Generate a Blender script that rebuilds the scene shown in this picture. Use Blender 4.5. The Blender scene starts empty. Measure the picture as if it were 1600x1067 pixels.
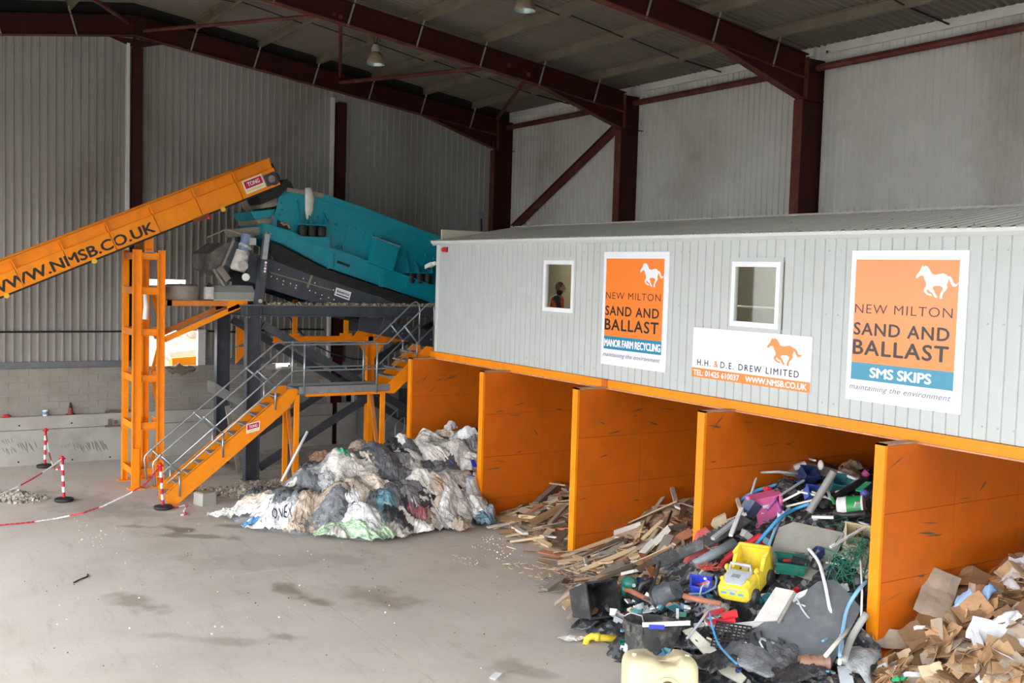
import bpy, math, random
from mathutils import Vector as V, Matrix, noise
random.seed(11)
S = bpy.context.scene
COL = S.collection

# ---------------------------------------------------------------- camera, sky, exposure
CAM = V((23.4696, -12.6617, 5.4441))
RT = V((0.53639358, 0.84347174, 0.02893714)); UP = V((-0.0693336, 0.00986874, 0.99754472)); FW = V((-0.8411152, 0.53708289, -0.06377446))
FPX = 1629.95
cd = bpy.data.cameras.new('camera'); cd.sensor_width = 36; cd.sensor_fit = 'HORIZONTAL'; cd.lens = FPX / 1600 * 36
cd.clip_end = 500
cam = bpy.data.objects.new('camera', cd); COL.objects.link(cam)
M3 = Matrix((RT, UP, -FW)).transposed()
cam.matrix_world = Matrix.Translation(CAM) @ M3.to_4x4()
S.camera = cam

w = bpy.data.worlds.new('sky'); S.world = w; w.use_nodes = True
nt = w.node_tree; bg = nt.nodes['Background']
tc = nt.nodes.new('ShaderNodeTexCoord'); sx = nt.nodes.new('ShaderNodeSeparateXYZ'); nt.links.new(tc.outputs['Generated'], sx.inputs[0])
rp = nt.nodes.new('ShaderNodeValToRGB'); nt.links.new(sx.outputs[2], rp.inputs[0]); nt.links.new(rp.outputs[0], bg.inputs[0])
rp.color_ramp.elements[0].color = (0.97, 0.98, 1.0, 1); rp.color_ramp.elements[1].color = (0.80, 0.90, 1.0, 1)
bg.inputs[1].default_value = 9.4
sd = bpy.data.lights.new('sun', 'SUN'); sd.energy = 1.2; sd.angle = 0.35; sd.color = (1.0, 0.96, 0.9)
sun = bpy.data.objects.new('sun', sd); COL.objects.link(sun)
sun.rotation_euler = V((0.15, 0.55, -0.82)).to_track_quat('-Z', 'Y').to_euler()
vs = S.view_settings; vs.view_transform = 'Standard'; vs.look = 'None'; vs.gamma = 1; vs.use_curve_mapping = False
S.display_settings.display_device = 'sRGB'
vs.exposure = 0.0

# ---------------------------------------------------------------- helpers
def ray(px, py): return FW + RT * ((px - 800) / FPX) - UP * ((py - 533.5) / FPX)
def on(px, py, ax, val):
    d = ray(px, py); i = 'xyz'.index(ax); return CAM + d * ((val - CAM[i]) / d[i])

def lin(c): return tuple(((x / 255 / 12.92) if x / 255 <= 0.04045 else ((x / 255 + 0.055) / 1.055) ** 2.4) for x in c)
MATS = {}
def mat(name, col, rough=0.6, metal=0.0, var=0.15, scale=4.0, dirt=None, damt=0.45, dscale=1.6, bump=0.0, bscale=40.0, spec=0.5, stretch=None, local=False, emit=0):
    if name in MATS: return MATS[name]
    m = bpy.data.materials.new(name); m.use_nodes = True; n = m.node_tree.nodes; l = m.node_tree.links
    b = n['Principled BSDF']; b.inputs['Roughness'].default_value = rough; b.inputs['Metallic'].default_value = metal
    b.inputs['Specular IOR Level'].default_value = spec
    if local:
        t = n.new('ShaderNodeTexCoord'); pos = t.outputs['Object']
    else:
        g = n.new('ShaderNodeNewGeometry'); pos = g.outputs['Position']
    if stretch:
        mp = n.new('ShaderNodeMapping'); mp.inputs['Scale'].default_value = stretch; l.new(pos, mp.inputs['Vector']); pos = mp.outputs[0]
    c = lin(col)
    no = n.new('ShaderNodeTexNoise'); no.inputs['Scale'].default_value = scale; no.inputs['Detail'].default_value = 5; l.new(pos, no.inputs['Vector'])
    mr = n.new('ShaderNodeMapRange'); mr.inputs[1].default_value = 0.3; mr.inputs[2].default_value = 0.7; l.new(no.outputs[0], mr.inputs[0])
    mx = n.new('ShaderNodeMix'); mx.data_type = 'RGBA'
    l.new(mr.outputs[0], mx.inputs['Factor'])
    mx.inputs['A'].default_value = (*[x * (1 - var) for x in c], 1); mx.inputs['B'].default_value = (*[min(1, x * (1 + var)) for x in c], 1)
    out = mx.outputs['Result']
    if dirt:
        n2 = n.new('ShaderNodeTexNoise'); n2.inputs['Scale'].default_value = dscale; n2.inputs['Detail'].default_value = 8; n2.inputs['Roughness'].default_value = 0.65; l.new(pos, n2.inputs['Vector'])
        m2 = n.new('ShaderNodeMapRange'); m2.inputs[1].default_value = 0.48; m2.inputs[2].default_value = 0.72; m2.inputs[4].default_value = damt; l.new(n2.outputs[0], m2.inputs[0])
        x2 = n.new('ShaderNodeMix'); x2.data_type = 'RGBA'; l.new(m2.outputs[0], x2.inputs['Factor']); l.new(out, x2.inputs['A']); x2.inputs['B'].default_value = (*lin(dirt), 1)
        out = x2.outputs['Result']
    l.new(out, b.inputs['Base Color'])
    if bump:
        n3 = n.new('ShaderNodeTexNoise'); n3.inputs['Scale'].default_value = bscale; n3.inputs['Detail'].default_value = 4; l.new(pos, n3.inputs['Vector'])
        bp = n.new('ShaderNodeBump'); bp.inputs['Strength'].default_value = bump; bp.inputs['Distance'].default_value = 0.02; l.new(n3.outputs[0], bp.inputs['Height']); l.new(bp.outputs[0], b.inputs['Normal'])
    if emit:
        b.inputs['Emission Color'].default_value = (*c, 1); b.inputs['Emission Strength'].default_value = emit
    MATS[name] = m; return m

def glassmat():
    m = bpy.data.materials.new('window glass'); m.use_nodes = True; n = m.node_tree.nodes; l = m.node_tree.links
    n.remove(n['Principled BSDF']); o = n['Material Output']
    t = n.new('ShaderNodeBsdfTransparent'); t.inputs[0].default_value = (0.90, 0.92, 0.88, 1); g = n.new('ShaderNodeBsdfGlossy'); g.inputs['Roughness'].default_value = 0.02
    lw = n.new('ShaderNodeLayerWeight'); lw.inputs[0].default_value = 0.5; pw = n.new('ShaderNodeMath'); pw.operation = 'POWER'; pw.inputs[1].default_value = 3.5; l.new(lw.outputs['Facing'], pw.inputs[0])
    f = n.new('ShaderNodeMath'); f.operation = 'MULTIPLY_ADD'; f.inputs[1].default_value = 0.3; f.inputs[2].default_value = 0.02; l.new(pw.outputs[0], f.inputs[0]); x = n.new('ShaderNodeMixShader')
    l.new(f.outputs[0], x.inputs[0]); l.new(t.outputs[0], x.inputs[1]); l.new(g.outputs[0], x.inputs[2]); l.new(x.outputs[0], o.inputs[0]); return m

class MB:
    def __init__(s): s.v = []; s.f = []; s.m = []
    def add(s, vs_, fs, m=0):
        k = len(s.v); s.v += [V(a) for a in vs_]; s.f += [[i + k for i in f] for f in fs]; s.m += [m] * len(fs); return s
    def hexa(s, c, m=0): return s.add(c, [(0, 3, 2, 1), (4, 5, 6, 7), (0, 1, 5, 4), (1, 2, 6, 5), (2, 3, 7, 6), (3, 0, 4, 7)], m)
    def box(s, x0, x1, y0, y1, z0, z1, m=0):
        return s.hexa([(x0, y0, z0), (x1, y0, z0), (x1, y1, z0), (x0, y1, z0), (x0, y0, z1), (x1, y0, z1), (x1, y1, z1), (x0, y1, z1)], m)
    def obox(s, c, sz, R=None, m=0, taper=1.0):
        a, b, d = [x / 2 for x in sz]; t = taper
        p = [V((-a * t, -b * t, -d)), V((a * t, -b * t, -d)), V((a * t, b * t, -d)), V((-a * t, b * t, -d)), V((-a, -b, d)), V((a, -b, d)), V((a, b, d)), V((-a, b, d))]
        if R is None: R = Matrix.Identity(3)
        return s.hexa([V(c) + R @ q for q in p], m)
    def bar(s, p, q, w_, h, up=(0, 0, 1), m=0):
        p = V(p); q = V(q); d = (q - p).normalized(); u = V(up); sd_ = d.cross(u)
        if sd_.length < 1e-4: sd_ = d.cross(V((0, 1, 0)))
        sd_.normalize(); u = sd_.cross(d); a = sd_ * w_ / 2; b = u * h / 2
        return s.hexa([p - a - b, p + a - b, p + a + b, p - a + b, q - a - b, q + a - b, q + a + b, q - a + b], m)
    def ibeam(s, p, q, depth, width, up=(0, 0, 1), t=0.02, m=0):
        p = V(p); q = V(q); d = (q - p).normalized(); sd_ = d.cross(V(up)).normalized(); u = sd_.cross(d)
        o = u * (depth / 2 - t / 2)
        s.bar(p + o, q + o, width, t, u, m); s.bar(p - o, q - o, width, t, u, m); s.bar(p, q, t * .8, depth - 2 * t, u, m); return s
    def channel(s, p, q, depth, width, up=(0, 0, 1), side=1, t=0.015, m=0):
        p = V(p); q = V(q); d = (q - p).normalized(); sd_ = d.cross(V(up)).normalized(); u = sd_.cross(d)
        o = u * (depth / 2 - t / 2); e = sd_ * side * width / 2
        s.bar(p + o, q + o, width, t, u, m); s.bar(p - o, q - o, width, t, u, m); s.bar(p - e, q - e, t, depth, u, m); return s
    def tube(s, pts, r, n=8, m=0, caps=True, closed=False):
        pts = [V(p) for p in pts]; N = len(pts); rings = []
        prev = None
        for i, p in enumerate(pts):
            if closed: t = pts[(i + 1) % N] - pts[i - 1]
            else: t = (pts[min(i + 1, N - 1)] - pts[max(i - 1, 0)])
            t = t.normalized()
            if prev is None:
                a = t.cross(V((0, 0, 1)));
                if a.length < 1e-3: a = t.cross(V((0, 1, 0)))
            else:
                a = prev - t * prev.dot(t)
                if a.length < 1e-4: a = t.cross(V((0, 0.3, 1)))
            a.normalize(); prev = a; b = t.cross(a); rr = r[i] if isinstance(r, (list, tuple)) else r
            rings.append([p + (a * math.cos(2 * math.pi * k / n) + b * math.sin(2 * math.pi * k / n)) * rr for k in range(n)])
        vs_ = [q for g in rings for q in g]; fs = []
        for i in range(N if closed else N - 1):
            j = (i + 1) % N
            for k in range(n): fs.append((i * n + k, i * n + (k + 1) % n, j * n + (k + 1) % n, j * n + k))
        if caps and not closed: fs += [tuple(range(n - 1, -1, -1)), tuple((N - 1) * n + k for k in range(n))]
        return s.add(vs_, fs, m)
    def prism(s, poly, off, m=0):
        n = len(poly); off = V(off); a = [V(p) for p in poly]; b = [p + off for p in a]
        return s.add(a + b, [tuple(range(n - 1, -1, -1)), tuple(range(n, 2 * n))] + [(i, (i + 1) % n, (i + 1) % n + n, i + n) for i in range(n)], m)
    def lathe(s, c, prof, n=20, R=None, m=0, sy=1.0):
        c = V(c); vs_ = []; fs = []
        for r, z in prof:
            for k in range(n):
                q = V((r * math.cos(2 * math.pi * k / n), sy * r * math.sin(2 * math.pi * k / n), z)); vs_.append(c + (R @ q if R else q))
        for i in range(len(prof) - 1):
            for k in range(n): fs.append((i * n + k, i * n + (k + 1) % n, (i + 1) * n + (k + 1) % n, (i + 1) * n + k))
        return s.add(vs_, fs, m)
    def cyl(s, p, q, r0, r1=None, n=14, m=0): return s.tube([p, q], [r0, r0 if r1 is None else r1], n, m)
    def ball(s, c, r, n=8, sc=(1, 1, 1), m=0):
        c = V(c); prof = [(math.sin(math.pi * i / n), -math.cos(math.pi * i / n)) for i in range(n + 1)]; k = len(s.v)
        s.lathe((0, 0, 0), [(max(a, 1e-3) * r, b * r) for a, b in prof], n + 4, None, m)
        for i in range(k, len(s.v)): q = s.v[i]; s.v[i] = c + V((q.x * sc[0], q.y * sc[1], q.z * sc[2]))
        return s

ORG = {}
def link(name, me, mats, parent, org, smooth, kind):
    for mm in (mats if isinstance(mats, (list, tuple)) else [mats]): me.materials.append(mm)
    o = bpy.data.objects.new(name, me); COL.objects.link(o)
    if parent is not None: o.parent = parent; ORG[o.name] = ORG.get(parent.name, V((0, 0, 0)))
    else: o.location = org; ORG[o.name] = V(org)
    if smooth: me.polygons.foreach_set('use_smooth', [True] * len(me.polygons))
    if smooth and smooth != 2:
        try: me.set_sharp_from_angle(angle=0.7)
        except Exception: pass
    if kind: o['kind'] = kind
    return o
def build(mb, name, mats, parent=None, org=None, smooth=False, kind=None):
    if parent is not None: org = ORG.get(parent.name, V((0, 0, 0)))
    elif org is None: org = V((0, 0, 0))
    org = V(org); me = bpy.data.meshes.new(name)
    me.from_pydata([tuple(p - org) for p in mb.v], [], mb.f); me.polygons.foreach_set('material_index', mb.m); me.update()
    return link(name, me, mats, parent, org, smooth, kind)
def tag(o, label, cat, group=None):
    o['label'] = label; o['category'] = cat
    if group: o['group'] = group
    return o
def thing(name, label, cat, loc=(0, 0, 0), group=None):
    o = bpy.data.objects.new(name, None); COL.objects.link(o); o.location = loc; o.empty_display_size = 0.1; ORG[o.name] = V(loc)
    return tag(o, label, cat, group)
def struct(name, loc=(0, 0, 0)):
    o = bpy.data.objects.new(name, None); COL.objects.link(o); o.location = loc; ORG[o.name] = V(loc); o['kind'] = 'structure'; return o
def child_copy(src, parent, delta):
    c = src.copy(); COL.objects.link(c); c.parent = parent; c.location = src.location + V(delta); ORG[c.name] = ORG[parent.name]; return c
def dup(root, loc, label=None):
    r = root.copy(); COL.objects.link(r); r.location = loc
    if label: r['label'] = label
    for ch in list(root.children):
        c = ch.copy(); COL.objects.link(c); c.parent = r
        for g in ch.children:
            d = g.copy(); COL.objects.link(d); d.parent = c
    return r
ORDN = ['first', 'second', 'third', 'fourth', 'fifth', 'sixth', 'seventh', 'eighth', 'ninth', 'tenth', 'eleventh', 'twelfth', 'thirteenth', 'fourteenth', 'fifteenth', 'sixteenth', 'seventeenth', 'eighteenth', 'nineteenth', 'twentieth']
NUMW = {1: 'one', 2: 'two', 3: 'three', 4: 'four', 5: 'five', 6: 'six', 7: 'seven', 8: 'eight', 9: 'nine', 10: 'ten'}
def proj(p):
    d = V(p) - CAM; z = d.dot(FW); return 800 + FPX * d.dot(RT) / z, 533.5 - FPX * d.dot(UP) / z

# ---------------------------------------------------------------- materials
ORANGE = mat('orange paint', (252, 146, 10), 0.45, 0, 0.05, 3, (190, 120, 50), 0.3, 2.2, 0.05, 60, 0.3)
ORANGE_SHADE = mat('worn shaded orange paint', (212, 104, 6), 0.5, 0, 0.06, 1.5, (168, 100, 40), 0.4, 2.6, 0.06, 30)  # worn paint, with the shade of the bay faces mixed into its base
ORANGED = mat('dusty orange paint', (214, 124, 40), 0.7, 0, 0.12, 4, (160, 140, 118), 0.9, 3)
OXIDE = mat('red oxide steel paint', (58, 18, 15), 0.6, 0, 0.2, 3, (38, 16, 14), 0.5, 2, 0, 40, 0.25)
OXIDE2 = mat('lighter red oxide flange paint', (92, 40, 31), 0.7, 0, 0.2, 3, (130, 96, 78), 0.4, 2)  # lighter than the web paint, mottled with tan
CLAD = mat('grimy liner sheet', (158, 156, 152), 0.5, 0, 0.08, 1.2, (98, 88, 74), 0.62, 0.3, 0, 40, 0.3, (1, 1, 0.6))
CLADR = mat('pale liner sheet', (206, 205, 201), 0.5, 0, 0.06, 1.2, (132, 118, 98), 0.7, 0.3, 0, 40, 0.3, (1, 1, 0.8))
ROOFM = mat('fibre roof sheet', (120, 112, 102), 0.9, 0, 0.12, 1.0, (84, 76, 66), 0.5, 0.5)
PURL = mat('dusty galvanised purlin', (122, 112, 96), 0.7, 0.1, 0.15, 2)
WTRIM = mat('white flashing', (214, 214, 210), 0.5, 0, 0.06, 3, (150, 140, 125), 0.3, 1)
GALV = mat('galvanised steel', (168, 176, 182), 0.42, 0.75, 0.12, 8)
GALVM = mat('galvanised grating', (150, 154, 156), 0.55, 0.5, 0.15, 10)
DARKST = mat('dark grey steel paint', (62, 68, 78), 0.5, 0, 0.1, 3, (110, 104, 96), 0.35, 2.5)
TEAL = mat('teal machine paint', (0, 136, 152), 0.38, 0, 0.07, 3, (90, 140, 140), 0.15, 2.5)
DUST = mat('dusty grey steel', (140, 132, 120), 0.9, 0, 0.15, 6)
BLACK = mat('black rubber', (26, 26, 27), 0.65, 0, 0.2, 4, (80, 76, 70), 0.25, 3)
CONC = mat('concrete wall', (170, 168, 160), 0.85, 0, 0.08, 1.5, (128, 122, 112), 0.5, 0.9, 0.15, 50)
BLOCK = mat('concrete block', (150, 145, 137), 0.92, 0, 0.10, 2.0, (116, 110, 102), 0.5, 1.2, 0.3, 60)
MORTAR = mat('mortar', (178, 172, 164), 0.95, 0, 0.1, 8)
CABIN = mat('pale grey cabin sheet', (192, 198, 196), 0.45, 0, 0.02, 2, (176, 176, 170), 0.3, 0.8)
CABTRIM = mat('cabin trim', (214, 218, 216), 0.4, 0, 0.02, 2)
CABROOF = mat('cabin roof sheet', (182, 180, 172), 0.65, 0, 0.06, 3, (150, 144, 132), 0.5, 1)
WHITE = mat('white plastic', (238, 240, 244), 0.35, 0, 0.02, 2)
SIGNW = mat('sign white', (238, 241, 250), 0.25, 0, 0.01, 1)
SIGNO = mat('sign orange', (250, 134, 50), 0.25, 0, 0.01, 1)
SIGNB = mat('sign blue', (30, 138, 172), 0.25, 0, 0.01, 1)
INK = mat('black ink', (22, 20, 22), 0.35, 0, 0.02, 1)
INKN = mat('navy ink', (28, 36, 66), 0.4, 0, 0.02, 1)
INKG = mat('grey ink', (120, 124, 140), 0.4, 0, 0.02, 1)
RED = mat('red plastic', (206, 28, 36), 0.4, 0, 0.08, 4)
YELLOW = mat('yellow plastic', (236, 206, 50), 0.4, 0, 0.06, 4, (150, 136, 90), 0.3, 4)
GLASS = glassmat()
LEFT_OPEN, FRONT_OPEN, ROOF_END, LEFT_Y = 6.8, 2.3, 23.3, -18.0  # opening heights, roof end and left wall line set for the light
# ---------------------------------------------------------------- floor, walls, roof
def floormat():
    m = mat('concrete floor', (200, 192, 182), 0.85, 0, 0.05, 0.5, (172, 161, 148), 0.55, 0.35, 0.12, 14)
    n = m.node_tree.nodes; l = m.node_tree.links; b = n['Principled BSDF']; src = b.inputs['Base Color'].links[0].from_socket
    g = n.new('ShaderNodeNewGeometry')
    wob = n.new('ShaderNodeTexNoise'); wob.inputs['Scale'].default_value = 2.2; wob.inputs['Detail'].default_value = 6; l.new(g.outputs['Position'], wob.inputs['Vector'])
    # grime streaks pushed along by the loader
    mp = n.new('ShaderNodeMapping'); mp.inputs['Rotation'].default_value = (0, 0, 0.95); mp.inputs['Scale'].default_value = (0.5, 3.0, 1); l.new(g.outputs['Position'], mp.inputs['Vector'])
    st = n.new('ShaderNodeTexNoise'); st.inputs['Scale'].default_value = 1.3; st.inputs['Detail'].default_value = 9; st.inputs['Roughness'].default_value = 0.7; l.new(mp.outputs[0], st.inputs['Vector'])
    ms = n.new('ShaderNodeMapRange'); ms.inputs[1].default_value = 0.56; ms.inputs[2].default_value = 0.74; ms.inputs[4].default_value = 0.42; l.new(st.outputs[0], ms.inputs[0])
    x = n.new('ShaderNodeMix'); x.data_type = 'RGBA'; l.new(ms.outputs[0], x.inputs['Factor']); l.new(src, x.inputs['A']); x.inputs['B'].default_value = (*lin((146, 132, 116)), 1); src = x.outputs['Result']
    sp = n.new('ShaderNodeTexNoise'); sp.inputs['Scale'].default_value = 16; sp.inputs['Detail'].default_value = 3; l.new(g.outputs['Position'], sp.inputs['Vector'])
    mp2 = n.new('ShaderNodeMapRange'); mp2.inputs[1].default_value = 0.66; mp2.inputs[2].default_value = 0.74; mp2.inputs[4].default_value = 0.45; l.new(sp.outputs[0], mp2.inputs[0])
    x = n.new('ShaderNodeMix'); x.data_type = 'RGBA'; l.new(mp2.outputs[0], x.inputs['Factor']); l.new(src, x.inputs['A']); x.inputs['B'].default_value = (*lin((120, 108, 96)), 1); src = x.outputs['Result']
    # oil stains, damp patches, a dark area under the platform: centre, radii, turn, strength
    for (cx, cy, rx, ry, rot, k) in [(6.9, -6.35, .75, .28, 0.1, .65), (7.7, -6.15, .45, .2, 0.3, .6), (2.0, -6.85, .55, .2, 0.5, .75), (2.55, -6.9, 1.3, .25, 0.98, .6), (1.35, -7.6, .5, .14, 0.95, .5), (2.1, -5.9, .5, .2, .9, .6), (6.4, -8.8, .8, .35, 0.3, .5), (9.0, -7.2, .4, .18, .8, .45), (7.9, -5.2, .9, .6, .4, .4), (8.6, -8.2, 1.4, .2, .9, .3), (11.6, -4.9, .7, .3, .5, .35),
                                    (-1.0, -8.0, 2.6, 1.0, .5, .35), (-4.8, -2.0, 2.2, 3.6, 0, .55), (5.0, -6.0, 2.6, .8, 1.2, .22)]:
        a = n.new('ShaderNodeMapping'); a.vector_type = 'TEXTURE'; a.inputs['Location'].default_value = (cx, cy, 0); a.inputs['Rotation'].default_value = (0, 0, rot); a.inputs['Scale'].default_value = (rx, ry, 1); l.new(g.outputs['Position'], a.inputs['Vector'])
        ln = n.new('ShaderNodeVectorMath'); ln.operation = 'LENGTH'; l.new(a.outputs[0], ln.inputs[0])
        ad = n.new('ShaderNodeMath'); ad.operation = 'MULTIPLY_ADD'; l.new(wob.outputs[0], ad.inputs[0]); ad.inputs[1].default_value = 2.4; l.new(ln.outputs['Value'], ad.inputs[2])
        mm = n.new('ShaderNodeMapRange'); mm.inputs[1].default_value = 2.2; mm.inputs[2].default_value = 1.55; mm.inputs[3].default_value = 0; mm.inputs[4].default_value = k; l.new(ad.outputs[0], mm.inputs[0])
        x = n.new('ShaderNodeMix'); x.data_type = 'RGBA'; l.new(mm.outputs[0], x.inputs['Factor']); l.new(src, x.inputs['A']); x.inputs['B'].default_value = (*lin((110, 94, 78)), 1); src = x.outputs['Result']
    l.new(src, b.inputs['Base Color']); return m
fl = struct('floor')
FLM = floormat()
# poured concrete bays of about 6 m
xs = [-7.2, -.5, 5.6, 11.7, 17.8, 26.0]; ys = [-18.3, -12.2, -6.1, 0.4, 6.6]
for i in range(5):
    for j in range(4):
        g = 0.006
        build(MB().box(xs[i] + g, xs[i + 1] - g, ys[j] + g, ys[j + 1] - g, -0.2, 0), 'slab', FLM, fl)
build(MB().box(-7.2, 26, -18.3, 6.6, -0.3, -0.012), 'joint_filler', mat('joint filler', (150, 140, 128), .95), fl)
yard = build(MB().box(-70, 90, -80, 70, -0.6, -0.301), 'ground', mat('yard ground', (128, 120, 108), 0.95, 0, 0.15, 0.3), kind='structure')

def cladding(mb, axis, plane, a0, a1, z0, z1, pitch, depth, inward, holes=()):
    """box-profile sheet standing in the plane axis=plane: broad trough, narrow rib pointing inward"""
    n = int(round((a1 - a0) / pitch)); pitch = (a1 - a0) / n
    prof = [(0, 0), (0.68, 0), (0.74, 1), (0.92, 1), (1.0, 0)]
    def pt(a, z, d):
        return (plane + d * inward, a, z) if axis == 'x' else (a, plane + d * inward, z)
    for k in range(n):
        b = a0 + k * pitch
        segs = [(z0(b + pitch / 2) if callable(z0) else z0, z1(b + pitch / 2) if callable(z1) else z1)]
        for (h0, h1, hz0, hz1) in holes:
            if h0 < b + pitch / 2 < h1:
                segs = [t for s0, s1 in segs for t in ((s0, min(s1, hz0)), (max(s0, hz1), s1)) if t[1] > t[0] + .01]
        for s0, s1 in segs:
            vs_ = []
            for t, d in prof: vs_ += [pt(b + t * pitch, s0, d * depth), pt(b + t * pitch, s1, d * depth)]
            mb.add(vs_, [(2 * i, 2 * i + 2, 2 * i + 3, 2 * i + 1) for i in range(4)])
    return mb
RIDGE = -5.92; EAVE_Y = 6.53; SL = 0.1355
def roofz(y): return 12.62 - SL * abs(y - RIDGE)      # underside of the roof sheets
def rafz(y): return 12.25 - SL * abs(y - RIDGE)       # top of the rafters
GX = -6.98
wl = struct('wall_gable', (GX, 0, 0))
HOLES = [(-5.45, -4.1, 2.5, 3.56), (-5.5, -4.35, 4.86, 5.02), (-1.75, -1.3, 2.40, 2.56)]
backm = None
cols = [(-18.3, -12.0), (-12.0, -5.85), (-5.85, 0.2), (0.2, 6.6)]
for a0, a1 in cols:
    nn = int(round((a1 - a0) / 1.0)); st = (a1 - a0) / nn
    for k in range(nn):
        b0, b1 = a0 + k * st, a0 + (k + 1) * st
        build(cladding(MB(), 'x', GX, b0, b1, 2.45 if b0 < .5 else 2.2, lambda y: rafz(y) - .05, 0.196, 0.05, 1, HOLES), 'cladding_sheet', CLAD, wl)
vshade = MB()
for a0, a1 in ((-18.3, RIDGE), (RIDGE, 6.6)): vshade.prism([(GX - .04, a0, rafz(a0) - .3), (GX - .04, a1, rafz(a1) - .3), (GX - .04, a1, roofz(a1) + .06), (GX - .04, a0, roofz(a0) + .06)], (.05, 0, 0))
build(vshade, 'verge_gap_shade', mat('dark backing', (30, 27, 25), .9), wl)  # near-black strip painted in for the shade above the rafters
for a in (-6.04, -.0, 5.78, -12.15):
    build(MB().box(GX, GX + .16, a - .085, a, 2.7, rafz(a) - .75), 'edge_trim', WTRIM, wl)
build(MB().box(GX, GX + .10, -18.3, -5.5, 2.56, 2.74).box(GX, GX + .10, -3.88, -1.95, 2.56, 2.74).box(GX, GX + .10, -1.1, .5, 2.56, 2.74), 'bottom_flashing', mat('grey flashing', (112, 116, 120), .5, .2), wl)
build(MB().box(GX - .02, GX + .14, -4.1, -3.88, 2.5, 3.6), 'window_jamb', WTRIM, wl)
build(MB().box(GX - .06, GX - .01, -18.3, -1.76, 0, 2.5).box(GX - .06, GX - .01, -1.76, -1.29, 0, 2.40).box(GX - .06, GX - .01, -1.29, 6.6, 0, 2.5), 'backing_sheet', mat('dark backing', (70, 68, 66), .9), wl)
gl = MB(); gl.tube([(GX + .07, -18, 3.55), (GX + .07, -6.2, 3.55)], .028, 6); gl.tube([(GX + .09, -3.8, 3.55), (GX + .09, -3.0, 3.52), (GX + .09, -1.2, 3.6), (GX + .09, -.2, 3.58)], .03, 6); gl.tube([(GX + .09, .5, 3.58), (GX + .09, 3.5, 3.56)], .03, 6)
build(gl, 'cable_rail', BLACK, wl)
# blockwork course by course, each block a piece
blk = struct('wall_blockwork', (-6.9, 0, 0))
proto = None
def put_block(y0, y1, z0, z1, tone):
    global proto
    L_ = y1 - y0
    if proto is None:
        pm = MB().box(-.1, 0.0, 0, 1, 0, 1); me = bpy.data.meshes.new('block'); me.from_pydata([tuple(v) for v in pm.v], [], pm.f); me.update(); proto = me; me.materials.append(BLOCK)
    o = bpy.data.objects.new('block', proto); COL.objects.link(o); o.parent = blk; o.location = (0.10 + random.uniform(-.004, .006), y0, z0); o.scale = (1, L_, z1 - z0); ORG[o.name] = ORG[blk.name]
CH = 0.182; BL = 0.50
for r in range(7):
    z0 = 1.30 + r * CH; off = (r % 2) * BL / 2
    y = -10.6 + off
    while y < .55:
        y1 = min(y + BL, .55)
        skip = (y < -1.3 and y1 > -1.75 and r >= 6) or (y1 > .02 and y < .22) or (r == 6 and -5.1 < y < -4.4)
        if not skip and y1 - y > .08: put_block(y + .008, y1 - .008, z0 + .008, z0 + CH - .008, 0)
        y += BL
build(MB().box(-6.9, -6.82, -18.3, -1.76, 1.2, 2.56).box(-6.9, -6.82, -1.76, -1.29, 1.2, 2.40).box(-6.9, -6.82, -1.29, .02, 1.2, 2.56).box(-6.9, -6.82, .22, .55, 1.2, 2.52), 'mortar_bed', MORTAR, blk)
cw = struct('wall_concrete', (-6.8, 0, 0))
for a0, a1 in ((-18.3, -13.7), (-13.69, -9.66), (-9.65, -3.6), (-3.59, .02), (.22, .75)):
    build(MB().box(-6.9, -6.635, a0, a1, 0, .94).box(-6.9, -6.635, a0, a1, .955, 1.30), 'panel', CONC, cw)
build(MB().box(-6.9, -6.70, -18.3, .02, .93, .96), 'recess', mat('dark joint', (92, 88, 82), .95), cw)
build(MB().box(-6.9, -6.69, .76, 6.5, 0, 2.25), 'tall_panel', mat('grey push wall panel', (150, 154, 154), .8, 0, .08, 1.5, (120, 120, 116), .4, .8), cw)
build(MB().box(-6.9, -6.66, .75, .85, 0, 2.3), 'end_post', CONC, cw)
# dark tyre-like scuffs left by the grab on the concrete
scm = mat('scuffed concrete', (128, 126, 121), .95, 0, .15, 8)
for i, (px, py, s) in enumerate([(10, 690, .22), (16, 704, .26), (42, 698, .40), (102, 697, .14), (112, 694, .14), (128, 699, .34), (152, 697, .44)]):
    c = on(px, py, 'x', -6.634); m = MB(); rnd = random.Random(i); nS = 3 + int(s * 12)
    for k in range(nS):
        t = (k + .5) / nS - .5; y = c.y + t * s * 1.3 + rnd.uniform(-.02, .02); z = c.z + rnd.uniform(-.12, .12) * s; L_ = s * rnd.uniform(.45, .95) * (1.1 - abs(t)); a = rnd.uniform(.95, 1.35)
        d = V((0, math.cos(a), -math.sin(a))) * L_ * .55; n_ = V((0, math.sin(a), math.cos(a))) * s * .055
        p = V((-6.6335 + .0004 * k, y, z)); m.add([p - d - n_ * .4, p + d * .6 - n_ * .8, p + d, p - d * .5 + n_], [(3, 2, 1, 0)])
    build(m, 'scuff_mark', scm, cw)

wr = struct('wall_right', (0, EAVE_Y, 0))
for a0, a1 in ((-6.98, -.2), (-.2, 6.5), (6.5, 13.1), (13.1, 19.7), (19.7, 26.0)):
    nn = int(round((a1 - a0) / 1.0)); st = (a1 - a0) / nn
    for k in range(nn):
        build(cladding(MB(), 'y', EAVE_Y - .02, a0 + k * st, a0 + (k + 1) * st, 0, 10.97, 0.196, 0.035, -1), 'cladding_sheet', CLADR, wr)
    t0 = a0 + (.17 if a0 > -6 else 0)
    build(MB().box(t0, a1 - .2, EAVE_Y - .12, EAVE_Y - .02, 10.74, 10.93).box(t0, t0 + .07, EAVE_Y - .12, EAVE_Y - .02, 0, 10.8), 'edge_trim', WTRIM, wr)

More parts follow.
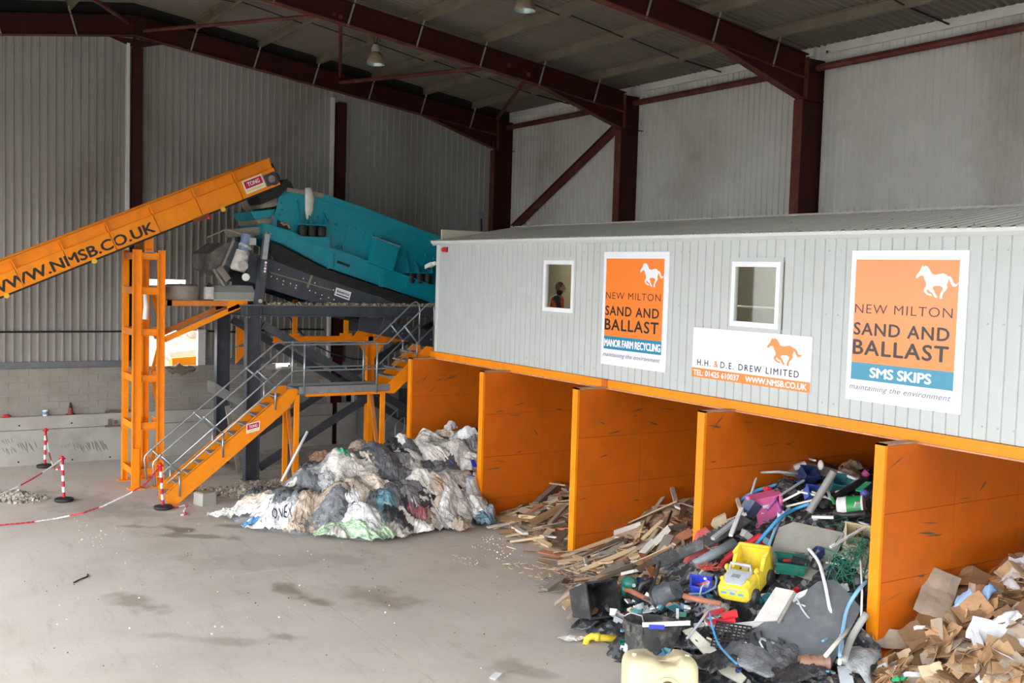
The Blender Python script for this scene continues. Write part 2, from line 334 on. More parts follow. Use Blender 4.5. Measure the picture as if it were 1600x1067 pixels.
ce = struct('ceiling', (0, RIDGE, 12.6))
def roofsheet(x0, x1, y0, y1):
    m = MB(); n = int(round((x1 - x0) / .2)); p = (x1 - x0) / n; vs_ = []; fs = []
    for k in range(n):
        for t, d in ((0, 0), (.35, 0), (.5, 1), (.85, 1)):
            x = x0 + (k + t) * p
            vs_ += [(x, y0, roofz(y0) + d * .05), (x, y1, roofz(y1) + d * .05)]
    vs_ += [(x1, y0, roofz(y0)), (x1, y1, roofz(y1))]
    return m.add(vs_, [(2 * i, 2 * i + 2, 2 * i + 3, 2 * i + 1) for i in range(len(vs_) // 2 - 1)])
X0, X1 = -7.2, ROOF_END
for i in range(17):
    a = X0 + (X1 - X0) * i / 17; b = X0 + (X1 - X0) * (i + 1) / 17
    for y0, y1 in ((LEFT_Y - .2, RIDGE - .01), (RIDGE - .01, RIDGE), (RIDGE, 0.3), (0.3, 6.75)):
        build(roofsheet(a, b, y0, y1), 'roof_sheet', ROOFM, ce)
PY = [4.93 - 1.83 * k for k in range(6)]
PYS = PY + [2 * RIDGE - y for y in PY if 2 * RIDGE - y > LEFT_Y]
for y in PYS:
    s = 1 if y > RIDGE else -1; z = roofz(y) - .125; m = MB()
    u = V((0, SL * s, 1)).normalized()
    m.bar((X0, y, z), (X1, y, z), .012, .23, u).bar((X0, y - .035, z + .11), (X1, y - .035, z + .11), .08, .015, u).bar((X0, y + .035, z - .11), (X1, y + .035, z - .11), .08, .02, u)
    build(m, 'purlin', PURL, ce)
for xm in (-3.4, 3.3, 9.9):
    for k in range(len(PY)):
        y0 = PY[k]; y1 = PY[k + 1] if k + 1 < len(PY) else RIDGE - (PY[k] - RIDGE)
        build(MB().tube([(xm + .06 * (k % 2), y0, roofz(y0) - .2), (xm + .06 * (k % 2), y1, roofz(y1) - .12)], .016, 5), 'sag_rod', BLACK, ce)
    build(MB().tube([(xm, 4.93, roofz(4.93) - .2), (xm, 6.35, roofz(6.4) - .15)], .022, 5), 'sag_rod', BLACK, ce)

wn = struct('wall_front_unseen', (26, 0, 0))  # unseen end wall behind the camera, added to hold back light
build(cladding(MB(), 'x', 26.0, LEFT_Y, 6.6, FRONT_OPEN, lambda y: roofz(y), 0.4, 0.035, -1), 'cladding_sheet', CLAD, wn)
wf_ = struct('wall_left_unseen', (0, LEFT_Y, 0))  # unseen upper cladding, added to keep the high walls dark
build(cladding(MB(), 'y', LEFT_Y, -7.1, ROOF_END, LEFT_OPEN, 11.0, 0.4, 0.035, 1), 'cladding_sheet', CLAD, wf_)
# portal frames
def portal(X, gable, label):
    pf = thing('portal_frame', label, 'steel frame', (X, EAVE_Y - .35, 0))
    pf['kind'] = 'structure'
    d = .55; ytop = 5.9
    # right hand column
    m = MB(); zc = rafz(6.2) - .02; cx = X - .13
    m.box(cx - .01, cx + .01, 5.7, 6.52, 0, zc, 0); m.box(cx - .13, cx + .13, 5.68, 5.705, 0, 9.62, 1); m.box(cx - .13, cx + .13, 6.53, 6.55, 0, zc, 0)
    m.box(cx - .12, cx + .12, 5.70, 6.50, 9.62, 9.64, 0)
    m.box(cx - .12, cx + .12, 5.83, 5.855, 9.6, zc, 1)
    build(m, 'column', [OXIDE, OXIDE2], pf)
    yl = -18.0
    for s in (1, -1):
        m = MB()
        def Y(y): return y if s == 1 else 2 * RIDGE - y
        ye = 5.86 if s == 1 else 2 * RIDGE - LEFT_Y - .2
        pts = [(RIDGE, rafz(RIDGE)), (ye, rafz(ye)), (ye, rafz(ye) - d), (RIDGE, rafz(RIDGE) - d)]
        m.prism([(cx - .008, Y(y), z) for y, z in pts], (.016, 0, 0))
        m.bar((cx, Y(RIDGE), rafz(RIDGE) - .01), (cx, Y(ye), rafz(ye) - .01), .22, .022, (0, 0, 1)); m.bar((cx, Y(RIDGE), rafz(RIDGE) - d), (cx, Y(ye), rafz(ye) - d), .22, .022, (0, 0, 1), 1)
        build(m, 'rafter', [OXIDE, OXIDE2], pf)
        h = MB(); h0 = 3.0
        zz = rafz(h0) - d
        h.prism([(cx - .008, Y(h0), zz), (cx - .008, Y(5.83), rafz(5.83) - d), (cx - .008, Y(5.83), 9.62)], (.016, 0, 0)); h.bar((cx, Y(h0), zz), (cx, Y(5.83), 9.62), .22, .022, (0, 0, 1), 1)
        if s == 1: build(h, 'haunch', [OXIDE, OXIDE2], pf)
        if s == -1 or gable:
            pass
        st = PURL
        for y in PY:
            if s == -1 and Y(y) < LEFT_Y: continue
            zz = rafz(y)
            build(MB().bar((cx + .10, Y(y - .20), zz - d - .0), (cx + .10, Y(y + .02), zz + .2), .045, .012, (1, 0, 0)), 'fly_brace', mat('pale angle', (150, 146, 136), .6, .2), pf)
    m = MB(); z = rafz(RIDGE) - d
    m.prism([(cx - .008, RIDGE - .75, z - .09), (cx - .008, RIDGE + .85, z - .1), (cx - .008, RIDGE + .08, z - .32), (cx - .008, RIDGE - .02, z - .32)], (.016, 0, 0))
    m.box(cx - .1, cx + .1, RIDGE - .015, RIDGE + .015, z - .3, rafz(RIDGE))
    build(m, 'apex_haunch', [OXIDE, OXIDE2], pf)
    if not gable:
        m = MB(); yl = LEFT_Y + .5; m.box(cx - .01, cx + .01, yl - .35, yl + .35, 0, zc); m.box(cx - .13, cx + .13, yl + .33, yl + .36, 0, zc, 1); build(m, 'column', [OXIDE, OXIDE2], pf)
    return pf
pg = portal(-6.70, True, 'dark red portal frame against the gable sheeting')
for y0, y1 in ((-5.97, -5.70), (.06, .375), (-12.1, -11.8)):
    m = MB(); zt_ = rafz((y0 + y1) / 2) - .85
    zb_ = 0 if y0 > -1 else 2.5; m.box(-6.80, -6.775, y0, y1, zb_, zt_); m.box(-7.0, -6.9, y0, y1, 0, zt_); m.box(-7, -6.79, (y0 + y1) / 2 - .01, (y0 + y1) / 2 + .01, 0, zt_)
    build(m, 'gable_post', [OXIDE], pg)
portal(0.09, False, 'dark red portal frame whose column stands behind the middle of the cabin roof')
portal(6.70, False, 'dark red portal frame nearest the camera with its column behind the right half of the cabin roof')

# bracing tubes of the building
def brace(p, q, r, label, mt=None):
    o = build(MB().tube([p, q], r, 8), 'brace_tube', mt or OXIDE2, org=p, smooth=True); tag(o, label, 'brace'); o['kind'] = 'structure'
brace(V((-6.70, -5.7, 11.85)), V((.0, -2.9, 11.45)), .05, 'thin red roof brace from the gable apex to the second frame')
brace(V((-6.70, .1, 11.35)), V((.0, -2.75, 11.42)), .05, 'thin red roof brace rising straight from the gable post to the second frame')
brace(V((-6.70, .1, 11.15)), V((.0, 2.0, 10.9)), .06, 'long red roof brace running level below the lamp')
brace(V((-6.70, 5.75, 10.62)), V((.0, 2.6, 10.75)), .06, 'short red roof brace over the corner column')
brace(V((-6.70, -6.1, 12.0)), V((.0, -8.6, 11.1)), .05, 'thin red roof brace running left from the gable apex')
brace(V((-6.8, 6.25, 10.40)), V((-.2, 6.25, 10.40)), .085, 'red eaves tube in the wall bay beside the corner column')
brace(V((-.05, 6.25, 10.40)), V((6.5, 6.25, 10.40)), .085, 'red eaves tube between the two columns behind the cabin')
brace(V((6.6, 6.25, 10.40)), V((14.0, 6.25, 10.44)), .085, 'red eaves tube at the upper right corner')
o = build(MB().channel((-6.5, 6.36, 7.0), (-.75, 6.36, 9.95), .26, .1, (0, 0, 1), 1), 'brace_channel', OXIDE2, org=(-6.5, 6.36, 7)); tag(o, 'diagonal red channel brace across the wall behind the cabin', 'brace'); o['kind'] = 'structure'
# ---------------------------------------------------------------- cabin on the bay walls
ZB, ZT = 3.44, 6.14
CX0, CX1 = 0.0, 18.4
cb = thing('picking_cabin', 'long pale grey ribbed cabin standing on the orange bay walls', 'cabin', (0, 0, ZB))
WIN = [(4.865, 5.975, 4.69, 5.775), (10.53, 11.62, 4.69, 5.775)]
def cabsheet(a0, a1):
    m = MB(); n = int(round((a1 - a0) / .2245)); p = (a1 - a0) / n
    for k in range(n):
        b = a0 + k * p; segs = [(ZB, ZT)]
        for (w0, w1, z0, z1) in WIN:
            if w0 < b + p / 2 < w1: segs = [(ZB, z0), (z1, ZT)]
        for s0, s1 in segs:
            vs_ = []
            for t, d in ((0, 0), (.84, 0), (.88, 1), (.95, 1), (1, 0)): vs_ += [(b + t * p, -d * -.018, s0), (b + t * p, -d * -.018, s1)]
            m.add(vs_, [(2 * i, 2 * i + 2, 2 * i + 3, 2 * i + 1) for i in range(4)])
    return m
for i in range(18):
    a = .12 + i * 1.0155
    build(cabsheet(a, a + 1.0155), 'wall_sheet', CABIN, cb)
build(MB().box(-.02, .13, -.015, .02, ZB, ZT), 'corner_trim', CABTRIM, cb)
# liner keeps the cabin closed behind the outer sheet
ln = MB()
xs_ = [CX0] + [c for w_ in WIN for c in w_[:2]] + [CX1]
for k in range(0, len(xs_), 2): ln.box(xs_[k], xs_[k + 1], .03, .09, ZB, ZT)
for (w0, w1, z0, z1) in WIN: ln.box(w0, w1, .03, .09, ZB, z0).box(w0, w1, .03, .09, z1, ZT)
LINER = mat('cabin liner board', (196, 190, 172), .6, 0, .04, 2)
build(ln, 'front_liner', LINER, cb)
build(MB().box(CX0, CX1, 2.6, 2.66, ZB, ZT + .4), 'rear_wall', LINER, cb)
for a_ in (CX0, CX1 - .06): build(MB().box(a_, a_ + .06, .09, 2.6, ZB, ZT + .4), 'end_wall', LINER, cb)
build(MB().box(CX0, CX1, .02, 4.9, ZB - .02, ZB + .12), 'deck', DARKST, cb)
build(MB().box(CX0 + .1, CX1 - .1, .09, 2.6, ZT - .02, ZT), 'ceiling_board', LINER, cb)
fm = MB(); fm.prism([(-.17, -.10, 6.245), (-.17, .02, 6.245), (-.17, .02, 6.135), (-.17, -.03, 6.135), (-.17, -.10, 6.19)], (CX1 + .3, 0, 0))
build(fm, 'eaves_trim', CABTRIM, cb)
build(MB().prism([(-.17, -.11, 6.25), (-.17, 2.45, 6.72), (-.17, 2.45, 6.60), (-.17, -.02, 6.13)], (-.03, 0, 0)), 'verge_trim', CABTRIM, cb)
for i in range(18):
    a = -.15 + i * 1.04; m = MB(); vs_ = []
    n = 5; p = 1.04 / n
    for k in range(n):
        for t, d in ((0, 0), (.55, 0), (.65, 1), (.9, 1)):
            x = a + (k + t) * p; vs_ += [(x, -.12, 6.235 + d * .025), (x, 2.45, 6.70 + d * .025)]
    vs_ += [(a + 1.04, -.12, 6.235), (a + 1.04, 2.45, 6.70)]
    m.add(vs_, [(2 * q, 2 * q + 2, 2 * q + 3, 2 * q + 1) for q in range(len(vs_) // 2 - 1)])
    rs = build(m, 'roof_sheet', CABROOF, cb)
    bm = MB()
    for q in range(3):
        for t in (.12, .5, .88):
            y = -.12 + 2.57 * t; bm.ball((a + .13 + q * .33, y, 6.245 + .465 * t), .022, 4)
    build(bm, 'fixing', GALV, rs, kind='stuff')
build(MB().box(-.15, CX1 + .1, 2.45, 5.0, 6.66, 6.70).box(-.15, CX1 + .1, 2.38, 2.52, 6.70, 6.74), 'rear_roof', CABROOF, cb)
for (w0, w1, z0, z1) in WIN:
    fo = build(MB().box(w0 - .05, w1 + .05, -.022, .0, z1, z1 + .07).box(w0 - .05, w1 + .05, -.022, 0, z0 - .07, z0).box(w1, w1 + .05, -.022, 0, z0, z1).box(w0 - .05, w0, -.022, 0, z0, z1), 'window_surround', CABIN, cb)
    wf = MB(); t = .085
    wf.box(w0, w1, -.03, .05, z1 - t, z1).box(w0, w1, -.03, .05, z0, z0 + t).box(w0, w0 + t, -.03, .05, z0 + t, z1 - t).box(w1 - t, w1, -.03, .05, z0 + t, z1 - t)
    wo = build(wf, 'window_frame', WHITE, cb)
    build(MB().box(w0 + t, w1 - t, .008, .02, z0 + t, z1 - t), 'pane', GLASS, wo)
bb = MB(); bb.box(CX0 + .02, CX1, -.03, .06, 3.27, 3.43); build(bb, 'edge_beam', ORANGE, cb)
build(MB().box(CX0 + .02, CX1, -.06, .08, 3.25, 3.275), 'beam_flange', mat('worn beam flange', (208, 150, 110), .6, 0, .15, 6, (120, 110, 100), .7, 4), cb)
build(MB().box(7.06, 7.23, -.05, .0, 3.25, 3.43), 'splice_plate', ORANGE_SHADE, cb)
fx = MB()
for k in range(82):
    for z in (3.62, 4.98, 5.95):
        x = .22 + k * .2245
        if any(a - .1 < x < b + .1 for a, b in ((4.86, 5.98), (6.95, 8.97), (9.6, 12.4), (12.99, 15.0))): continue
        fx.box(x - .012, x + .012, -.008, 0.0, z - .012, z + .012)
build(fx, 'fixing', mat('cap head', (172, 178, 176), .4), cb, kind='stuff')
tm = mat('interior tube light', (255, 250, 235), .5, emit=60)
lt = tag(build(MB().tube([(2.4, 1.5, 5.93), (4.0, 1.5, 5.93)], .022, 8), 'tube_light', tm, org=(2.4, 1.5, 5.93)), 'white tube lamp added out of sight to light the left of the cabin', 'lamp')  # added lamp, hidden from view, to brighten the cabin interior
lt = tag(build(MB().tube([(9.3, 1.2, 5.80), (10.4, 1.2, 5.80)], .022, 8), 'tube_light', tm, org=(9.3, 1.2, 5.8)), 'white tube lamp glowing inside the right cabin window', 'lamp')
bm_ = thing('sorting_belt', 'grey sorting belt with pale rail seen through the right cabin window', 'conveyor', (10, 1.6, ZB + .12))
build(MB().box(1.0, 17.5, 1.3, 2.1, 4.2, 4.3), 'belt', BLACK, bm_); build(MB().box(1, 17.5, 1.24, 1.3, 4.15, 4.45).box(1, 17.5, 2.1, 2.16, 4.15, 4.45), 'side_guard', DARKST, bm_)
for x in (1.5, 5, 8.5, 12, 15.5): build(MB().box(x, x + .08, 1.3, 2.1, ZB + .12, 4.2), 'leg', DARKST, bm_)
build(MB().tube([(8.6, 1.0, 4.98), (12.6, 1.0, 4.98)], .03, 8), 'guard_rail', WTRIM, bm_)
o = thing('alarm_light', 'small red light box under the left end of the cabin eaves', 'light', (.43, -.02, 6.02))
build(MB().box(.33, .53, -.07, .0, 5.98, 6.07), 'lens', RED, o); build(MB().box(.31, .55, -.02, .0, 5.965, 6.085), 'back_plate', mat('dark red plate', (120, 20, 24), .5), o)
o = thing('security_camera', 'small white security camera on the left corner of the cabin', 'camera', (-.02, -.06, 5.62))
build(MB().obox((-.22, -.1, 5.62), (.34, .11, .1), Matrix.Rotation(-.25, 3, 'Y')), 'housing', CABTRIM, o); build(MB().cyl((-.02, -.05, 5.68), (-.12, -.09, 5.66), .05, .04), 'mount', WHITE, o); build(MB().box(-.38, -.2, -.14, -.06, 5.52, 5.56), 'lens_hood', BLACK, o)

# bay walls
PX = [-.03, 3.50, 7.06, 10.61, 14.17]
PL = ['first bay wall at the left end under the cabin, beside the stair', 'second bay wall, between the bagged film and the broken timber', 'third bay wall, standing between the two timber bays', 'fourth bay wall, left of the heap of plastic toys', 'nearest bay wall, between the plastic heap and the cardboard']
TW = .17
for i, x in enumerate(PX):
    o = thing('bay_wall', 'orange steel ' + PL[i], 'wall panel', (x, -.74, 0))
    build(MB().box(x + .012, x + TW - .012, -.70, 4.9, 0, 3.24), 'core', mat('dark seam', (96, 52, 14), .8), o)
    build(MB().box(x, x + TW, -.745, -.695, 0, 3.285), 'end_post', ORANGE, o)
    build(MB().box(x, x + TW, -.745, 4.9, 3.262, 3.285), 'top_cap', mat('worn cap', (168, 146, 128), .7, 0, .2, 5, (200, 130, 60), .6, 3), o)
    zc = [0.0, .39, 1.35, 2.31, 3.262]; yc = [-.694, .87, 2.45, 4.9]
    for a in range(4):
        for b in range(3):
            g = .0035
            for xx in (x + TW - .012, x): build(MB().box(xx, xx + .012, yc[b] + g, yc[b + 1] - g, zc[a] + g, zc[a + 1] - g), 'plate', ORANGE_SHADE, o)
    # scrapes where loads have rubbed the paint away
    rnd = random.Random(40 + i); m = MB()
    for k in range(9):
        y = rnd.uniform(-.6, 1.6); z = rnd.uniform(.9, 3.1); L_ = rnd.uniform(.12, .5); a = rnd.choice([rnd.uniform(-.2, .3), rnd.uniform(-1, 1)]); h = rnd.uniform(.005, .02)
        d = V((0, math.cos(a), math.sin(a))) * L_ / 2; n_ = V((0, -math.sin(a), math.cos(a))) * h; p = V((x + TW + .0012, y, z))
        m.add([p - d, p - d * .2 - n_ * .6, p + d * .5 - n_, p + d, p + d * .2 + n_, p - d * .6 + n_ * .5], [(0, 1, 2, 3, 4, 5)])
    build(m, 'scrape_mark', mat('bare scraped steel', (104, 88, 66), .7, .2, .3, 20), o)
build(MB().box(-.03, 18.4, 4.9, 5.05, 0, 3.3), 'wall_bays_rear', ORANGE_SHADE, kind='structure')

# ---------------------------------------------------------------- signs
def text(s, parent, x0, zbase, height, width, m, shear=0.0, off=0.0,  space=1.0, y=-.0345, wordsp=1.0, thick=.0015):
    cu = bpy.data.curves.new('lettering', 'FONT'); cu.body = s; cu.size = 1; cu.shear = shear; cu.offset = min(off, 0); cu.space_character = space; cu.space_word = wordsp; cu.extrude = 0; cu.resolution_u = 3
    t = bpy.data.objects.new('tmp', cu); COL.objects.link(t); bpy.context.view_layer.update()
    me = bpy.data.meshes.new_from_object(t.evaluated_get(bpy.context.evaluated_depsgraph_get())); bpy.data.objects.remove(t)
    xa = min(v.co.x for v in me.vertices); xb = max(v.co.x for v in me.vertices); za = 0; cap = 0.729
    mb = MB(); mb.v = [V((x0 + (v.co.x - xa) / (xb - xa) * width, y, zbase + v.co.y / cap * height)) for v in me.vertices]; mb.f = [list(p.vertices) for p in me.polygons]; mb.m = [0] * len(mb.f)
    bpy.data.meshes.remove(me)
    if off > 0:                                   # heavier weight: the same outlines set twice more, a hair to each side
        v0, f0 = list(mb.v), list(mb.f); n0 = len(v0); b_ = off * height * 1.3
        for k, (dx, dz) in enumerate(((-b_, 0), (b_, 0), (0, b_ * .7), (0, -b_ * .7))):
            mb.v += [v + V((dx, -.0004 * (k + 1), dz)) for v in v0]; mb.f += [[i + n0 * (k + 1) for i in f] for f in f0]
        mb.m = [0] * len(mb.f)
    return mb
HORSE = [(0, .62), (.03, .70), (.09, .80), (.13, .92), (.16, .98), (.18, .93), (.22, .97), (.29, .93), (.34, .84), (.40, .72), (.50, .70), (.58, .73), (.66, .75), (.74, .71), (.78, .66), (.83, .66), (.88, .58), (.91, .48), (.96, .44), (1.0, .46), (1.03, .50), (1.0, .40), (.95, .36), (.89, .38), (.85, .46), (.81, .56), (.79, .60), (.78, .50), (.75, .42), (.77, .34), (.74, .26), (.68, .17), (.66, .08), (.67, .01), (.61, .0), (.60, .06), (.62, .16), (.66, .26), (.67, .33), (.60, .38), (.50, .38), (.44, .36), (.42, .30), (.46, .24), (.50, .14), (.55, .05), (.51, .02), (.46, .08), (.42, .17), (.36, .20), (.33, .25), (.30, .28), (.28, .20), (.34, .14), (.40, .13), (.42, .07), (.36, .08), (.28, .12), (.22, .20), (.22, .28), (.27, .36), (.26, .46), (.22, .56), (.19, .66), (.14, .68), (.08, .64), (.04, .58)]
def horse(parent, x0, z0, wd, hg, m, y=-.035): build(MB().add([(x0 + a * wd, y, z0 + b * hg) for a, b in HORSE], [tuple(range(len(HORSE)))]), 'horse_emblem', m, parent)
def poster(x0, x1, blue, bw, label):
    z0, z1 = 3.735, 5.95
    o = thing('sign_board', label, 'sign', (x0, -.03, z0))
    W_ = x1 - x0; H_ = z1 - z0
    pn = build(MB().box(x0, x1, -.03, -.003, z0, z1), 'panel', SIGNW, o)
    a, b = x0 + .085, x1 - .13
    fz = lambda t: z1 - t * H_
    zt, zo, zbl = fz(.06), fz(.745), fz(.86)
    build(MB().box(a, b, -.0325, -.0295, zo, zt), 'orange_field', SIGNO, o)
    build(MB().box(a, b, -.0325, -.0295, zbl, zo), 'blue_band', SIGNB, o)
    fw = b - a
    horse(o, a + fw * .605, fz(.30), fw * .385, H_ * .21, SIGNW)
    for s, zb, h, xa, wd, off, sh, mm in (('NEW MILTON', fz(.415), .142, a + .02, fw * .95, -.006, 0, INK), ('SAND AND', fz(.559), .188, a + .02, fw * .93, .026, 0, INK), ('BALLAST', fz(.689), .225, a + .02, fw * .93, .028, 0, INK)):
        build(text(s, o, xa, zb, h, wd, mm, sh, off, 1.12), 'lettering', mm, o)
    build(text(blue, o, a + (fw - bw) / 2, zbl + .055, .145, bw, SIGNW, 0, .045, .95), 'lettering', SIGNW, o)
    build(text('maintaining the environment', o, a - .02, fz(.925), .085, fw * 1.0, INKG, .35, .006, 1.05), 'lettering', INKG, o)
poster(6.985, 8.93, 'MANOR FARM RECYCLING', 1.68, 'tall orange sign with white running horse above MANOR FARM RECYCLING')
poster(13.03, 14.955, 'SMS SKIPS', 1.02, 'tall orange sign with white running horse above SMS SKIPS')
o = thing('sign_board', 'wide white sign with orange running horse and telephone number below the right window', 'sign', (9.645, -.03, 3.74))
build(MB().box(9.645, 12.341, -.03, -.003, 3.74, 4.617), 'panel', SIGNW, o); build(MB().box(9.645, 12.341, -.0325, -.0295, 3.74, 3.905), 'orange_band', SIGNO, o)
horse(o, 11.41, 4.12, .73, .44, SIGNO)
build(text('H.H.', o, 9.78, 3.955, .112, .33, INKN, 0, .012, 1.25), 'lettering', INKN, o); build(text('&', o, 10.20, 3.955, .112, .10, SIGNO, 0, .012), 'lettering', SIGNO, o); build(text('D.E. DREW LIMITED', o, 10.36, 3.955, .112, 1.75, INKN, 0, .012, 1.3), 'lettering', INKN, o)
build(text('TEL: 01425 610037', o, 9.69, 3.775, .10, 1.12, SIGNW, 0, .04), 'lettering', SIGNW, o); build(text('WWW.NMSB.CO.UK', o, 10.96, 3.775, .10, 1.32, SIGNW, 0, .04), 'lettering', SIGNW, o)
# ---------------------------------------------------------------- orange conveyor
AN = math.atan(0.4567); D = V((0, math.cos(AN), math.sin(AN))); N = V((0, -math.sin(AN), math.cos(AN)))
HB = V((-2.45, -3.283, 7.582))                      # lower corner of the head on the near side
def cv(s, h, x): return HB + D * s + N * h + V((x, 0, 0))   # s along the belt (negative is down), h above lower edge
co = thing('belt_conveyor', 'long orange inclined belt conveyor lettered WWW.NMSB.CO.UK along its side', 'conveyor', (-3.05, -9, 4.6))
def slab(mb, s0, s1, h0, h1, x0, x1, m=0):
    return mb.hexa([cv(s0, h0, x0), cv(s1, h0, x0), cv(s1, h0, x1), cv(s0, h0, x1), cv(s0, h1, x0), cv(s1, h1, x0), cv(s1, h1, x1), cv(s0, h1, x1)], m)
SEG = 1.106; s_end = -0.0
js = [-0.0] + [-1.07 - SEG * k for k in range(13)]
for k in range(len(js) - 1):
    a, b = js[k + 1] + .008, js[k] - .008
    for xo, sg in ((0, 1), (-1.2, -1)):
        o = slab(MB(), a, b, 0, .43, xo - .03, xo + .03); slab(o, a, b, .43, .45, xo - .05 * max(sg, 0) - .03, xo + .03)
        build(o, 'side_panel', ORANGE, co)
        build(slab(MB(), a, b, .0, .0, 0, 0) if False else slab(MB(), a, b, .45, .72, xo - .075 * sg - .012, xo - .075 * sg + .012), 'skirt_panel', ORANGE, co)
        build(slab(MB(), a, a + .02, .0, .70, xo - .02, xo + (.045 if sg > 0 else .02)), 'joint_flange', ORANGE, co)
lo = js[-1]
for xo, sg in ((0, 1), (-1.2, -1)):
    build(slab(slab(MB(), lo, 0, .70, .715, xo - .10 * sg, xo + .015 * sg), lo, 0, .66, .705, xo + .0 * sg, xo + .015 * sg), 'top_lip', ORANGE, co)
build(slab(MB(), lo, -1.0, .735, .75, -.10, .02), 'top_lip', ORANGE, co)
build(slab(MB(), lo, .02, .30, .34, -1.15, -.05), 'belt', BLACK, co)
build(slab(slab(MB(), lo, -.35, -.045, -.005, -.06, .02), lo, -.35, -.045, -.005, -1.22, -1.14), 'under_rail', BLACK, co)
build(MB().cyl(cv(-.12, .2, -1.3), cv(-.12, .2, .04), .17, n=16), 'head_roller', BLACK, co)
build(slab(MB(), -.36, -.03, .06, .36, .028, .06), 'bearing_plate', DARKST, co); build(MB().cyl(cv(-.19, .21, .05), cv(-.19, .21, .11), .09, n=12), 'bearing', DUST, co)
build(slab(MB(), -.02, .10, .32, .55, -.9, -.2), 'scraper', BLACK, co)
build(slab(slab(MB(), -.62, .35, -.02, -.30, -1.1, -.15), -.1, .3, -.02, .05, -1.1, -.15), 'discharge_apron', BLACK, co)
yb = mat('yellow bolt head', (240, 190, 40), .4)
for px, py in ((147, 408), (348, 327), (10, 462)):
    p = on(px, py, 'x', -2.45); build(MB().cyl(p + V((-.03, 0, 0)), p + V((.05, 0, 0)), .06, n=10), 'roller_end', yb, co)
    build(MB().bar(p + V((-.05, -.28, -.12)), p + V((-.05, .05, .03)), .04, .03), 'roller_bracket', DARKST, co)
p = on(314, 341, 'x', -2.44); b_ = build(MB().obox(p, (.14, .42, .1), Matrix.Rotation(AN, 3, 'X')), 'pull_cord_switch', mat('brown switch box', (110, 60, 40), .6), co)
build(MB().ball(p + V((.05, .18, .03)), .05), 'red_knob', RED, b_)
# lettering, cut by the panel joints like the vinyl on the machine
tx = text('WWW.NMSB.CO.UK', co, 0, 0, .255, 3.95, INK, 0, .035, 1.0, y=0)
tx.v = [cv(-7.33 + v.x, .07 + v.z, .0335 - v.y) for v in tx.v]
build(tx, 'lettering', INK, co)
def tong(parent, f, sc=1.0):
    q = build(f(MB(), 0, 1, 0, .62, 0), 'maker_plate', WHITE, parent)
    build(f(MB(), .06, .94, .22, .56, .002), 'red_field', mat('plate red', (200, 20, 50), .4), q); build(f(MB(), .06, .94, .06, .16, .002), 'yellow_strip', mat('plate yellow', (245, 225, 120), .4), q)
    t = text('TONG', parent, .2, .30, .19, .60, WHITE, 0, .03, y=0)
    t.v = [f(None, v.x, v.z, 0, 0, .006 - v.y) for v in t.v]; build(t, 'plate_lettering', WHITE, q)
def fcv(mb, a, b, c, d, e):
    if mb is None: return cv(-.93 + a * .55, .08 + b * .55, .034 + e)
    return slab(mb, -.93 + a * .55, -.93 + b * .55, .08 + c * .55, .08 + d * .55, .03, .034 + e)
tong(co, fcv)

# ---------------------------------------------------------------- tower under the conveyor
to = thing('conveyor_tower', 'tall orange lattice tower carrying the inclined conveyor', 'tower', (-3.0, -6.5, 0))
def post(y0, y1, x, z1, name='post', z0=0.02):
    m = MB(); m.box(x - .13, x + .0, y0, y0 + .018, z0, z1).box(x - .13, x, y1 - .018, y1, z0, z1).box(x - .075, x - .055, y0, y1, z0, z1)
    m.box(x - .2, x + .08, y0 - .08, y1 + .08, 0, .02); return build(m, name, ORANGE, to)
post(-6.90, -6.70, -2.42, 5.79); post(-6.32, -6.15, -2.42, 5.79); post(-6.88, -6.74, -3.60, 5.79); post(-6.40, -6.24, -3.60, 5.79)
build(MB().box(-3.6, -3.585, -6.88, -6.74, .25, 5.79), 'post_face', ORANGE, to)
build(MB().box(-2.40, -2.36, -6.88, -6.74, .02, 1.0), 'foot_sleeve', ORANGE, to)
for z in (5.64, 4.80, 3.80, 2.68, 1.52, .40):
    if z > .2:
        h = MB().box(-2.50, -2.485, -6.70, -6.32, z - .085, z + .085); h.box(-2.52, -2.42, -6.70, -6.32, z + .07, z + .085).box(-2.52, -2.42, -6.70, -6.32, z - .085, z - .07)
        hh = build(h, 'rung', ORANGE, to)
        build(MB().cyl((-2.49, -6.63, z), (-2.475, -6.63, z), .016, n=6).cyl((-2.49, -6.40, z), (-2.475, -6.40, z), .016, n=6), 'bolt', GALV, hh, kind='stuff')
        build(MB().box(-3.56, -3.545, -6.74, -6.40, z - .085, z + .085), 'rung', ORANGE, to)
        for yy in (-6.86, -6.16): build(MB().box(-3.6, -2.5, yy - .01, yy + .01, z - .08, z + .08), 'side_rung', ORANGED if z > 3 else ORANGE, to)
for z0, z1, s in ((.45, 1.5, 1), (1.56, 2.64, -1), (2.72, 3.76, 1), (3.84, 4.76, -1)):
    a, b = (-3.5, -2.55) if s == 1 else (-2.55, -3.5)
    build(MB().bar((a, -6.19, z0), (b, -6.19, z1), .012, .09, (0, 1, 0)), 'lattice_bar', ORANGE, to)
for yy, x in ((-6.59, -2.5), (-6.47, -2.5)): pass
m = MB().box(-2.62, -2.46, -6.62, -6.60, 5.75, 6.12).box(-2.62, -2.46, -6.45, -6.43, 5.75, 6.16).box(-2.56, -2.54, -6.62, -6.43, 5.75, 6.14); build(m, 'head_strut', ORANGE, to)
m = MB().box(-3.6, -3.46, -6.62, -6.43, 5.75, 6.14); build(m, 'head_strut', ORANGED, to)
build(MB().box(-3.6, -2.42, -6.64, -6.42, 5.70, 5.78), 'head_beam', ORANGED, to)
